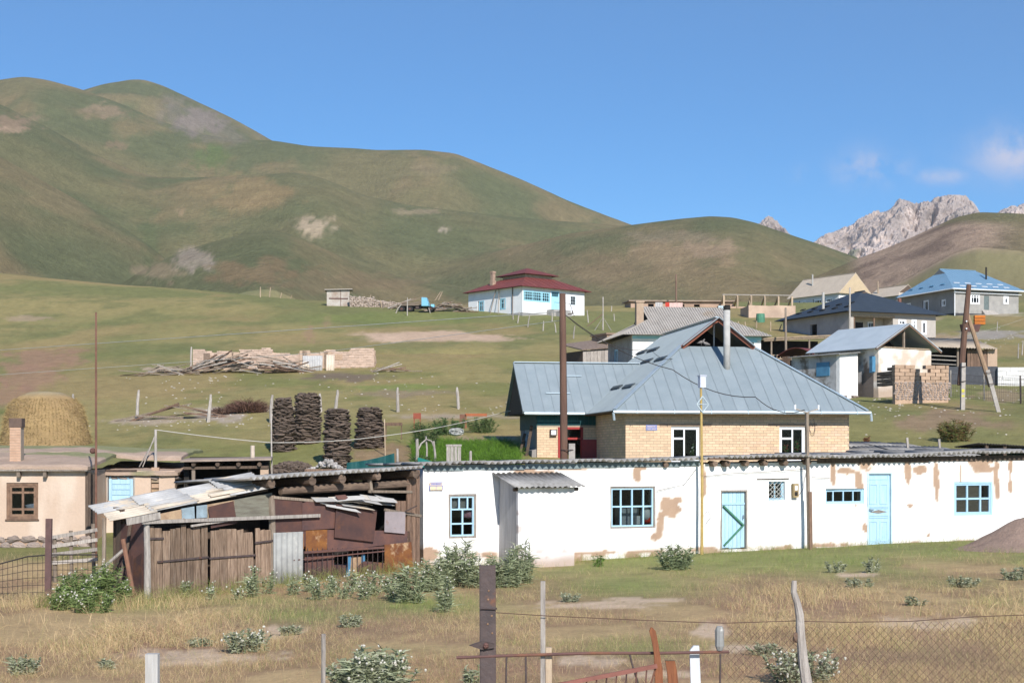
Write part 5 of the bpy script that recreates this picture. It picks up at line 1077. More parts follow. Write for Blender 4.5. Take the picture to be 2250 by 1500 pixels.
# ruin: roofless mud-brick walls
PR = Plane(424, 115, R(3)); RU = thing('ruined_building', 'roofless ruined mud-brick house with broken wall tops on the green slope', 'ruin', (PR.x0, PR.y0, 0), PR.th)
RL = PR.at(822); rz0 = min(G(*PR.w(0)), G(*PR.w(RL))) - .5
def rtop(u):
    px = CX + F * PR.w(u)[0] / PR.w(u)[1]
    y = np.interp(px, [424, 432, 452, 455, 475, 480, 500, 505, 528, 532, 560, 575, 598, 602, 655, 660, 682, 686, 700, 732, 736, 760, 764, 770, 795, 800, 822], [768, 765, 766, 772, 773, 768, 770, 774, 772, 766, 766, 764, 765, 773, 776, 769, 769, 775, 774, 766, 772, 771, 772, 763, 764, 762, 764]) + 2.5 * (float(vn(px / 5, 0, 6)) - .5)
    return EYE + (HY - y) * 115 / F
def brickset(w_, z0, top, L, H, J, y, dp, base, amp=.16, seed=2, off=None, stone=0):
    vv = []; ff = []; cc = []; rg = np.random.default_rng(seed); z = z0; k = 0
    while z < 60 and z < max(top(w_ * t / 30) for t in range(31)):
        x = -(L / 2) * (k % 2); st_ = z < z0 + stone
        while x < w_:
            l = L * (rg.uniform(.5, 1.3) if st_ else rg.uniform(.9, 1.05)); a, b = max(x, 0), min(x + l - J, w_)
            if b - a > .05 and z + H * .7 < top((a + b) / 2):
                j = rg.uniform(-.02, .03) * (2 if st_ else 1); q = MB().box(a, y - j, z + (rg.uniform(0, .02)), b, y + dp, z + H - J); n = len(vv); vv += q.v; ff += [tuple(i + n for i in t) for t in q.f]
                c = (C(.37, .31, .27) if st_ and rg.random() < .5 else base) * rg.uniform(1 - amp, 1 + amp); cc += [c] * 8
            x += l
        z += H; k += 1
    return npmesh('brickwork', vv, ff, np.array(cc))
RBV = vcm('mud_brickwork', fine=5, amp=.22, bump=.5)
wallob('wall', RU, MUD_BR, RL, rz0, lambda u: rtop(u) - .08, .35, step=.25)
o = ob('brickwork', brickset(RL, rz0, rtop, .36, .13, .012, -.03, .42, C(.50, .375, .30), stone=.75), RBV, RU); o['kind'] = 'stuff'
for u in (0.0, RL): o = ob('brickwork', brickset(3.4, rz0, lambda t: rtop(min(RL, u)) - .25 * t * (1 if u else .4), .36, .13, .012, -.03, .42, C(.47, .355, .28), seed=5), RBV, RU, rz=R(90), loc=(u + (.4 if u == 0 else .02), .45, 0)); o['kind'] = 'stuff'
for px in (505, 518, 667, 673, 712, 720): u = PR.at(px); ob('pier', MB().box(u - .28, -.12, rz0, u + .28, -.035, rtop(u) - .03), ADOBE, RU)
u = PR.at(458); ob('doorway_shade', MB().box(u - .35, -.1, rz0, u + .12, -.035, rtop(u) - .15), pm('deep_shadow_mud', (.2, .145, .11), None, 4), RU)  # dark slab on the wall face paints the shade of a doorway
u = PR.at(742); ob('niche', MB().box(u - .2, -.06, rz0 + 1.3, u + .35, -.034, rz0 + 1.75), MUD_BR, RU)
# leaning sheets
def lean_sheet(x0, x1, yt, yb, d, mat, label, wave=True, slant=0):
    a = P(x0, yb, d); w_ = (x1 - x0) * d / F; h_ = (yb - yt) * d / F
    me = wavesheet('sheet', w_, h_, .18, .02) if wave else boxmesh('sheet', w_, .03, h_)
    if not wave: me.transform(Matrix.Translation((w_ / 2, 0, h_ / 2)))
    o = ob('leaning_sheet', me, mat, loc=a); o.rotation_euler = (R(80) if wave else R(-10), R(slant), 0); tag(o, label, 'sheet')
lean_sheet(664, 708, 780, 823, 113.2, SLATE_L, 'wide grey corrugated sheet leaning on the ruined wall'); lean_sheet(716, 734, 778, 825, 113.0, SLATE_C, 'narrow cream corrugated sheet leaning on the ruined wall')
# lumber heaps
def lumber(px0, px1, py, d, n, label, hmax=.8, seed=3, lmin=1.2, lmax=3.2, ang=25):
    rr = random.Random(seed); c = gp((px0 + px1) / 2, d); t = thing('lumber_pile', label, 'lumber pile', c); hw_ = (px1 - px0) / 2 * d / F
    for i in range(n):
        x = rr.uniform(-hw_, hw_); y = rr.uniform(-.9, .5); gz_ = G(c.x + x, c.y + y) - c.z; z = gz_ + .05 + hmax * max(0, 1 - (x / hw_) ** 2) * (i / n) * rr.uniform(.4, 1); l = rr.uniform(lmin, lmax); a = R(rr.gauss(0, ang)); b = R(rr.gauss(0, 9) + (14 if x < 0 else -6))
        dv = Vector((math.cos(a) * math.cos(b), math.sin(a) * .5, math.sin(b))) * l / 2; p = Vector((x, y, z + abs(dv.z) * .6))
        (ob('plank', MB().beam(p - dv, p + dv, rr.uniform(.10, .20), rr.uniform(.04, .10)), rr.choice([W_WOOD, W_GREY, W_BROWN, W_BROWN, W_WOOD]), t))
lumber(405, 665, 815, 112.8, 110, 'wide tumbled heap of old beams and planks before the ruined walls', 1.35)
lumber(305, 425, 818, 112, 12, 'long bleached poles lying in the grass beside the lumber heap', .15, 9, 2, 4.5, 12)
lumber(830, 905, 826, 111.5, 12, 'small scatter of pale boards lying past the ruin end', .35, 12, 1.0, 2.4, 20)
lumber(300, 470, 928, 81, 8, 'flat line of weathered timbers beside the gravel patch', .08, 15, 2.0, 5.0, 5)
# brushwood heaps
def brush(px, d, w_, h_, n, mat, label, seed=1, name='brush_heap'):
    rr = np.random.default_rng(seed); g = gp(px, d); a = rr.uniform(0, 6.28, n); r = np.sqrt(rr.random(n)); pos = np.stack([r * np.cos(a) * w_ * .5, r * np.sin(a) * w_ * .35, np.zeros(n)], 1); pos[:, 2] = rr.random(n) * h_ * (1 - r ** 2 * .8) * .6
    v, f, c = blades(n, pos, np.stack([np.cos(a), np.sin(a) * .6, .8 + 0 * a], 1), h_ * .4, h_ * .9, .025, np.array(mat) * rr.uniform(.5, 1.3, (n, 1)), seed=seed)
    o = ob(name, npmesh(name, v, f, c), vcm('twigs', amp=0, bump=0), loc=g); return tag(o, label, 'brushwood')
brush(542, 82, 1.8, .8, 1500, (.15, .085, .065), 'reddish heap of cut brushwood on the slope'); brush(488, 81.5, .9, .5, 400, (.14, .085, .065), 'small dark bundle of brushwood beside the timbers', 3)
# white rubble in a low wooden tray, teal tarpaulin, posts
g = gp(720, 54.5); g.z = EYE + (HY - 1037) * 54.5 / F; RB = thing('rubble_heap', 'heap of pale broken stones in a low wooden tray', 'rubble', g)
m = MB(); ob('tray', MB().box(-.75, -.45, -.6, .75, -.41, .12).box(-.75, .41, -.6, .75, .45, .12).box(-.75, -.41, -.6, -.71, .41, .12).box(.71, -.41, -.6, .75, .41, .12), W_BROWN, RB)
for i in range(90):
    x, y = random.gauss(0, .36), random.uniform(-.4, .4); x = max(-.7, min(.7, x)); o = bpy.data.objects.new('stone', random.choice(st)); link(o, RB); o.location = (x, y, .05 + .36 * math.exp(-(x / .42) ** 2) * random.uniform(.5, 1)); q = random.uniform(.07, .17); o.scale = (q * 1.3, q, q * .8); o.rotation_euler = (random.random() * 3, random.random() * 3, random.random() * 3)
    o.material_slots[0].link = 'OBJECT'; o.material_slots[0].material = RUBBLE
a, b, c, d = P(762, 1016, 54), P(866, 995, 55), P(868, 1042, 55), P(762, 1044, 54); xs = np.linspace(0, 1, 24); m = MB()
for i in range(23):
    t0, t1 = xs[i], xs[i + 1]; w0, w1 = .06 * math.sin(t0 * 21), .06 * math.sin(t1 * 21); p = lambda u, v_, t, w_: Vector(u).lerp(Vector(v_), t) + Vector((0, w_, .05 * math.sin(t * 3.1) * -1))
    m.slab([p(a, b, t0, w0), p(a, b, t1, w1), p(d, c, t1, w1), p(d, c, t0, w0)], .01, (0, -1, 0))
tag(ob('tarpaulin', m, pm('teal_tarp', (.012, .085, .085), (.010, .065, .068), 3, rough=.6, bump=.2)), 'dark teal tarpaulin hung behind the corrugated barn roof', 'tarpaulin')
# ================================================================== garden plot beside the brick house
g = gp(1003, 66); g.z += .25; m = MB()
for k in range(16):
    r = random.uniform(.14, .33); ph = random.uniform(0, 6); m.tube([(r * math.cos(t + ph), random.uniform(-.05, .05) + .1 * math.sin(t), .18 + (.3 + .6 * random.random() * .2) * r * math.sin(t + ph) + .12 * ((k % 5) / 5)) for t in np.linspace(0, 6.0, 16)], .014, 4)
tag(ob('wire_coil', m, WIRE_L, loc=g), 'loose coil of grey wire hung in the green garden', 'wire coil')
def flat_sheet(px0, py0, px1, py1, d, mat, label, cat, name):
    a, b = P(px0, py1, d), P(px1, py0, d); o = ob(name, MB().box(0, 0, 0, b.x - a.x, .02, b.z - a.z).box(.02, .021, -.6, .06, .05, b.z - a.z - .02).box(b.x - a.x - .06, .021, -.6, b.x - a.x - .02, .05, b.z - a.z - .02), mat, loc=a); tag(o, label, cat)
flat_sheet(908, 907, 925, 920, 70, pm('red_tin', (.28, .08, .05), None, 4), 'small square red tin sheet on the garden fence', 'sheet', 'tin_sheet')
flat_sheet(1022, 908, 1070, 914, 72, pm('orange_red_rail', (.38, .13, .06), None, 4), 'long low rusty orange barrier behind the garden', 'barrier', 'rusty_barrier')
flat_sheet(1010, 910, 1024, 930, 72, pm('brown_tin', (.2, .1, .07), None, 4), 'brown metal stand beside the orange barrier', 'stand', 'metal_stand')
flat_sheet(846, 928, 884, 935, 66, W_BROWN, 'dark board laid across between a dung stack and the garden fence', 'board', 'cross_bar')
g = gp(915, 60); AR = thing('branch_arch', 'bare bent-branch arch standing at the garden edge', 'arch', g)
for p, q, r in (((0, 0, -.1), (.02, 0, 1.05), .07), ((.72, .1, -.1), (.66, .1, .95), .05), ((.38, .2, 0), (.36, .2, 1.15), .04)): ob('stake', MB().tube([p, ((p[0] + q[0]) / 2 + .03, p[1], (p[2] + q[2]) / 2), q], [r, r * .9, r * .8], 7, jit=.15), W_GREY, AR)
ob('bent_branch', MB().tube([(.06, 0, .6), (.18, .05, .85), (.38, .1, 1.02), (.58, .1, .95), (.68, .1, .7)], [.03, .032, .03, .028, .025], 6), W_GREY, AR)
g = gp(997, 55.5); o = ob('board_stack', MB().box(-.26, 0, -.3, -.14, .05, .62).box(-.12, 0, -.3, -.0, .05, .66).box(.02, 0, -.3, .13, .05, .64).box(.15, 0, -.3, .26, .05, .6).box(-.28, -.02, .62, .28, .08, .69), W_GREY, loc=(g.x, g.y, EYE + (HY - 1012) * 55.5 / F - .1)); tag(o, 'short grey upright boards under a cap rail by the garden', 'hatch')
o = ob('garden_post', MB().tube([(0, 0, -.5), (0, 0, .3), (.01, 0, .36)], [.05, .05, .03], 8, jit=.1), W_GREY, loc=P(1034, 1012, 55.5)); tag(o, 'short grey post stub standing in the green plot', 'post')
m = MB().slab([P(918, 1004, 52), P(958, 1016, 52), P(958, 1035, 52), P(918, 1035, 52)], .02, (0, -1, 0)); tag(ob('fallen_tarpaulin', m, pm('green_teal_cloth', (.02, .2, .17), (.015, .14, .12), 4)), 'bright teal cloth corner beside the white building roof', 'tarpaulin')

# ================================================================== far houses
def far_house(name, label, px, d, th, w_, dp, h, wm, lm, roofm, rise, axis, g, g2, ov=.5, cat='house', plinth=.35, base=None, rib=.0, pw=1.2, sink=1.2, roofjoin=True, pl_mat=CEM):
    pl = Plane(px, d, R(th)); X, Y = pl.w(0); z0 = base if base is not None else min(G(*pl.w(0)), G(*pl.w(w_)), G(*pl.w(0, dp)))
    t = thing(name, label, cat, (X, Y, z0), pl.th); t['kind'] = 'thing'; return t, pl, z0
def shell(t, w_, dp, h, wm, lm, fo=(), lo=(), sink=1.5, th=.3, plinth=.0, pm_=None):
    wallob('wall', t, wm, w_, -sink, h, th, fo); wallob('side_wall', t, lm, dp - th - .002, -sink, h, th, [(dp - th - b, z0, dp - th - a, z1) if False else (a, z0, b, z1) for a, z0, b, z1 in lo], rot=R(90), loc=(th, th + .001, 0))
    wallob('side_wall', t, lm, dp - th - .002, -sink, h, th, rot=R(90), loc=(w_, th + .001, 0)); wallob('rear_wall', t, lm, w_, -sink, h, th, loc=(0, dp, 0))
    ob('floor', MB().box(th, th, -.1, w_ - th, dp, .0), DARKIN, t)
    if plinth: ob('plinth', MB().box(-.05, -.05, -sink, w_ + .05, -.003, plinth).box(-.05, .0, -sink, -.003, dp, plinth), pm_ or CEM, t)
def side_window(t, a, z0, b, z1, **kw):
    """window on the side wall that runs back from the near corner"""
    o = window(t, 0, 0, b - a, z1 - z0, **kw); o.matrix_local = Matrix.Translation((.0, b, z0)) @ Matrix.Rotation(R(-90), 4, 'Z'); o.location.x = .0; return o
def big_roof(t, w_, dp, h, ov, rise, axis, g, g2, mat, width=1.0, rib=.0, gm_=None, trimm=None, hk=1.0):
    pl, gt, rgd = hip_planes(-ov, -ov, w_ + ov, dp + ov, h, rise, axis, g, g2, hk); J = MB()
    for k in pl: roof_plane(None, pl[k], mat, width, .06, rib, joined=J)
    r = ob('roof', J, mat, t)
    for k, q in gt.items():
        if (k == 'low' and g < .999) or (k == 'high' and g2 < .999):
            c = sum((Vector(p) for p in q), Vector()) / 3; m = MB().slab([Vector(p) * .985 + c * .015 + Vector((0, 0, -.04)) for p in q], .03); o = ob('gable', m, gm_ or W_DARK, t)
    for k in pl:
        for i in range(len(pl[k])):
            pass
    ob('roof_ridge', MB().beam(Vector(rgd[0]) + Vector((0, 0, .03)), Vector(rgd[1]) + Vector((0, 0, .03)), .25, .08), trimm or mat, r)
    return r, pl
# ---- red-roofed house
t, pl, z0 = far_house('red_roofed_house', 'white house with stepped dark red tin roof and glazed blue veranda', 1148, 201, 40, 11, 11, 2.9, 0, 0, 0, 2, 'x', 1, 1)
def fz(pl, px, py, z0, off=0): s, z = pl.at(px, py, off); return s, z - z0
def frect(pl, x0, y0, x1, y1, z0): a, b, c, d = rect(pl, x0, y0, x1, y1); return a, b - z0, c, d - z0
LIME2 = pm('white_lime', (.78, .78, .79), (.70, .70, .71), 1, bump=.1)
q1 = frect(pl, 1150, 640, 1209, 663, z0); q2 = frect(pl, 1211, 640, 1229, 682, z0); q3 = frect(pl, 1253, 650, 1265, 671, z0)
z0h = frect(pl, 1148, 636, 1285, 690, z0)[3] + .05
W11 = pl.at(1284); RH = z0h
lq1 = (3.4, 1.1, 4.5, 2.6); lq2 = (7.9, 1.1, 9.0, 2.6)
shell(t, W11, 11, RH, LIME2, LIME2, [q1, q2, q3], [lq1, lq2], sink=2.5, plinth=.45)
BLF = pm('bright_blue_frame', (.33, .62, .74), (.28, .54, .66), 3)
window(t, *q1, frame=BLF, vb=[i / 14 for i in range(1, 14)], hb=(.42, .68), ft=.12, bt=.06); ob('veranda_post', MB().box(q1[0] + (q1[2] - q1[0]) * .33, -.04, q1[1], q1[0] + (q1[2] - q1[0]) * .36, -.021, q1[3]).box(q1[0] + (q1[2] - q1[0]) * .66, -.04, q1[1], q1[0] + (q1[2] - q1[0]) * .69, -.021, q1[3]), BLF, t)
dd_ = ob('door', MB().box(q2[0], .05, q2[1], q2[2], .12, q2[3]), BLF, t); ob('door_light', MB().box(q2[0] + .15, .03, q2[3] - .7, q2[2] - .15, .049, q2[3] - .15), GLASS, dd_)
window(t, *q3, frame=pm('pale_window_paint', (.6, .66, .7), None, 3), vb=(.5,), hb=(.33, .66), ft=.08)
for q in (lq1, lq2): side_window(t, *q, frame=BLF, vb=(.5,), hb=(.6,), ft=.12, bt=.08)
REDR = pm('dark_red_tin', (.20, .055, .045), (.15, .042, .037), 1.2, rough=.6, bump=.1, c3=(.24, .085, .065), scale3=.8)
ov = .7; e0, e1 = -ov, W11 + ov; top_in = 3.3; rs = 1.75
J = MB(); D0 = 11 + ov
for pg in ([(e0, e0, RH), (e1, e0, RH), (e1 - top_in, top_in, RH + rs), (top_in, top_in, RH + rs)], [(e1, e0, RH), (e1, D0, RH), (e1 - top_in, D0 - top_in, RH + rs), (e1 - top_in, top_in, RH + rs)], [(e1, D0, RH), (e0, D0, RH), (top_in, D0 - top_in, RH + rs), (e1 - top_in, D0 - top_in, RH + rs)], [(e0, D0, RH), (e0, e0, RH), (top_in, top_in, RH + rs), (top_in, D0 - top_in, RH + rs)]): roof_plane(None, pg, REDR, 1.1, .06, .03, joined=J)
rf = ob('roof', J, REDR, t); x0, x1, y0, y1 = top_in, e1 - top_in, top_in, D0 - top_in
ob('lantern_wall', MB().box(x0 + .2, y0 + .2, RH + rs - .3, x1 - .2, y1 - .2, RH + rs + .42), pm('buff_lantern', (.45, .37, .27), None, 3), rf)
z = RH + rs + .44; J = MB(); o_ = .55; ap = ((x0 + x1) / 2, (y0 + y1) / 2, z + 1.15)
for p, q in (((x0 - o_, y0 - o_), (x1 + o_, y0 - o_)), ((x1 + o_, y0 - o_), (x1 + o_, y1 + o_)), ((x1 + o_, y1 + o_), (x0 - o_, y1 + o_)), ((x0 - o_, y1 + o_), (x0 - o_, y0 - o_))): J.slab([(*p, z), (*q, z), ap], .05)
ob('upper_roof', J, REDR, rf)
ob('chimney', MB().box(1.2, 7.6, RH + .3, 1.8, 8.2, RH + 1.5).box(1.27, 7.67, RH + 1.5, 1.73, 8.13, RH + 2.5).box(1.2, 7.6, RH + 2.5, 1.8, 8.2, RH + 2.75), pm('brown_chimney', (.42, .30, .22), (.26, .18, .14), 2), rf)
ob('leaning_pole', MB().tube([(-1.9, 4.6, -.3), (-.15, 5.3, RH - .1)], .06, 6), W_WOOD, t); ob('leaning_pole', MB().tube([(-1.5, 3.2, -.3), (-.15, 4.6, RH - .1)], .05, 6), W_WOOD, t); ob('downpipe', MB().tube([(-.12, 1.9, -.3), (-.12, 1.9, RH)], .06, 6), W_DARK, t)
ob('steps', MB().box(q2[0] - .8, -1.4, -2, q2[2] + .8, -.06, q2[1] - .02).box(q2[0] - .4, -2.0, -2, q2[2] + .4, -1.41, q2[1] - .35), CEM, t); ob('stair_rail', MB().tube([(q2[2] + .7, -1.3, q2[1] + .9), (q2[2] + 1.5, -1.8, -.6)], .04, 5).tube([(q2[0] - .6, -1.3, q2[1] + .9), (q2[2] + .7, -1.3, q2[1] + .9)], .03, 5), IRON, t)
# ---- slate-roofed house behind the brick house
t, pl, z0 = far_house('slate_roofed_house', 'whitewashed house with old grey corrugated slate roof and blue lattice porch', 1390, 108, 9, 9.2, 7, 2.6, 0, 0, 0, 2, 'x', 1, 1)
wS = pl.at(1672); hS = pl.at(1500, 737)[1] - z0
shell(t, wS, 7.6, hS, LIME, pm('shade_grey_lime_side', (.36, .36, .38), (.25, .24, .25), 2, c3=(.16, .14, .13), scale3=1), [(wS - 2.1, .6, wS - .5, hS - .25)], [(4.6, 1.0, 5.6, 2.1)], sink=2)  # side wall greyed in its colour for shade, dark blotches on top
m = MB()
for k in range(5): x = wS - 2.05 + k * .32; m.beam((x, -.02, hS - 1.1), (x + .3, -.02, hS - .45), .04, .05, (0, 1, 0)).beam((x + .3, -.02, hS - 1.1), (x, -.02, hS - .45), .04, .05, (0, 1, 0))
ob('porch_lattice', m, pm('pale_blue_lattice', (.62, .72, .78), None, 3), t); ob('frieze_board', MB().box(-.02, -.06, hS - .26, wS + .02, -.005, hS - .03), BLF, t); ob('frieze_board', MB().box(wS - 2.4, -.09, hS - .42, wS - .3, -.065, hS - .27), BLF, t)
side_window(t, 4.6, 1.0, 5.6, 2.1, frame=BLUE_P, vb=(.5,), ft=.08)
SLG = pm('old_tan_slate', (.37, .34, .31), (.29, .265, .24), 1.5, bump=.3, rnd=.06, c3=(.30, .25, .2), scale3=.5)
plS, gtS, rgS = hip_planes(-.8, -.7, wS + .6, 8.3, hS, 2.35, 'x', .52, .52); r = MB()
for k in plS: roof_plane(None, plS[k], SLG, .19, .03, .045, joined=r)
rf = ob('roof', r, SLG, t)
for k, q in gtS.items(): ob('gable', MB().slab(q, .04), DARKIN, t)
cx_ = pl.at(1405, off=2.2); zc = EYE + (HY - 661) * (108 + 2.2) / F - z0; ob('chimney', MB().box(cx_ - .26, 2.0, hS - .5, cx_ + .26, 2.5, zc - .12).box(cx_ - .31, 1.95, zc - .12, cx_ + .31, 2.55, zc), pm('tan_chimney', (.44, .33, .24), (.36, .26, .19), 4), t)
o = thing('roof_ladder_board', 'pale blue board standing on the slate roof ridge', 'board', P(1586, 703, 113)); ob('panel', MB().box(-.25, 0, .3, .25, .05, 1.05), pm('pale_blue_panel', (.55, .66, .7), None, 4), o); ob('stake', MB().tube([(0, .03, -.4), (0, .03, .35)], .025, 6), W_GREY, o)
# board lean-to left of it and mud house beside it
t2, p2, zz0 = far_house('board_lean_to', 'grey weathered board lean-to with a slumping roof beside the slate-roofed house', 1281, 118, 24, 4, 3, 1.6, 0, 0, 0, 1, 'x', 1, 1, cat='shed')
wl = p2.at(1392); n = 14
for i in range(n): ob('board', MB().box(wl * i / n + .01, 0, -1.2, wl * (i + 1) / n - .01, .04, 1.25 + .25 * i / n + random.uniform(-.04, .04)), W_GREY, t2)
ob('roof', MB().slab([(-.2, -.2, 1.28), (wl, -.2, 1.7), (wl, 3.4, 2.6), (-.2, 3.4, 1.9)], .08), pm('brown_board_roof', (.24, .185, .15), (.15, .11, .09), 2, stretch=(6, 1, 1)), t2); ob('board_end', MB().box(-.02, .06, -1.2, .03, 3, 1.2), W_DARK, t2)
ob('mud_block', MB().box(wl - 2.0, .6, -1, wl + 1.2, 3.2, 2.55).box(wl - 2.1, .5, 2.551, wl + 1.3, 3.3, 2.68), pm('brown_mud_block', (.30, .21, .15), (.2, .14, .1), 2), t2)
# ---- whitewashed hut with gable and its lean-to
t, pl, z0 = far_house('gabled_hut', 'small whitewashed hut with grey tin gable roof and dark open gable', 1930, 84, 33, 3.6, 4.7, 2.6, 0, 0, 0, 1, 'y', 0, 0, cat='hut')
wH = pl.at(2046); hH = pl.at(1985, 766)[1] - z0; dH = 4.6
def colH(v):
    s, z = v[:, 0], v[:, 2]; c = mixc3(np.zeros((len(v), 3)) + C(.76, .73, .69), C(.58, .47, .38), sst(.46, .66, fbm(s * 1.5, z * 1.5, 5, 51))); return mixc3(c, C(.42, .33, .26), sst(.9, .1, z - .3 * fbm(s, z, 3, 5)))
def colHs(v):  # dirt grey that also paints in the shade of this side
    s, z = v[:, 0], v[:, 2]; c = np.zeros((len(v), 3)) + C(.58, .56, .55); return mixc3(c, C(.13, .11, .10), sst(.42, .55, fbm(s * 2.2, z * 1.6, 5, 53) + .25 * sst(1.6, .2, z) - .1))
VH = vcm('flaking_lime', fine=7, amp=.12, bump=.4)
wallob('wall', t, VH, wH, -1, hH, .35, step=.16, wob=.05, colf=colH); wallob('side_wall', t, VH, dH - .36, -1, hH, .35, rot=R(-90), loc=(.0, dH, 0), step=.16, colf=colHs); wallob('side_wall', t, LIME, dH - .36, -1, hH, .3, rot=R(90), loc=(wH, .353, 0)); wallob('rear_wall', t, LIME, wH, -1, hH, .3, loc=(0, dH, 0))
ov = .35; rr_ = 1.38; mid = wH / 2; J = MB()
for pg in ([(-.5, -ov, hH - .05), (mid, -ov, hH + rr_), (mid, dH + .5, hH + rr_), (-.5, dH + .5, hH - .05)], [(mid, -ov, hH + rr_), (wH + .5, -ov, hH - .05), (wH + .5, dH + .5, hH - .05), (mid, dH + .5, hH + rr_)]): roof_plane(None, pg, GALV, .8, .04, .0, joined=J)
ob('roof', J, pm('dull_tin', (.50, .56, .60), (.43, .49, .53), 1.2, rough=.5, metal=.1, bump=.05), t)
for p, q in (((-.5, hH - .12), (mid, hH + rr_ - .07)), ((wH + .5, hH - .12), (mid, hH + rr_ - .07))): ob('bargeboard', MB().beam((p[0], -ov + .05, p[1]), (q[0], -ov + .05, q[1]), .05, .14), W_BROWN, t)
ob('king_post', MB().box(mid - .05, .05, hH, mid + .05, .15, hH + rr_ - .1), W_WOOD, t); ob('gable_back', MB().slab([(.1, 2.2, hH), (wH - .1, 2.2, hH), (mid, 2.2, hH + rr_ - .1)], .03), DARKIN, t); ob('wall_plate', MB().box(0, -.05, hH + .003, wH, .3, hH + .07), W_TAN, t)
lx0, ly0 = -1.75, 1.15
ob('lean_to', MB().slab([(lx0, ly0, -1), (-.38, ly0, -1), (-.38, ly0, hH - .28), (lx0, ly0, hH - .36)], .25, (0, -1, 0)), LIME, t)
ob('lean_to_side', MB().slab([(lx0 - .01, ly0 + .254, -1), (lx0 - .01, dH + .3, -1), (lx0 - .01, dH + .3, hH - .36), (lx0 - .01, ly0 + .254, hH - .36)], .25, (-1, 0, 0)), pm('shade_blotched_lime', (.52, .52, .53), (.38, .37, .37), 1.5, c3=(.16, .14, .12), scale3=1.1, c3lo=.5, c3hi=.62), t)  # lean-to side toned grey for its shade, with dark blotches
ob('lean_to_roof', MB().slab([(lx0 - .3, ly0 - .25, hH - .36), (-.1, ly0 - .25, hH - .18), (-.1, dH + .3, hH - .14), (lx0 - .3, dH + .3, hH - .34)], .04), SLATE, t)
ob('shutter', MB().box(-.045, .25, hH - 1.35, -.005, .62, hH - .45).box(-.3, .15, hH - 1.3, -.06, .18, hH - .5), BLUE_D, t); ob('shutter', MB().box(lx0 - .04, ly0 + .75, hH - 1.5, lx0 - .012, ly0 + 1.75, hH - .75), BLUE_D, t)
m = MB()
for i in range(70): m.lump((lx0 + random.uniform(0, 1.4), ly0 - .03, random.uniform(-.7, .12)), (random.uniform(.08, .16), .06, .06), 7, 4, .3)
o = ob('stone_footing', m, STONE, t); o['kind'] = 'stuff'
# ruined mud-brick wall beside the hut: each brick built
PA = Plane(1966, 79, R(14)); AW = thing('mud_brick_wall', 'broken mud-brick wall on a rough stone base beside the gabled hut', 'wall', (PA.x0, PA.y0, 0), PA.th); AW['kind'] = 'thing'; wA = PA.at(2085); zA = PA.at(2000, 842)[1]
bm_ = boxmesh('brick', .56, .34, .175); bm_.materials.append(MUD_BR)
def atop(u): px = CX + F * PA.w(u)[0] / PA.w(u)[1]; return EYE + (HY - np.interp(px, [1960, 1966, 1972, 2008, 2014, 2016, 2040, 2041, 2085], [812, 806, 804, 804, 812, 822, 822, 803, 802])) * 80 / F
z = zA; k = 0
while z < 20:
    x = -.29 * (k % 2); any_ = False
    while x < wA - .1:
        a, b = max(x, 0), min(x + .56, wA)
        if z + .1 < atop((a + b) / 2) and b - a > .12: o = bpy.data.objects.new('brick', bm_); link(o, AW); o.location = ((a + b) / 2, .17 + random.uniform(-.015, .015), z + .09); o.scale = ((b - a - .018) / .56, 1, 1); o.rotation_euler = (0, R(random.uniform(-.7, .7)), 0); any_ = True
        x += .58
    z += .19; k += 1
    if not any_: break
stones(AW, .0, wA - .05, zA - .85, zA - .02, .03, .13, .10, asp=1.7)
ob('core', MB().box(.03, .01, zA - 1.2, wA - .03, .30, zA + .02), MUD_BR, AW)
o = ob('brickwork', brickset(1.6, zA - .1, lambda t_: atop(.2) - .1 - .1 * t_, .5, .19, .02, 0, .3, C(.24, .17, .125), seed=8), RBV, AW, rz=R(90), loc=(.3, .35, 0)); o['kind'] = 'stuff'
# ---- dark-roofed house
t, pl, z0 = far_house('dark_roofed_house', 'grey rendered house with wide dark slate-blue roof and recessed porch', 1866, 178, 23, 11, 13, 2.7, 0, 0, 0, 1, 'x', 1, 1)
wD = pl.at(2056); hD = pl.at(2000, 690)[1] - z0; dD = 13.5
CEMP = pm('shade_violet_render', (.36, .335, .345), (.29, .27, .28), .8, bump=.15)  # side render tinted violet-grey to carry its shade in the colour
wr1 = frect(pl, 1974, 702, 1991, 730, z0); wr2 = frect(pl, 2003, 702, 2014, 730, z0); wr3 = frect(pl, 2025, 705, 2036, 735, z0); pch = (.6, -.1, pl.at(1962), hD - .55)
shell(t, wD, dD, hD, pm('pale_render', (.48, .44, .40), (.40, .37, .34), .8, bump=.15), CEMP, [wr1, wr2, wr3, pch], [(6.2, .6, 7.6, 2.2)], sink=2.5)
for q in (wr1, wr2, wr3): window(t, *q, frame=WHITE_P, vb=(.45,) if q is not wr3 else (), hb=(.66,) if q is not wr3 else (), ft=.13, bt=.1)
ob('porch_back', MB().box(.4, 1.8, -.1, pch[2] + .2, 1.9, hD).box(pch[2] + .003, .31, -.1, pch[2] + .1, 1.8, hD), pm('cream_render', (.52, .46, .39), None, 2), t); ob('porch_post', MB().box(.62, .0, 0, .78, .16, hD - .55), W_BROWN, t); ob('porch_post', MB().box(3.4, .0, 0, 3.52, .12, hD - .55), W_BROWN, t)
for x in (.9, 3.8): window(t, x, .9, x + .9, 2.2, y=1.72, frame=WHITE_P, vb=(.5,), ft=.1)
ob('porch_door', MB().box(2.2, 1.74, 0, 3.1, 1.795, 2.1).box(2.15, 1.72, 0, 2.2, 1.8, 2.15).box(3.1, 1.72, 0, 3.15, 1.8, 2.15), DARKIN, t); ob('porch_board', MB().box(.3, -.08, hD - .55, pch[2] + .2, -.01, hD - .3), W_TAN, t)
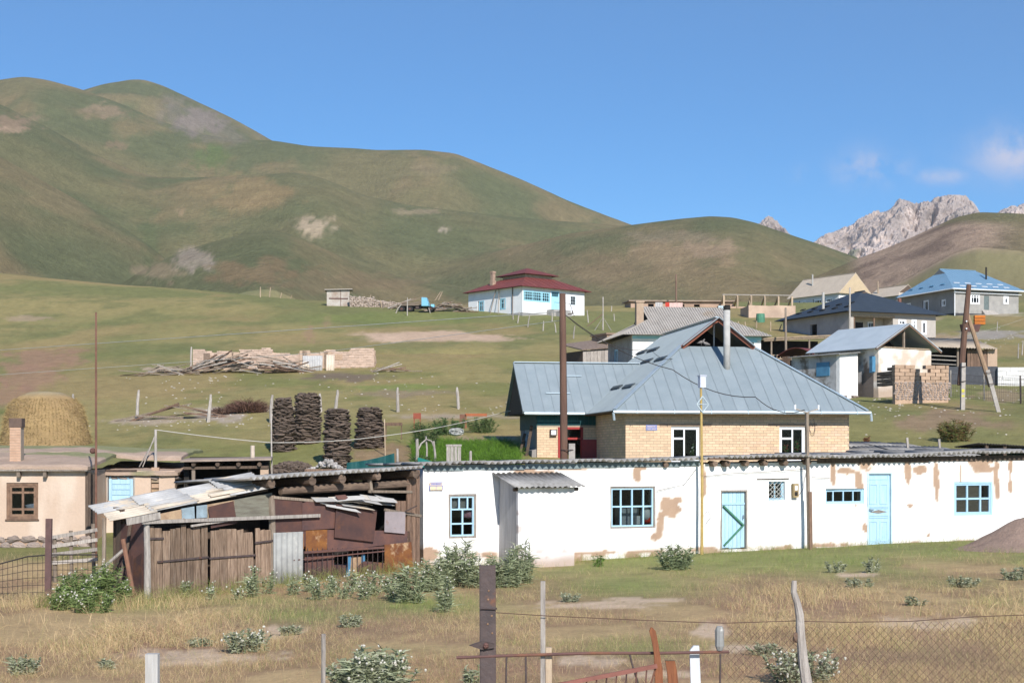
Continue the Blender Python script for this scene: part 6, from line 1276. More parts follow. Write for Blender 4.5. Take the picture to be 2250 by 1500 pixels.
DRK = pm('dark_blue_shingle', (.040, .052, .068), (.032, .042, .055), 1.2, rough=.55, bump=.05, rnd=.02)
rf, plD = big_roof(t, wD, dD, hD, .9, 3.15, 'y', .92, 1.0, DRK, 1.2, 0)
kf = [k for k in plD if abs(plD[k][0][0] + .9) < .01 and abs(plD[k][1][0] + .9) < .01][0]
for i in range(5):
    for j in (0, 1): p, n, up, ac = on_plane(plD[kf], .14 + .165 * i + .06 * j, 1.7 + 1.35 * j); ob('roof_vent', MB().beam(p - ac * .4 + n * .06, p + ac * .4 + n * .06, .4, .1, n), pm('black_vent', (.015, .018, .022), None, 4), rf)
ob('stove_pipe', MB().tube([(1.1, 6.8, hD + .5), (1.1, 6.8, hD + 2.9)], .16, 10), ASB, rf)
# ---- blue-roofed grey house
t, pl, z0 = far_house('blue_roofed_house', 'large grey house with bright blue metal roof and white gutters', 2098, 226, 20, 10, 14, 3, 0, 0, 0, 1, 'x', 1, 1)
wU = pl.at(2238); hU = pl.at(2150, 637)[1] - z0; dU = 13.2
u1_ = frect(pl, 2132, 646, 2153, 668, z0); u2_ = frect(pl, 2162, 650, 2173, 681, z0); u3_ = frect(pl, 2205, 650, 2216, 668, z0)
shell(t, wU, dU, hU, CEM, pm('shade_dark_render', (.27, .265, .26), (.21, .205, .2), .6, bump=.15), [u1_, u2_, u3_], [(2.2, 1.6, 3.2, 2.6), (6.4, 1.0, 7.7, 2.9), (11, 1.0, 12.2, 2.9)], sink=3, plinth=.4, pm_=pm('black_plinth', (.06, .06, .065), None, 3))  # side walls get a darker copy of the render as painted shade
window(t, *u1_, frame=WHITE_P, vb=(.33, .66), hb=(.68,), ft=.14, bt=.1); window(t, *u3_, frame=WHITE_P, vb=(.45,), hb=(.7,), ft=.13, bt=.1); ob('door', MB().box(u2_[0], .05, u2_[1], u2_[2], .12, u2_[3]), pm('grey_door', (.16, .2, .2), None, 3), t)
for q in ((2.2, 1.6, 3.2, 2.6), (6.4, 1.0, 7.7, 2.9), (11, 1.0, 12.2, 2.9)): side_window(t, *q, frame=WHITE_P, vb=(.4,), ft=.13, bt=.1)
BLR = pm('blue_metal_roof', (.20, .34, .47), (.175, .305, .43), 1, rough=.4, bump=.03, rnd=.02, metal=.15)
rf, plU = big_roof(t, wU, dU, hU, .8, 3.7, 'x', .80, 1.0, BLR, .6, .03, gm_=CEM, hk=.48)
ob('gutter', MB().tube([(-.85, -.86, hU - .05), (wU + .85, -.86, hU - .05)], .09, 6).tube([(-.86, -.8, hU - .05), (-.86, dU, hU - .05)], .09, 6), WHITE_P, t); ob('downpipe', MB().tube([(-.1, -.12, -.4), (-.1, -.12, hU - .2), (-.7, -.7, hU - .05)], .07, 6), WHITE_P, t); ob('fascia', MB().box(-.3, -.35, hU - .55, wU + .3, -.05, hU - .45), WHITE_P, t)
for i in range(5):
    for j in (0, 1): p, n, up, ac = on_plane(plU['near'], .17 + .15 * i - .02 * j, 1.0 + 1.2 * j); ob('snow_guard', MB().beam(p - ac * .5 + n * .1, p + ac * .5 + n * .1, .16, .05, n), WHITE_P, rf)
for i in range(4):
    p, n, up, ac = on_plane(plU['low'], .2 + .18 * i, 1.3); ob('snow_guard', MB().beam(p - ac * .5 + n * .1, p + ac * .5 + n * .1, .16, .05, n), BLUE_D, rf)
ob('stove_pipe', MB().tube([(wU - 3.2, 3.4, hU + 1), (wU - 3.2, 3.4, hU + 3.9)], .13, 8), DARKIN, rf)
ob('steps', MB().slab([(u2_[0] - .5, -2.2, -.9), (u2_[2] + 2.5, -2.2, -.9), (u2_[2] + .6, -.06, u2_[1]), (u2_[0] - .4, -.06, u2_[1])], .4), CONC, t)
# rusty tank and orange crates in front of it
g = gp(2130, 190); tk = thing('steel_trough', 'rusty brown steel trough standing on the grass below the blue-roofed house', 'trough', g); ob('hull', MB().slab([(-1.1, -.5, .9), (1.3, -.5, .9), (1.05, -.35, 0), (-.85, -.35, 0)], -.9, (0, 1, 0)), RUST, tk); ob('leg', MB().box(-.8, -.2, -.4, -.7, -.1, 0), IRON, tk); ob('leg', MB().box(.9, -.2, -.4, 1.0, -.1, 0), IRON, tk)
g = gp(2152, 205); pj = thing('orange_crates', 'stack of three orange crates before the blue-roofed house', 'crates', g)
for k in range(3): ob('crate', MB().box(-.7, -.3, .1 + k * .42, .7, .3, .45 + k * .42), pm('orange_crate', (.55, .17, .03), None, 3), pj)
# ---- beige gabled house and its small neighbours
t, pl, z0 = far_house('beige_roofed_house', 'white two-storey house with pale sand-coloured gable roof', 1843, 268, 33, 7, 14, 3.4, 0, 0, 0, 1, 'y', 0, 0)
wE = pl.at(1908); hE = pl.at(1843, 644)[1] - z0; dE = 12
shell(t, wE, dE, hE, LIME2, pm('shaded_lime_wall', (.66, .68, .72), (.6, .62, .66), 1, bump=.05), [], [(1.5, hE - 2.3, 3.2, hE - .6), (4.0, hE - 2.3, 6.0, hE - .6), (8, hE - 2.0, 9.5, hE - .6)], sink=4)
for q in ((1.5, hE - 2.3, 3.2, hE - .6), (4.0, hE - 2.3, 6.0, hE - .6), (8, hE - 2.0, 9.5, hE - .6)): side_window(t, *q, frame=WHITE_P, vb=(.33, .66), hb=(.6,), ft=.15, bt=.12)
SAND = pm('sand_slate', (.52, .44, .35), (.46, .385, .305), .8, bump=.1, rnd=.02)
rf, _ = big_roof(t, wE, dE, hE, .5, 3.7, 'y', 0, 0, SAND, 1.1, 0, gm_=pm('buff_gable', (.56, .44, .29), (.5, .39, .26), 1)); ob('stove_pipe', MB().tube([(2.0, 8.5, hE + 1.0), (2.0, 8.5, hE + 4.2)], .14, 8), ASB, rf)
t, pl, z0 = far_house('small_tan_house', 'small brown house with tan roof between the beige and blue roofs', 1975, 258, 30, 5, 7, 2.6, 0, 0, 0, 1, 'y', 0, 0)
hT = pl.at(1985, 650)[1] - z0; shell(t, 5, 8, hT, pm('red_brown_wall', (.20, .09, .07), None, 2), CEM, sink=4); big_roof(t, 5, 8, hT, .5, 2.0, 'y', .3, .3, SAND, 1.1, 0)
ob('stove_pipe', MB().tube([(1.0, 6, hT), (1.0, 6, hT + 3.0)], .12, 8), W_TAN, t)
# ---- long row of mud sheds with a pole frame, far up the slope
t, pl, z0 = far_house('mud_shed_row', 'long low row of pinkish mud sheds with flat roof on the upper slope', 1386, 238, 6, 18, 5, 2, 0, 0, 0, 1, 'x', 1, 1, cat='shed')
wM = pl.at(1612); hM = pl.at(1480, 661)[1] - z0
shell(t, wM, 5, hM, pm('pink_mud', (.47, .33, .25), (.33, .225, .17), .45, bump=.3), ADOBE, [(.3 + i * 2.4, .2, 1.2 + i * 2.4, hM - .5) for i in (1, 3, 4, 6)], sink=2.5)
ob('roof', MB().slab([(-.4, -.5, hM + .02), (wM + .3, -.5, hM + .12), (wM + .3, 5.4, hM + .25), (-.4, 5.4, hM + .2)], .18), pm('brown_earth_roof', (.33, .25, .2), (.25, .19, .15), 1), t)
t, pl, z0 = far_house('pole_frame_barn', 'unfinished barn of pale posts and rafters over low mud walls', 1590, 236, 10, 18, 5, 2, 0, 0, 0, 1, 'x', 1, 1, cat='barn')
wF = pl.at(1740); hF = pl.at(1650, 651)[1] - z0
wallob('wall', t, pm('pink_mud'), wF, -2.5, hF - 1.6, .4); wallob('rear_wall', t, pm('pink_mud'), wF, -2.5, hF - 1.2, .4, loc=(0, 5, 0)); wallob('side_wall', t, pm('pink_mud'), 4.6, -2.5, hF - 1.3, .35, rot=R(90), loc=(wF, .41, 0))
for i in range(6): x = wF * i / 5; ob('post', MB().box(x - .13, -.16, -.5, x + .13, -.01, hF), W_TAN, t); ob('rafter', MB().beam((x, 0, hF + .05), (x + 1.2, 5.2, hF - 1.1), .2, .25), W_TAN, t)
ob('top_rail', MB().beam((-.2, .05, hF + .2), (wF + .2, .05, hF + .26), .18, .14), W_GREY, t)
t, pl, z0 = far_house('mud_yard_wall', 'low tan mud yard wall with a dark damp stretch', 1645, 212, 6, 6, 1, 2, 0, 0, 0, 1, 'x', 1, 1, cat='wall')
hY = pl.at(1690, 672)[1] - z0; wallob('wall', t, pm('tan_yard_mud', (.50, .37, .28), (.36, .26, .20), .5, bump=.3), pl.at(1748), -2.5, lambda x: hY + .15 * float(vn(x, 0, 4)), .5, step=.5); wallob('side_wall', t, ADOBE, 4, -2.5, hY, .4, rot=R(90), loc=(.4, .51, 0))
g = gp(1671, 205); tag(ob('green_barrel', MB().tube([(0, 0, -.3), (0, 0, .5), (0, 0, 1.1)], [.55, .6, .55], 12), GREEN_P, loc=g), 'round green barrel before the tan mud yard wall', 'barrel')
# laundry line near the sheds
for px0, px1, py0, py1, c_, lb in ((1471, 1500, 665, 678, (.74, .5, .46), 'pale pink sheet drying before the mud sheds'), (1462, 1471, 664, 678, (.62, .07, .05), 'bright red cloth drying before the mud sheds'), (1440, 1456, 664, 680, (.5, .48, .48), 'grey clothes drying before the mud sheds')):
    a, b = P(px0, py1, 234), P(px1, py0, 234); m = MB()
    for i in range(6): x0_, x1_ = (b.x - a.x) * i / 6, (b.x - a.x) * (i + 1) / 6; m.slab([(x0_, .06 * (i % 2), 0), (x1_, .06 * ((i + 1) % 2), 0), (x1_, .06 * ((i + 1) % 2), b.z - a.z), (x0_, .06 * (i % 2), b.z - a.z)], .02, (0, -1, 0))
    tag(ob('laundry', m, pm('cloth_' + lb.split()[1], c_, None, 6, bump=.2), loc=a), lb, 'laundry')
# ---- open timber shelter, tin-roofed wagon hut, slate-roofed byre
t, pl, z0 = far_house('timber_shelter', 'dark open timber shelter with sagging pole roof behind the steel roof', 1678, 118, 10, 6, 4, 2.2, 0, 0, 0, 1, 'x', 1, 1, cat='shelter')
wT = pl.at(1835); hT = pl.at(1750, 744)[1] - z0
ob('roof', MB().slab([(-.2, -.5, hT), (wT + .2, -.5, hT + .35), (wT + .2, 4.2, hT + .6), (-.2, 4.2, hT + .25)], .12), pm('earth_pole_roof', (.33, .25, .17), (.2, .15, .11), 2), t); ob('front_pole', MB().tube([(-.1, -.35, hT - .2), (wT / 2, -.35, hT - .02), (wT, -.35, hT + .15)], .09, 8), W_TAN, t)
for px in (1692, 1775, 1822): u = pl.at(px); ob('post', MB().tube([(u, -.3, -1.5), (u, -.3, hT)], .07, 7), W_WOOD, t)
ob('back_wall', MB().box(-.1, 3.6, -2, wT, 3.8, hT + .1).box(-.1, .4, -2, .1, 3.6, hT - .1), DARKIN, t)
for i in range(9): ob('rail_post', MB().box(.3 + i * .28, -.5, -1.2, .35 + i * .28, -.45, .55), W_TAN, t)
ob('rail', MB().box(.2, -.53, .5, 2.9, -.505, .58), W_TAN, t); ob('cart_wheel', MB().tube([(1.1 + .42 * math.cos(a), -.6, -.15 + .42 * math.sin(a)) for a in np.linspace(0, 2 * math.pi, 18)], .06, 6), W_TAN, t)
ob('sorted_planks', MB().box(2.0, -.6, -1.5, 3.4, -.2, .1).box(.1, -.65, -1.8, 1.9, -.3, -.75), W_TAN, t)
t, pl, z0 = far_house('wagon_hut', 'brown plank wagon hut with curved dark red tin roof', 1785, 94, 38, 2.2, 4, 1.9, 0, 0, 0, 1, 'x', 1, 1, cat='hut')
wW = pl.at(1838); hW = pl.at(1800, 778)[1] - z0
for i in range(7): ob('plank', MB().box(wW * i / 7 + .008, 0, -1.2, wW * (i + 1) / 7 - .008, .04, hW), W_BROWN, t)
for i in range(8):
    if i in (3, 5): continue
    ob('plank', MB().box(0, .05 + i * .3, -1.2, .04, .33 + i * .3, hW - .05), W_BROWN, t)
ob('inner', MB().box(.1, .2, -1.2, wW - .1, 2.6, hW - .3), DARKIN, t)
m = MB(); prev = None
for k in range(9):
    y = -.15 + 2.9 * k / 8; z = hW + .45 * math.sin(math.pi * k / 8); cur = [(-.15, y, z), (wW + .15, y, z)]
    if prev: m.slab([prev[0], prev[1], cur[1], cur[0]], .03)
    prev = cur
ob('roof', m, REDR, t)
t, pl, z0 = far_house('slate_byre', 'open byre with wide sagging slate roof and mud pier beyond the gabled hut', 2036, 106, 8, 5, 4, 2, 0, 0, 0, 1, 'x', 1, 1, cat='byre')
wV = pl.at(2192); hV = pl.at(2120, 762)[1] - z0; rs = wavesheet('roof_sheet', 1.05, 3.9, .19, .03)
for i in range(5):
    o = ob('roof_sheet', rs, pm('tan_slate', (.42, .35, .27), (.33, .27, .21), 1.5, bump=.3, rnd=.1), t); o.location = (-.1 + i * 1.0, -.5, hV - .05 - .02 * i); o.rotation_euler = (R(14), R(1.2 + random.uniform(-.5, .5)), 0)
ob('pier', MB().box(wV - .75, -.05, -1, wV - .05, .5, hV - .1), ADOBE, t); ob('back_wall', MB().box(0, 2.6, -1, wV, 2.8, hV + .3), DARKIN, t)
for i in range(6): ob('board', MB().box(wV - 2.2 + i * .24, 0, -1, wV - 1.98 + i * .24, .04, hV - .2), W_BROWN, t)
for i in range(4): ob('rail', MB().tube([(.1, -.1, .2 + i * .28), (2.1, -.1, .12 + i * .28)], .03, 5), W_GREY, t)
ob('post', MB().tube([(2.2, -.1, -1), (2.2, -.1, hV - .1)], .07, 7), W_WOOD, t)
# block walls by the pole
t, pl, z0 = far_house('dark_stone_wall', 'low dark grey block wall behind the propped pole', 2084, 93, -4, 4, .3, 1, 0, 0, 0, 1, 'x', 1, 1, cat='wall'); wX = pl.at(2192); hX = pl.at(2140, 805)[1] - z0
wallob('wall', t, pm('slate_blocks', (.085, .09, .105), (.06, .065, .075), 4, bump=.4), wX, -1.2, hX, .3)
t, pl, z0 = far_house('white_block_wall', 'low whitewashed block wall adjoining the dark stone wall', 2193, 92.5, -2, 4, .3, 1, 0, 0, 0, 1, 'x', 1, 1, cat='wall'); hX = pl.at(2220, 803)[1] - z0
o = ob('blockwork', brickset(3.6, -.9, lambda u: hX, .5, .25, .006, 0, .25, C(.6, .59, .58), .06), RBV, t); o['kind'] = 'stuff'
# ---- slate shed roofs right behind the white building
t, pl, z0 = far_house('rear_slate_shed', 'low shed with broad uneven grey slate roof behind the whitewashed building', 1868, 57.5, 14, 6, 4, 1.5, 0, 0, 0, 1, 'x', 1, 1, cat='shed')
zf = pl.at(1990, 1003)[1] - z0; wR = pl.at(2150); rs = wavesheet('roof_sheet', .98, 1.8, .19, .03)
for j in range(3):
    for i in range(6):
        if j == 2 and i in (0, 5): continue
        o = ob('roof_sheet', rs, SLATE_L if (i + j) % 3 else SLATE, t); o.location = (-.3 + i * .92 + j * .1, -.2 + j * 1.6, zf + .02 * (i % 2) + j * .19 + random.uniform(-.02, .02)); o.rotation_euler = (R(6.5 + random.uniform(-1.2, 1.2)), R(random.uniform(-1, 1)), R(random.uniform(-2, 2)))
ob('walls', MB().box(0, 0, -1, wR - .3, .25, zf - .05).box(0, 4.2, -1, wR - .3, 4.4, zf + .3), ADOBE, t)
for px, py in ((1996, 975), (2066, 978)): a = pl.at(px, py, 2.5); ob('roof_stake', MB().beam((a[0], 2.5, zf + .1), (a[0] - .06, 2.5, a[1] - z0 + .25), .09, .05), W_GREY, t)
a = pl.at(2056, 1000, .2); tag(ob('ochre_box', MB().box(-.2, -.1, 0, .2, .12, .14).box(-.22, -.12, .141, .22, .14, .17), pm('ochre_wood', (.42, .24, .08), None, 4), loc=(*pl.w(a[0], .2), a[1] + .04)), 'small ochre wooden box on the grey slate roof', 'box')
t, pl, z0 = far_house('black_shelter', 'small open shelter with a dark corrugated roof beyond the slate shed', 2150, 58.5, 12, 3, 2, 1.5, 0, 0, 0, 1, 'x', 1, 1, cat='shelter'); zf = pl.at(2200, 972)[1] - z0
rs = wavesheet('roof_sheet', 1.0, 1.9, .12, .02)
for i in range(4): o = ob('roof_sheet', rs, pm('black_tin', (.05, .048, .047), (.035, .033, .032), 3), t); o.location = (i * .95, 0, zf - .02 - i * .05); o.rotation_euler = (R(-4), R(3), 0)
for u in (.35, 1.1, 2.6): ob('post', MB().box(u, .1, -1.2, u + .12, .2, zf - .05), W_DARK, t)
ob('back_wall', MB().box(1.0, 1.4, -1.2, 3.6, 1.5, zf - .15), DARKIN, t)
# ---- things by the far fence: tin shed, stone wall, truck, timber
t, pl, z0 = far_house('tin_shed', 'small patched tin shed at the end of the stone wall', 718, 212, 4, 3.2, 3, 1.5, 0, 0, 0, 1, 'x', 1, 1, cat='shed'); hN = pl.at(745, 637)[1] - z0; wN = pl.at(768)
wallob('wall', t, pm('patched_tin', (.50, .47, .43), (.33, .25, .2), .8, bump=.1), wN, -1.5, hN, .1); wallob('side_wall', t, W_DARK, 2.5, -1.5, hN, .1, rot=R(90), loc=(.1, .11, 0)); ob('roof', MB().slab([(-.3, -.4, hN + .05), (wN + .4, -.4, hN + .15), (wN + .4, 2.8, hN + .2), (-.3, 2.8, hN + .1)], .1), W_GREY, t); ob('door_bar', MB().box(.3, -.05, hN - 1.25, wN - .2, -.01, hN - 1.1).box(wN * .6, -.05, -.8, wN * .62, -.01, hN), RUST, t)
t, pl, z0 = far_house('dry_stone_wall', 'long dry stone wall between the tin shed and the parked truck', 770, 211, 6, 7, .5, 1.5, 0, 0, 0, 1, 'x', 1, 1, cat='wall'); wN = pl.at(882); m = MB(); tp = lambda u: np.interp(u, [0, wN * .45, wN * .5, wN], [1.5, 1.45, 1.05, .75])
u = 0
while u < wN:
    z = -.9
    while z < tp(u): s_ = random.uniform(.12, .24); m.lump((u + random.uniform(-.05, .05), random.uniform(-.05, .1), z), (s_ * 1.1, .22, s_ * .7), 6, 4, .3); z += s_ * 1.05
    u += .26
o = ob('stones', m, pm('wall_stones', (.46, .38, .32), (.24, .19, .16), 3.2, bump=.5), t); o['kind'] = 'stuff'
# flatbed truck
g = gp(905, 204); TR = thing('flatbed_truck', 'old light blue flatbed truck parked before the stone wall', 'truck', g, R(-4)); TR.scale = (1, .8, .72)
s_ = 204 / F; X = lambda px: (px - 905) * s_
cab = ob('cab', MB().slab([(X(931), -.9, .75), (X(946), -.9, .75), (X(946), -.9, 1.45), (X(944), -.9, 1.6), (X(942), -.9, 2.25), (X(931), -.9, 2.3)], -1.8, (0, -1, 0)), pm('truck_blue', (.22, .52, .70), (.18, .44, .62), 3, rough=.4), TR)
ob('side_window', MB().box(X(934), -.92, 1.5, X(941), -.905, 2.1), pm('dark_glass', (.03, .035, .04), None, 4, rough=.1, bump=0), cab); ob('bonnet', MB().box(X(948), -.7, .7, X(955), .7, 1.25), pm('truck_blue'), TR); ob('bumper', MB().box(X(953), -.9, .45, X(957), .9, .7), IRON, TR)
ob('load_bed', MB().box(X(874), -1.1, 1.0, X(931), 1.1, 1.15).box(X(874), -1.1, 1.16, X(875), 1.1, 1.4), W_WOOD, TR); ob('chassis', MB().box(X(878), -.5, .6, X(953), .5, .99), DARKIN, TR); ob('fuel_tank', MB().box(X(915), -.9, .45, X(926), -.5, .85), IRON, TR)
TYRE = pm('tyre_rubber', (.025, .025, .025), None, 5)
for px in (884, 902, 947):
    for sy in (-.95, .7): w_ = ob('wheel', MB().tube([(X(px), sy, .42), (X(px), sy + .25, .42)], .45, 14), TYRE, TR); ob('hub', MB().tube([(X(px), sy - .02, .42), (X(px), sy + .02, .42)], .2, 10), RUST, w_)
for k, (a_, b_) in enumerate(((876, 930), (872, 925), (880, 931))): ob('loaded_plank', MB().beam((X(a_), -.6 + .6 * k, 1.25 + .1 * k), (X(b_), -.6 + .6 * k, 1.75 - .2 * k), .25, .08), W_WOOD, TR)
lumber(950, 1026, 668, 206, 40, 'long jumble of timber and scrap beside the red-roofed house', 1.1, 21, 1.5, 4.5, 15); lumber(868, 925, 652, 209, 16, 'stack of poles behind the parked truck', 1.5, 22, 2, 5, 8)
for k, (x0, x1) in enumerate(((956, 968), (963, 972))): tag(ob('raised_pole', MB().tube([P(x0, 660, 207), P(x1, 641, 207)], .07, 6), W_TAN), 'slanting pale pole raised above the timber jumble', 'pole', 'slanting poles above the timber')
# dirt heap at the end of the white wall
g = gp(2275, 46.5); A_, B_ = np.meshgrid(np.linspace(0, 2 * math.pi, 61), np.linspace(0, 1, 26)); rr2 = 1 - B_; hz = 1.15 * np.exp(-(rr2 * 1.55) ** 2) - .12; nz = 1 + .25 * (fbm(np.cos(A_) * 2 + 3, np.sin(A_) * 2 + B_ * 2, 4, 6) - .5)
HV = np.stack([2.6 * rr2 * nz * np.cos(A_), 1.7 * rr2 * nz * np.sin(A_), hz + .09 * (fbm(np.cos(A_) * rr2 * 7, np.sin(A_) * rr2 * 7, 4, 8) - .5)], -1); q = np.arange(61 * 26).reshape(26, 61); q = np.stack([q[:-1, :-1], q[:-1, 1:], q[1:, 1:], q[1:, :-1]], -1).reshape(-1, 4)
o = ob('dirt_heap', npmesh('dirt_heap', HV.reshape(-1, 3), q, mixc3(np.zeros(A_.shape + (3,)) + C(.34, .245, .195), C(.26, .185, .15), fbm(A_ * 5, B_ * 14, 4, 2)).reshape(-1, 3), smooth=True), vcm('gravel_heap', fine=14, amp=.45, bump=1, bdist=.06), loc=(g.x, g.y, g.z)); tag(o, 'heap of reddish gravel piled against the white wall', 'dirt heap')
# ================================================================== poles
def up_pole(name, px, ytop, d, r0, r1, mat, label, cat, lean=0, zb=None, n=10, jit=.04):
    x = (px - CX) * d / F; g = G(x, d) if zb is None else zb; h = EYE + (HY - ytop) * d / F - g
    o = thing(name, label, cat, (x, d, g)); ob('shaft', MB().tube([(lean * t, 0, -.4 + (h + .4) * t) for t in np.linspace(0, 1, 7)], [r0 + (r1 - r0) * t for t in np.linspace(0, 1, 7)], n, jit=jit), mat, o, smooth=True); return o, h
POLE = pm('tarred_pole', (.155, .088, .062), (.095, .055, .042), 3, stretch=(5, 5, .3), bump=.5, rnd=.05)
o, h = up_pole('utility_pole', 1241, 645, 52, .145, .105, POLE, 'tall dark brown wooden utility pole behind the slate roof edge', 'utility pole', lean=-.08)
ob('concrete_stub', MB().box(.13, -.14, -.3, .34, .12, EYE + (HY - 974) * 52 / F - G((1241 - CX) * 52 / F, 52)), CONC, o)
for z in (EYE + (HY - 988) * 52 / F - o.location.z, 1.0): ob('binding_wire', MB().tube([(.37 * math.cos(a) * .7 + .1, .2 * math.sin(a), z) for a in np.linspace(0, 6.28, 14)], .014, 5), IRON, o)
ob('insulator', MB().tube([(.1, -.12, h - .7), (.25, -.14, h - .7), (.25, -.14, h - .55)], .02, 5), IRON, o); ob('insulator', MB().tube([(.25, -.14, h - .58), (.25, -.14, h - .46)], .04, 8), WHITE_P, o)
u = PW.at(1542, off=-.35); X, Y = PW.w(u, -.35); z1 = EYE + (HY - 850) * Y / F
o = thing('lamp_pole', 'thin yellow-painted pole with a lamp box and diamond ornament before the white wall', 'pole', (X, Y, G(X, Y)), PW.th); hb = z1 - G(X, Y)
ob('shaft', MB().tube([(0, 0, -.3), (.01, 0, hb * .45), (-.03, 0, hb)], [.05, .042, .035], 8), PLANKY, o); ob('lamp_box', MB().box(-.09, -.07, hb - .02, .10, .07, hb + .32).box(-.11, -.09, hb + .321, .12, .09, hb + .35), pm('pale_violet_box', (.55, .58, .68), (.42, .44, .52), 5), o)
zc = EYE + (HY - 888) * Y / F - G(X, Y); m = MB()
for a in range(4): p = [(.2 * math.cos(math.pi / 2 * k), -.05, zc + .24 * math.sin(math.pi / 2 * k)) for k in (a, a + 1)]; m.beam(p[0], p[1], .02, .03); m.beam((0, -.05, zc), p[0], .015, .02)
ob('diamond_ornament', m, pm('pale_metal', (.45, .53, .58), None, 4), o)
u = PW.at(1777, off=-.4); X, Y = PW.w(u, -.4); z1 = EYE + (HY - 905) * Y / F; hb = z1 - G(X, Y)
o = thing('service_pole', 'spliced brown wooden pole with forked wire bracket before the white wall', 'pole', (X, Y, G(X, Y)), PW.th)
ob('shaft', MB().beam((0.02, 0, -.3), (-.07, 0, hb), .085, .08), W_WOOD, o); ob('splice', MB().beam((.03, -.075, -.3), (.0, -.075, hb * .42), .10, .06), W_BROWN, o)
for sg in (-1, 1): ob('bracket_arm', MB().beam((-.07, 0, hb - .02), (-.07 + sg * .42, 0, hb + .1), .035, .04), W_GREY, o); ob('insulator', MB().tube([(-.07 + sg * .42, 0, hb + .08), (-.07 + sg * .42, 0, hb + .22)], .03, 8), WHITE_P, o)
ob('cable_loop', MB().tube([(.1 + .10 * math.cos(a), -.04, hb - .55 + .22 * math.sin(a) + .01 * a) for a in np.linspace(0, 15, 44)], .008, 4), WIRE, o)
o, h = up_pole('aerial_mast', 211, 686, 46.5, .042, .028, pm('rusty_pipe', (.20, .10, .07), (.13, .07, .05), 4), 'tall thin rusty pipe mast beside the adobe house', 'mast', n=8)
ob('mast_ball', MB().lump((-.1, 0, EYE + (HY - 990) * 46.5 / F - o.location.z), .09, 8, 6, .05), RUST, o)
# the propped double pole on concrete stubs
g = gp(2114, 75); o = thing('propped_pole', 'brown wooden pole on a concrete stub propped by a slanting second pole', 'utility pole', g); s_ = 75 / F; zz = lambda py: EYE + (HY - py) * 75 / F - g.z
ob('concrete_stub', MB().beam((-.02, -.12, -.4), (.02, -.12, zz(797)), .19, .2), CONC, o); ob('shaft', MB().tube([(-.06 * 1, .1, zz(846)), (.12, .1, zz(740)), (.36, .1, zz(625))], [.16, .15, .12], 10, jit=.05), POLE, o)
g2 = gp(2198, 73.5); dx, dy, dz = g2.x - g.x, g2.y - g.y, g2.z - g.z
ob('concrete_stub', MB().beam((dx, dy, dz - .3), (dx - .58, dy + .1, zz(816)), .18, .18), CONC, o); ob('prop_pole', MB().tube([(dx - .36, dy + .32, zz(850)), (.33, .25, zz(690))], [.13, .10], 9), pm('tan_pole', (.33, .22, .14), (.24, .16, .10), 3, stretch=(4, 4, .4)), o)
for (x, y, py) in ((.0, -.02, 806), (.0, -.02, 838), (dx - .54, dy + .15, 822), (dx - .42, dy + .12, 846)): ob('binding_wire', MB().tube([(x + .19 * math.cos(a), y + .26 * math.sin(a), zz(py) + .03 * math.cos(a)) for a in np.linspace(0, 6.28, 14)], .016, 5), IRON, o)
for py in (706, 722): ob('insulator', MB().tube([(.18, -.04, zz(py)), (.18, -.14, zz(py))], .035, 7), WHITE_P, o)
ob('paint_mark', MB().box(-.085, -.226, zz(872), .06, -.221, zz(868)).box(-.085, -.226, zz(862), .05, -.221, zz(855)), pm('yellow_mark', (.6, .55, .1), None, 4), o)
for px, yt, d, r, mt, lb in ((1486, 603, 235, .16, W_BROWN, 'brown wooden pole standing before the mud sheds'), (1727, 676, 116, .10, W_WOOD, 'grey-brown pole with pale foot beside the timber shelter'), (1867, 632, 160, .12, W_GREY, 'pale grey pole before the dark-roofed house porch'), (598, 906, 56, .035, W_GREY, 'thin pale stake standing beside the dung pile'), (847, 920, 62, .03, W_TAN, 'thin pale stake leaning between dung stacks and garden'), (1158, 905, 68, .03, W_GREY, 'thin white stake near the wing of the brick house'), (876, 985, 53, .05, W_GREY, 'bleached stump post rising behind the teal tarpaulin')):
    up_pole('standing_pole', px, yt, d, r, r * .75, mt, lb, 'pole', lean=random.uniform(-.05, .05))
o, h = up_pole('clothes_post', 342, 943, 54, .05, .045, W_GREY, 'grey clothesline post with two slanting struts on the adobe roof', 'post', zb=2.5)
for k in (0, .12): ob('strut', MB().tube([(-.45 - k, 0, .1), (0, 0, h - .15 - k)], .02, 5), W_GREY, o)
# lines
def line(pts, r, mat, label, name='wire', sag=0):
    q = []
    for a, b in zip(pts[:-1], pts[1:]):
        for t in np.linspace(0, 1, 9)[:-1]: p = a.lerp(b, t); p.z -= sag * 4 * t * (1 - t); q.append(p)
    q.append(pts[-1]); tag(ob(name, MB().tube(q, r, 4), mat), label, 'wire' if name != 'clothesline' else 'rope')
line([P(343, 944, 54), P(595, 972, 56), P(770, 966, 57.5), P(958, 940, 60), P(1108, 905, 66), P(1172, 889, 65)], .014, ROPE, 'white clothesline running past the dung stacks to the brick house', 'clothesline', .03)
line([P(-300, 790, 90), P(0, 769, 80), P(1238, 684, 52)], .012, WIRE_L, 'upper pale overhead wire crossing the green slope to the pole'); line([P(-300, 835, 90), P(0, 823, 82), P(700, 775, 66), P(1238, 703, 52)], .009, WIRE_L, 'lower pale overhead wire crossing the green slope to the pole')
line([P(1240, 690, 52), P(1478, 812, 49), P(1660, 872, 47.5), P(1768, 900, 46.2)], .013, WIRE, 'dark service wire running from the tall pole to the spliced pole', sag=.25); line([P(1240, 690, 52), P(1430, 768, 57), P(1505, 765, 61)], .010, WIRE, 'thin dark wire from the tall pole to the steel roof gable', sag=.4)
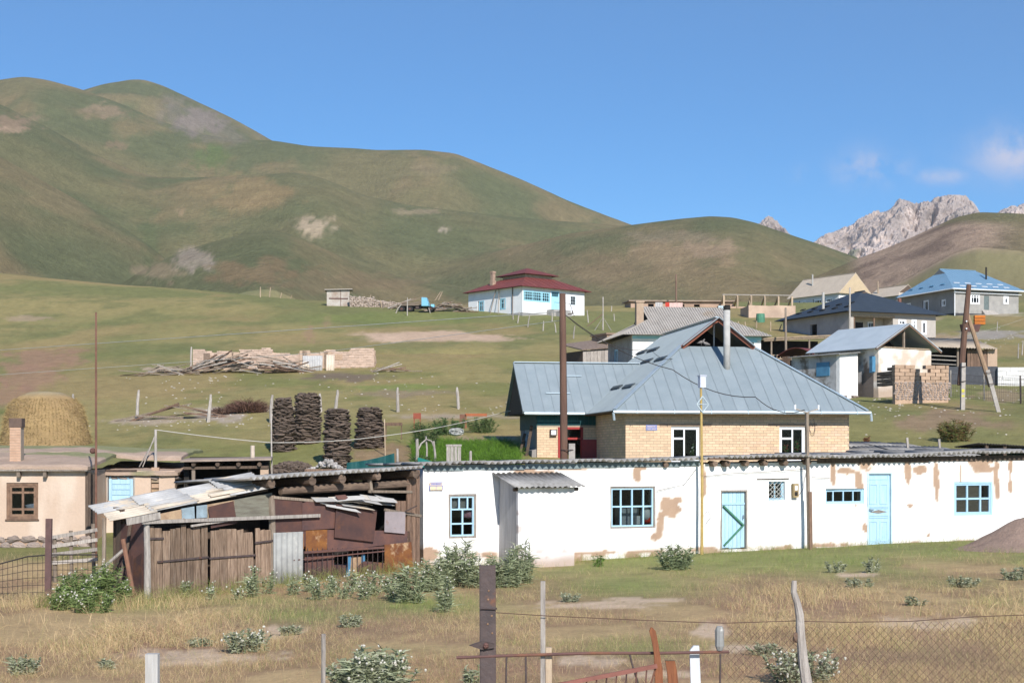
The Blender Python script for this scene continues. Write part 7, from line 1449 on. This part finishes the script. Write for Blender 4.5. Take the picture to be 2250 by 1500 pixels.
line([P(1815, 852 - 75, 84), P(2250, 700, 120)], .006, WIRE_L, 'faint wire passing above the gabled hut', sag=.5)
# pigeons on the roof edge
for px, py, sg in ((1541, 758, 1), (1551, 761, -1)):
    p, n = ray_on(PB, fp, px, py); M = Matrix.Translation((PB.x0, PB.y0, 0)) @ Matrix.Rotation(PB.th, 4, 'Z'); w_ = M @ (p + Vector((0, 0, .09)))
    m = MB().tube([(-.17 * sg, 0, -.02), (-.1 * sg, 0, 0), (-.03 * sg, 0, .02), (.05 * sg, 0, .04), (.09 * sg, 0, .09), (.11 * sg, 0, .125), (.125 * sg, 0, .13), (.15 * sg, 0, .125)], [.012, .035, .062, .055, .032, .03, .024, .004], 9)
    m.tube([(0, .02, -.02), (.01 * sg, .02, -.1)], .006, 4).tube([(0, -.02, -.02), (.01 * sg, -.02, -.1)], .006, 4); o = ob('pigeon', m, pm('grey_plumage', (.22, .2, .19), (.13, .12, .12), 9), loc=w_, smooth=True); tag(o, 'grey pigeon perched at the gable foot of the steel roof, facing ' + ('the stove pipe' if sg > 0 else 'the tall pole'), 'bird')

# ================================================================== fence posts on the slopes
def post_row(L, label, group, mat=W_GREY, rad=.055):
    for px, yt, yb, *ln in L:
        d = hit(px, yb); x = (px - CX) * d / F; g = G(x, d); h = max(.4, (yb - yt) * d / F); lean = (ln[0] if ln else random.uniform(-4, 4)) * d / F
        m = MB(); k = random.uniform(-.03, .03); m.tube([(0, 0, -.3), (lean * .4 + k, 0, h * .45), (lean * .8 + k, 0, h * .8), (lean, 0, h)], [rad * 1.1, rad, rad * .9, rad * .6], 7, jit=.2)
        o = ob('fence_post', m, mat, loc=(x, d, g)); tag(o, label, 'post', group)
post_row([(301, 857, 924, 4), (457, 866, 927, 6), (596, 868, 930), (705, 864, 905), (736, 857, 902, 6), (875, 851, 905), (1008, 851, 897, -4), (1124, 838, 893, 8), (161, 866, 900), (420, 762, 812), (1157, 838, 880)], 'weathered post of the broken fence below the ruin', 'posts of the fence below the ruin', rad=.085)
post_row([(895, 654, 694), (946, 676, 688), (1128, 683, 703), (1137, 686, 711, 4), (1159, 690, 719, 5), (1193, 705, 727), (1222, 709, 731), (1260, 715, 744), (1213, 684, 707), (1293, 681, 709), (868, 668, 688, 14), (1350, 690, 706), (1343, 672, 684)], 'thin pale post of the fence below the red-roofed house', 'posts of the fence below the red-roofed house', W_GREY, .07)
post_row([(572, 630, 653), (592, 631, 653), (615, 635, 652, 4), (635, 636, 655, 6), (655, 635, 655, 6), (678, 638, 657, 5), (700, 641, 658, 5), (811, 648, 673), (838, 660, 676)], 'leaning pale post of the fence beside the tin shed', 'posts of the fence beside the tin shed', W_TAN, .09)
post_row([(1622, 706, 722), (1638, 706, 720), (1662, 705, 722), (1693, 707, 728), (1712, 712, 726, 5), (1735, 706, 727), (1722, 706, 728), (1650, 660, 680), (1745, 712, 730), (1760, 715, 728)], 'stub post of the yard fence before the dark-roofed house', 'posts of the yard fence before the dark-roofed house', W_TAN, .075)
post_row([(2190, 706, 728), (2237, 755, 788), (2245, 748, 780), (2040, 790, 806)], 'pale post on the grass beyond the propped pole', 'posts on the grass beyond the propped pole', W_GREY, .05)
o, h = up_pole('swing_frame', 1325, 652, 186, .09, .06, W_GREY, 'pale pole frame with crossed struts below the red-roofed house', 'frame'); ob('strut', MB().tube([(-1.0, 0, 0), (0, 0, 1.6), (1.1, 0, -.2)], .05, 6), W_GREY, o); ob('boom', MB().tube([(-1.9, 0, .5), (0, 0, 2.0)], .06, 6), W_BROWN, o)
# mesh fence by the propped pole
g = gp(2222, 82); MF = thing('mesh_fence', 'thin wire mesh fence with rusty posts beside the propped pole', 'fence', g)
for px in (2090, 2163, 2243): q = gp(px, 84 - (px - 2090) * .03) - g; ob('post', MB().tube([(q.x, q.y, q.z - .3), (q.x - .03, q.y, q.z + 1.45)], .04, 6), IRON if px > 2200 else W_GREY, MF)
a, b = gp(2086, 84.1) - g, gp(2300, 77.7) - g; m = MB()
for i in range(46): p = a.lerp(b, i / 45); m.tube([(p.x, p.y, p.z), (p.x, p.y, p.z + 1.25)], .005, 3)
for z in (.1, .5, .9, 1.25): m.tube([a + Vector((0, 0, z)), b + Vector((0, 0, z))], .008, 3)
ob('wire_mesh', m, IRON, MF)

# ================================================================== fence in the foreground
FD = 11.0
def FP(px, py, off=0): return P(px, py, FD + off)
def gz_(px, off=0): return gp(px, FD + off).z
def fpost(name, px, ytop, r, mat, label, pxb=None, shape='round', n=9, w_=None, off=0):
    a = FP(px, ytop, off); b = gp(pxb if pxb is not None else px, FD + off); t = thing(name, label, 'post', b)
    if shape == 'round': ob('shaft', MB().tube([Vector((0, 0, -.3)).lerp(a - b, k) for k in np.linspace(0, 1, 9)], [r * (1.05 - .15 * k) for k in np.linspace(0, 1, 9)], n, jit=.14), mat, t)
    else: ob('shaft', MB().beam((0, 0, -.3), a - b, w_[0], w_[1], (0, 1, 0)), mat, t)
    return t, a - b
# rolled-steel channel post with a bracket
a = FP(1071, 1241); b = gp(1074, FD); t = thing('steel_channel_post', 'thick dark rusty steel channel post with a pointed bracket', 'post', b); m = MB()
top = a - b; hw = .052
ob('shaft', MB().beam((0, 0, -.3), top, .105, .012, (0, 1, 0)).beam((-hw, .03, -.3), top + Vector((-hw, .03, 0)), .012, .06, (0, 1, 0)).beam((hw, .03, -.3), top + Vector((hw, .03, 0)), .012, .06, (0, 1, 0)), pm('dark_channel_steel', (.10, .072, .068), (.065, .05, .05), 7, rough=.55, bump=.2, c3=(.17, .08, .05), scale3=5), t)
zb = FP(1071, 1416).z - b.z; ob('bracket', MB().slab([(-.14, -.03, zb), (-.05, -.03, zb + .03), (.04, -.03, zb + .012), (.04, -.03, zb - .018), (-.05, -.03, zb - .03)], .03, (0, -1, 0)), IRON, t); ob('bracket_bolt', MB().lump((-.02, -.035, zb), .022, 7, 5, .1), RUST, t)
for py in (1297, 1316, 1352, 1370, 1390): ob('rivet', MB().lump((random.uniform(-.01, .03), -.008, FP(1071, py).z - b.z), (.008, .005, .008), 6, 4, 0), pm('bare_rust_spot', (.3, .18, .11), None, 5), t)
ob('tie_wire', MB().tube([(-.056, -.02, FP(1071, 1336).z - b.z), (.056, -.02, FP(1071, 1337).z - b.z), (.056, .06, FP(1071, 1337).z - b.z), (-.056, .06, FP(1071, 1336).z - b.z)], .004, 4), IRON, t)
t, tp = fpost('timber_post', 1193, 1276, .02, W_GREY, 'slender grey sawn timber post beside the steel channel post', shape='sq', w_=(.034, .04), off=.05)
t, tp = fpost('short_timber_post', 1206, 1421, .02, W_TAN, 'short pale timber post tied to the slender grey one', shape='sq', w_=(.042, .045), off=.06)
t = thing('pipe_rail', 'rusty round pipe rail with short hanging bars across the foreground', 'rail', gp(1300, FD)); g = gp(1300, FD)
ob('pipe', MB().tube([FP(1003, 1444) - g, FP(1100, 1440) - g, FP(1300, 1434) - g, FP(1450, 1434) - g, FP(1602, 1431) - g], .011, 8), RUST, t)
for px, yb in ((1113, 1530), (1155, 1530), (1583, 1530)): ob('bar', MB().tube([FP(px, 1436) - g, FP(px + random.uniform(-2, 2), yb) - g], .007, 6), IRON, t)
ob('bar', MB().tube([FP(1383, 1432) - g, FP(1388, 1455) - g, FP(1402, 1500) - g], .007, 6), IRON, t)
def splinter(name, pts, px_b, mat, label, off, th=.03):
    b = gp(px_b, FD + off); t = thing(name, label, 'post', b); m = MB()
    for (x0, x1, y0), (x2, x3, y1) in zip(pts[:-1], pts[1:]): m.slab([FP(x0, y0, off) - b, FP(x1, y0, off) - b, FP(x3, y1, off) - b, FP(x2, y1, off) - b], th, (0, -1, 0))
    ob('shaft', m, mat, t)
ORW = pm('orange_stained_wood', (.29, .115, .055), (.17, .065, .035), 5, stretch=(6, 6, .6), bump=.5)
splinter('split_post', [(1430, 1434, 1378), (1427, 1441, 1386), (1433, 1446, 1410), (1437, 1450, 1435), (1438, 1456, 1470), (1440, 1458, 1530), (1440, 1458, 1660)], 1449, ORW, 'splintered orange-stained wooden post leaning over the pipe rail', -.06)
splinter('stub_post', [(1462, 1483, 1451), (1466, 1488, 1475), (1471, 1493, 1530), (1472, 1495, 1660)], 1483, ORW, 'short orange-stained wooden stub beside the white plank', .08)
splinter('white_plank_post', [(1524, 1536, 1418), (1516, 1537, 1428), (1516, 1537, 1436), (1518, 1540, 1510), (1520, 1542, 1660)], 1530, pm('white_painted_wood', (.72, .74, .78), (.6, .62, .66), 5, stretch=(4, 4, .6)), 'white-painted broken plank standing at the pipe rail', .05)
# fallen gate frame
g = gp(1340, FD); t = thing('iron_gate', 'rust-red iron gate frame with bars leaning against the split post', 'gate', g)
ob('top_rail', MB().beam(FP(1205, 1508, -.1) - g, FP(1444, 1462, -.1) - g, .03, .02, (0, 1, 0)), pm('rust_red_angle', (.24, .10, .08), (.17, .075, .06), 5), t)
for k in range(9): px = 1245 + k * 22; ob('bar', MB().tube([FP(px, 1500 - k * 4.3, -.09) - g, FP(px - 12, 1640, -.09) - g], .006, 5), RUST, t)
ob('brace', MB().tube([FP(1440, 1468, -.08) - g, FP(1400, 1600, -.08) - g], .007, 5), RUST, t)
# plastic bottle over a rod
m = MB().tube([(0, 0, -.09), (0, 0, -.06), (0, 0, .05), (0, 0, .08)], [.02, .034, .03, .022], 8, jit=.25); o = ob('plastic_bottle', m, pm('cloudy_plastic', (.24, .24, .235), (.18, .18, .175), 5, rough=.3, bump=.2), loc=FP(1581, 1400)); tag(o, 'crushed grey plastic bottle stuck on the fence rod', 'bottle')
# crooked tree-branch post, chain link, wires
b = gp(1768, FD); t = thing('crooked_post', 'bleached crooked branch post carrying the chain-link fence', 'post', b)
ob('shaft', MB().tube([FP(x, y, -.03) - b for x, y in ((1745, 1275), (1744, 1300), (1752, 1325), (1757, 1350), (1760, 1400), (1765, 1450), (1772, 1500), (1776, 1660))], [.018, .022, .026, .031, .032, .035, .04, .045], 10, jit=.14), pm('bleached_branch', (.50, .45, .41), (.34, .30, .27), 6, stretch=(6, 6, .8), bump=.6), t)
ob('knot', MB().lump(FP(1747, 1400, -.05) - b, (.018, .02, .035), 8, 6, .3), W_BROWN, t)
g = gp(1900, FD); t = thing('chain_link_fence', 'rusty diamond chain-link fence hung from a single wire', 'fence', g); CH = pm('rusted_mesh_wire', (.13, .08, .06), (.09, .055, .042), 9, bump=0)
x0, x1 = (1592 - CX) * FD / F, (2420 - CX) * FD / F; zt_ = lambda x: EYE + (HY - np.interp(x * F / FD + CX, [1592, 1640, 1750, 1850, 2000, 2130, 2250, 2420], [1378, 1368, 1366, 1368, 1366, 1356, 1352, 1350])) * FD / F
zlow = g.z + .03; m = MB(); pt = .056; x = x0 - 2
while x < x1 + 2:
    for sg in (1, -1):
        seg = []
        for k in range(60):
            zz_ = zlow + k * .03; xx = x + sg * (zz_ - zlow) * .95 + .004 * math.sin(k * 1.3 + x * 9)
            if x0 <= xx <= x1 and zz_ <= zt_(xx): seg.append((xx, FD + .004 * sg + .012 * math.sin(xx * 3) , zz_))
            elif len(seg) > 1: break
        if len(seg) > 1: m.tube([Vector(p) - g for p in seg[::4] + ([seg[-1]] if (len(seg) - 1) % 4 else [])], .0014, 3, caps=False)
    x += pt
ob('wire_mesh', m, CH, t)
ob('top_wire', MB().tube([FP(1090, 1345) - g] + [FP(x, y) - g for x, y in ((1200, 1352), (1420, 1362), (1590, 1368), (1745, 1363), (1850, 1366), (2000, 1364), (2140, 1354), (2250, 1350), (2420, 1348))], .0032, 5), CH, t)
t, tp = fpost('pale_square_post', 335, 1435, .02, pm('silver_timber', (.56, .55, .53), (.42, .40, .38), 4, stretch=(6, 6, .5)), 'pale grey square post standing in the dry grass', shape='sq', w_=(.088, .07))
t, tp = fpost('thin_stick', 711, 1392, .018, W_GREY, 'thin bleached stick upright among the thistles', pxb=706)
# ---- fence by the adobe house
g = gp(105, 36); t = thing('iron_fence_post', 'reddish iron post at the corner of the netting', 'post', g); ob('shaft', MB().beam((0, 0, -.3), (.03, 0, EYE + (HY - 1139) * 36 / F - g.z), .14, .09, (0, 1, 0)), pm('purple_brown_iron', (.13, .075, .07), (.09, .055, .052), 5), t)
t = thing('wire_netting', 'sagging wire netting stretched from the iron post', 'netting', g); m = MB()
for i in range(26):
    px = -60 + i * 11; zt2 = EYE + (HY - np.interp(px, [-60, 0, 60, 110, 215], [1255, 1238, 1222, 1218, 1218])) * 36 / F; q = gp(px, 36) - g; m.tube([q, (q.x, q.y, zt2 - g.z)], .006, 3)
for k in range(7): m.tube([Vector((gp(px, 36).x - g.x, 0, (gp(px, 36).z - g.z) * (1 - k / 6) + (EYE + (HY - y) * 36 / F - g.z) * k / 6)) for px, y in ((-60, 1255), (0, 1238), (60, 1222), (110, 1218), (215, 1218))], .006 if k < 6 else .016, 4)
ob('wire_mesh', m, WIRE, t)
g = gp(160, 40); t = thing('slat_fence', 'rough weathered slat fence between the iron post and the shed', 'fence', g); s_ = 40 / F
for px, yt in ((122, 1178), (158, 1165), (207, 1150)): q = gp(px, 40) - g; ob('post', MB().tube([(q.x, 0, q.z - .2), (q.x - .03, 0, EYE + (HY - yt) * 40 / F - g.z)], .05, 7, jit=.15), W_WOOD, t)
for y0, y1 in ((1180, 1163), (1200, 1185), (1218, 1206), (1236, 1228)): ob('slat', MB().beam(P(114, y0, 39.93) - g, P(214, y1, 39.93) - g, .03, .09), W_GREY, t)

# ================================================================== vegetation
GR = vcm('grass_blades', amp=0, bump=0, rough=.8, trans=.25)
def gcol(px, y):
    j = np.clip(np.searchsorted(cols, px) - 1, 0, len(cols) - 1); i = np.clip(np.searchsorted(rows, y) - 1, 0, len(rows) - 1); return col[i, j]
def in_build(x, y):
    r = np.zeros(len(x), bool)
    for pl_, u0_, u1_, o0, o1 in ((PW, -.1, LEN, -.06, 6), (PW, PO_L - .05, PO_R + .05, -PD - .05, 0), (PS, -.1, 8.6, -.1, 3), (PH, -1, AL + .3, -.1, 9), (PB, -3, 9, -.2, 13)):
        dx, dy = x - pl_.x0, y - pl_.y0; u = dx * pl_.c + dy * pl_.s; v_ = -dx * pl_.s + dy * pl_.c; r |= (u > u0_) & (u < u1_) & (v_ > o0) & (v_ < o1)
    return r
def field(n, ylo, yhi, seed, lf, name, label, cut_=None, pxr=(-120, 2380), wd=.012, tint=1.0, power=-1.0, clump=True):
    rg = np.random.default_rng(seed); q = rg.random(n)
    Y = (ylo ** power + q * (yhi ** power - ylo ** power)) ** (1 / power); px = rg.uniform(*pxr, n); X = (px - CX) / F * Y
    if clump: dx = rg.normal(0, .05, (n, 2)); k = rg.integers(0, n, n) // 7 * 7; X = X[k] + dx[:, 0]; Y = Y[k] + dx[:, 1]; px = X / Y * F + CX
    ok = ~in_build(X, Y); X, Y, px = X[ok], Y[ok], px[ok]
    z = Gv(X, Y); yi = HY - (z - EYE) * F / Y; c = gcol(px, Y); L, keep_, c2 = lf(X, Y, px, yi, c, rg)
    X, Y, z, L, c2 = X[keep_], Y[keep_], z[keep_], L[keep_], c2[keep_]; n = len(X)
    pos = np.stack([X, Y, z - .01], 1); nrm = np.tile([0, 0, 1.], (n, 1)); v, f, cc = blades(n, pos, nrm, .75, 1.25, wd, c2 * tint, bend=.42, spread=.75, seed=seed)
    base = np.repeat(pos, 5, 0); v = base + (v - base) * np.repeat(L, 5)[:, None] * np.array([1, 1, 1]); wv = np.tile([0, 0, 0, 0, 0], n)
    o = ob(name, npmesh(name, v, f, cc), GR); tag(o, label, 'grass', kind='stuff')
    return n
def lf_field(X, Y, px, yi, c, rg):
    n = len(X); jj = np.clip(np.searchsorted(cols, px) - 1, 0, len(cols) - 1); ii_ = np.clip(np.searchsorted(rows, Y) - 1, 0, len(rows) - 1); gm_ = GM[ii_, jj]; hN_ = fbm(X / 3, Y / 4, 3, 77); gold = sst(820, 300, px + 300 * (hN_ - .5)) * sst(1295, 1330, yi) * sst(1500, 1400, yi)
    goldr = sst(1500, 1750, px) * sst(1270, 1310, yi) * sst(1440, 1380, yi); green = sst(.0, .06, c[:, 1] - c[:, 0] + .01)
    L = .10 + .10 * hN_ + gold * .20 * (.4 + hN_) + goldr * .12 * (.5 + hN_) + .06 * sst(36, 43, Y)
    dry_ = np.where(rg.random((n, 1)) < .5, C(.58, .44, .25), C(.47, .34, .19)); rb = sst(.5, .7, fbm(X / 2.2, Y / 3, 4, 78)); dry_ = np.where(rg.random((n, 1)) < .12 + .5 * rb[:, None], C(.36, .225, .145), dry_); dry_ = np.where(rg.random((n, 1)) < .22, C(.36, .32, .14), dry_)
    g_ = np.where(rg.random((n, 1)) < .5, C(.18, .245, .07), C(.27, .28, .10))
    w_ = np.clip(gm_ * 1.1 + .06, 0, 1) * (1 - np.maximum(gold, goldr * .7) * .8); pick = rg.random(n) < w_
    c2 = np.where(pick[:, None], g_, dry_) * rg.uniform(.75, 1.3, (n, 1)); bare = (c.sum(1) > .80)
    return L * rg.uniform(.6, 1.3, n), rg.random(n) < np.where(bare, .08, .95) * (.30 + .70 * sst(.30, .55, fbm(X / 1.1, Y / 1.6, 3, 79))), c2
field(330000, 15.5, 47.5, 3, lf_field, 'meadow_grass', 'dry golden and green grass covering the field before the buildings', wd=.014, tint=1.14)
def lf_wall(X, Y, px, yi, c, rg):
    n = len(X); L = rg.uniform(.10, .36, n) * (1 + .4 * (px < 930)); dx, dy = X - PW.x0, Y - PW.y0; v_ = -dx * PW.s + dy * PW.c; keep_ = (v_ > -1.4 * rg.random(n) ** 1.5 - .1) & (v_ < -.06) & (px > 940)
    dx, dy = X - PS.x0, Y - PS.y0; u = dx * PS.c + dy * PS.s; v2 = -dx * PS.s + dy * PS.c; keep_ |= (v2 > -1.3 * rg.random(n) ** 1.4 - .1) & (v2 < -.08) & (u > -3) & (u < 8.5)
    c2 = np.where(rg.random((n, 1)) < .6, C(.19, .24, .07), C(.28, .28, .10)) * rg.uniform(.7, 1.25, (n, 1)); return L, keep_, c2
field(230000, 33, 50.5, 5, lf_wall, 'wall_grass', 'lush green grass along the foot of the white wall and sheds', wd=.016)
def lf_slope(X, Y, px, yi, c, rg):
    n = len(X); L = .05 + .09 * fbm(X / 4, Y / 6, 3, 5) + .04 * (Y > 90); c2 = c * rg.uniform(.7, 1.45, (n, 1)) * np.where(rg.random((n, 1)) < .3, C(1.25, 1.05, .9), C(1, 1, 1)); return L, c.sum(1) < 1.1, c2
field(230000, 50, 300, 9, lf_slope, 'pasture_grass', 'short grazed grass on the slope behind the village', wd=.03, power=-.9)
def lf_garden(X, Y, px, yi, c, rg):
    n = len(X); return rg.uniform(.2, .5, n), (px > 905) & (px < 1145) & (Y > 55) & (Y < 66), np.where(rg.random((n, 1)) < .7, C(.13, .25, .03), C(.09, .16, .035)) * rg.uniform(.7, 1.3, (n, 1))
field(30000, 55, 66, 11, lf_garden, 'garden_grass', 'bright green crop growing in the garden plot', pxr=(905, 1145), wd=.03)
# stones strewn on the slopes
def strew(n, regions, label, name, smin, smax, mat, seed):
    rr = random.Random(seed); m = MB()
    for _ in range(n):
        px, py, rx, ry = rr.choice(regions); a = rr.gauss(px, rx); b = rr.gauss(py, ry); d = hit(a, b) if rr.random() < 2 else 60
        if d < 52: continue
        p = gp(a, d); s_ = rr.uniform(smin, smax) * (d / 90) ** .5; m.lump((p.x, p.y, p.z + s_ * .1), (s_, s_ * .8, s_ * .5), 6, 4, .3)
    o = ob(name, m, mat); tag(o, label, 'stones', kind='stuff')
strew(330, [(430, 855, 60, 25), (470, 915, 60, 12), (850, 850, 120, 20), (2050, 900, 110, 35), (2180, 890, 60, 30), (1950, 885, 60, 15), (2200, 745, 40, 12), (620, 840, 150, 15), (1000, 900, 110, 7), (340, 930, 80, 8)], 'scattered pale stones lying on the village slopes', 'strewn_stones', .035, .085, pm('pale_stone', (.56, .51, .45), (.40, .36, .32), 3, bump=.3), 4)
# thistles and other leafy weeds
LEAF = vcm('weed_leaf', amp=0, bump=0, rough=.7, trans=.2); FLW = pm('thistle_heads', (.66, .64, .57), (.45, .42, .34), 9, bump=.4)
def weed(name, px, ybase, wpx, hpx, label, group=None, leafc=((.32, .35, .215), (.215, .25, .14)), flowers=True, dens=1.0, seed=0, cat='thistle', dov=None, sp=.5):
    d = dov or hit(px, ybase, 12, 60); g = gp(px, d); rg = np.random.default_rng(int(px * 7 + ybase) + seed); w_ = wpx * d / F; h = hpx * d / F; t = thing(name, label, cat, g, group=group)
    ns = max(5, int(wpx / 6 * dens)); M_ = MB(); F_ = MB(); pos = []; nr = []
    for s in range(ns):
        a = rg.uniform(0, 6.28); r = math.sqrt(rg.random()) * .5; b = Vector((r * math.cos(a) * w_ * .55, r * math.sin(a) * w_ * .4, -.05)); hh_ = h * rg.uniform(.55, 1.0) * (1 - .5 * r); e = Vector((b.x * 1.7 + rg.normal(0, .04), b.y * 1.7, hh_))
        M_.tube([b, b.lerp(e, .5) + Vector((rg.normal(0, .02), 0, .02)), e], [.010, .008, .005], 4, caps=False)
        for k in range(int(26 * dens) + 8):
            q = b.lerp(e, rg.uniform(.08, .97)); pos.append(q); th_ = rg.uniform(0, 6.28); nr.append((math.cos(th_), math.sin(th_), rg.uniform(.1, .8)))
        if flowers:
            for k in range(rg.integers(0, 4)): q = e + Vector((rg.normal(0, .05), rg.normal(0, .05), rg.uniform(-.12, .04))); F_.lump(q, rg.uniform(.012, .023), 6, 4, .2)
    n = len(pos); c1, c2 = np.array(leafc[0]), np.array(leafc[1]); cc = np.where(rg.random((n, 1)) < .5, c1, c2) * rg.uniform(.7, 1.3, (n, 1)); ll = np.clip(h * .2, .08, .26)
    v, f, c = blades(n, np.array([tuple(p) for p in pos]), np.array(nr), ll * .5, ll * 1.15, .024, cc, bend=.45, spread=sp, seed=int(px))
    ob('stems', M_, pm('weed_stem', (.20, .22, .11), (.15, .17, .08), 5), t)['kind'] = 'stuff'; ob('leaves', npmesh('leaves', v, f, c), LEAF, t)['kind'] = 'stuff'
    if flowers and F_.v: ob('flower_heads', F_, FLW, t)['kind'] = 'stuff'
SH_L = 'tall white-flowering thistle growing before the plank doors and rusty sheets'
for px, yb, w_, h_ in ((410, 1312, 26, 60), (462, 1318, 26, 50), (557, 1312, 40, 85), (590, 1305, 30, 60), (700, 1318, 50, 65), (740, 1305, 36, 55), (780, 1300, 50, 55), (822, 1310, 50, 70), (640, 1308, 40, 50), (675, 1300, 36, 55), (720, 1312, 40, 48), (800, 1318, 44, 50), (850, 1300, 46, 62), (868, 1316, 44, 60), (525, 1318, 26, 40), (760, 1316, 40, 44)): weed('thistle', px, yb, w_, h_, SH_L, 'thistles before the sheds', dens=1.1)
WL_L = 'dense tall grey-green thistle clump against the white wall corner'
for px, yb, w_, h_ in ((905, 1325, 80, 105), (945, 1300, 60, 90), (978, 1290, 66, 95), (1012, 1288, 90, 125), (983, 1345, 46, 95), (1040, 1292, 60, 90), (1115, 1290, 100, 100), (1150, 1282, 60, 110), (1090, 1288, 50, 80)): weed('thistle', px, yb, w_, h_, WL_L, 'thistles at the white wall corner', dens=1.5)
for k, (px, yb, w_, h_) in enumerate(((170, 1335, 110, 100), (225, 1330, 90, 110), (265, 1325, 60, 70), (200, 1345, 120, 60), (130, 1340, 70, 60))): weed('thistle', px, yb, w_, h_, 'white-flowering weed clump at the shed corner below the slat fence', 'weeds at the shed corner', leafc=((.21, .27, .10), (.14, .20, .065)), dens=1.5)
weed('leafy_bush', 1485, 1252, 90, 66, 'rounded dark green bush before the white wall under the bare plaster patch', leafc=((.24, .285, .16), (.16, .20, .10)), flowers=True, dens=1.8, cat='bush')
weed('leafy_weed', 1312, 1245, 50, 32, 'low bright green weed at the wall foot beside the porch', leafc=((.12, .22, .04), (.09, .16, .03)), flowers=False, cat='weed')
FL_ = 'spreading grey-green thistle growing in the open dry field'
for px, yb, w_, h_ in ((545, 1432, 130, 60), (765, 1378, 75, 40), (640, 1395, 70, 26), (48, 1482, 90, 50), (235, 1470, 50, 26), (1760, 1500, 190, 85), (1688, 1440, 70, 30), (1838, 1258, 50, 34), (1918, 1258, 50, 40), (2112, 1290, 90, 30), (2230, 1275, 70, 36), (1040, 1515, 50, 60), (1250, 1322, 60, 22), (1890, 1290, 80, 24), (440, 1420, 60, 24), (2010, 1330, 50, 22)): weed('field_thistle', px, yb, w_, h_, {545: 'wide grey-green thistle beside the pale gravel patch in the dry grass', 1760: 'grey-green thistle clump at the foot of the crooked branch post', 1040: 'small thistle growing beside the steel channel post', 765: 'low thistle in the dry grass below the rusty barn front', 1250: 'low weed at the edge of the bare patch before the porch', 2112: 'grey-green thistle before the reddish gravel heap'}.get(px, FL_), 'thistles in the open field', leafc=((.36, .37, .26), (.25, .27, .17)), dens=1.3, flowers=w_ > 100)
weed('large_thistle', 815, 1530, 230, 120, 'broad grey-green thistle bush behind the thin bleached stick', leafc=((.36, .38, .26), (.25, .28, .17)), dens=1.8, cat='thistle')
weed('garden_bush', 935, 975, 70, 75, 'dark leafy bush at the garden edge behind the branch arch', leafc=((.09, .15, .05), (.06, .10, .04)), flowers=False, dens=2, cat='bush', dov=64)
weed('garden_bush', 985, 955, 90, 50, 'green leafy garden shrub beside the wire coil', leafc=((.10, .17, .06), (.07, .12, .05)), flowers=False, dens=2, cat='bush', dov=69); weed('garden_bush', 1060, 945, 90, 40, 'low green shrub below the rusty orange barrier', leafc=((.12, .18, .06), (.08, .12, .05)), flowers=False, dens=2, cat='bush', dov=70)
weed('garden_bush', 925, 1010, 60, 60, 'dark shrub behind the teal cloth at the roof corner', leafc=((.07, .12, .04), (.05, .085, .035)), flowers=False, dens=2, cat='bush', dov=58)
weed('russet_bush', 2100, 988, 90, 55, 'upright russet and green bush behind the grey slate roof', leafc=((.20, .125, .055), (.13, .15, .045)), flowers=False, dens=2.4, cat='bush', dov=63, sp=.25); weed('russet_bush', 1908, 968, 24, 18, 'tiny russet shrub beside the rear slate shed', leafc=((.26, .11, .06), (.2, .1, .05)), flowers=False, dens=2, cat='bush', dov=64)
weed('hay_weeds', 100, 978, 170, 20, 'green weeds along the foot of the haystack', leafc=((.12, .2, .05), (.09, .14, .04)), flowers=False, dens=1.8, cat='weeds', dov=68.5)
# ================================================================== haze: thin even air round everything
hb_ = MB().box(-3200, -120, -30, 3200, 3900, 1300); hz = bpy.data.materials.new('thin_air'); hz.use_nodes = True; tt = hz.node_tree; tt.nodes.clear()
oo = N(tt, 'ShaderNodeOutputMaterial'); pv = N(tt, 'ShaderNodeVolumePrincipled', ins={'Color': (.86, .91, 1.0, 1), 'Density': .00009, 'Anisotropy': .1}); tt.links.new(pv.outputs[0], oo.inputs['Volume'])
o = ob('haze', hb_, hz); tag(o, 'thin bluish haze in the air over the valley', 'haze', kind='stuff')
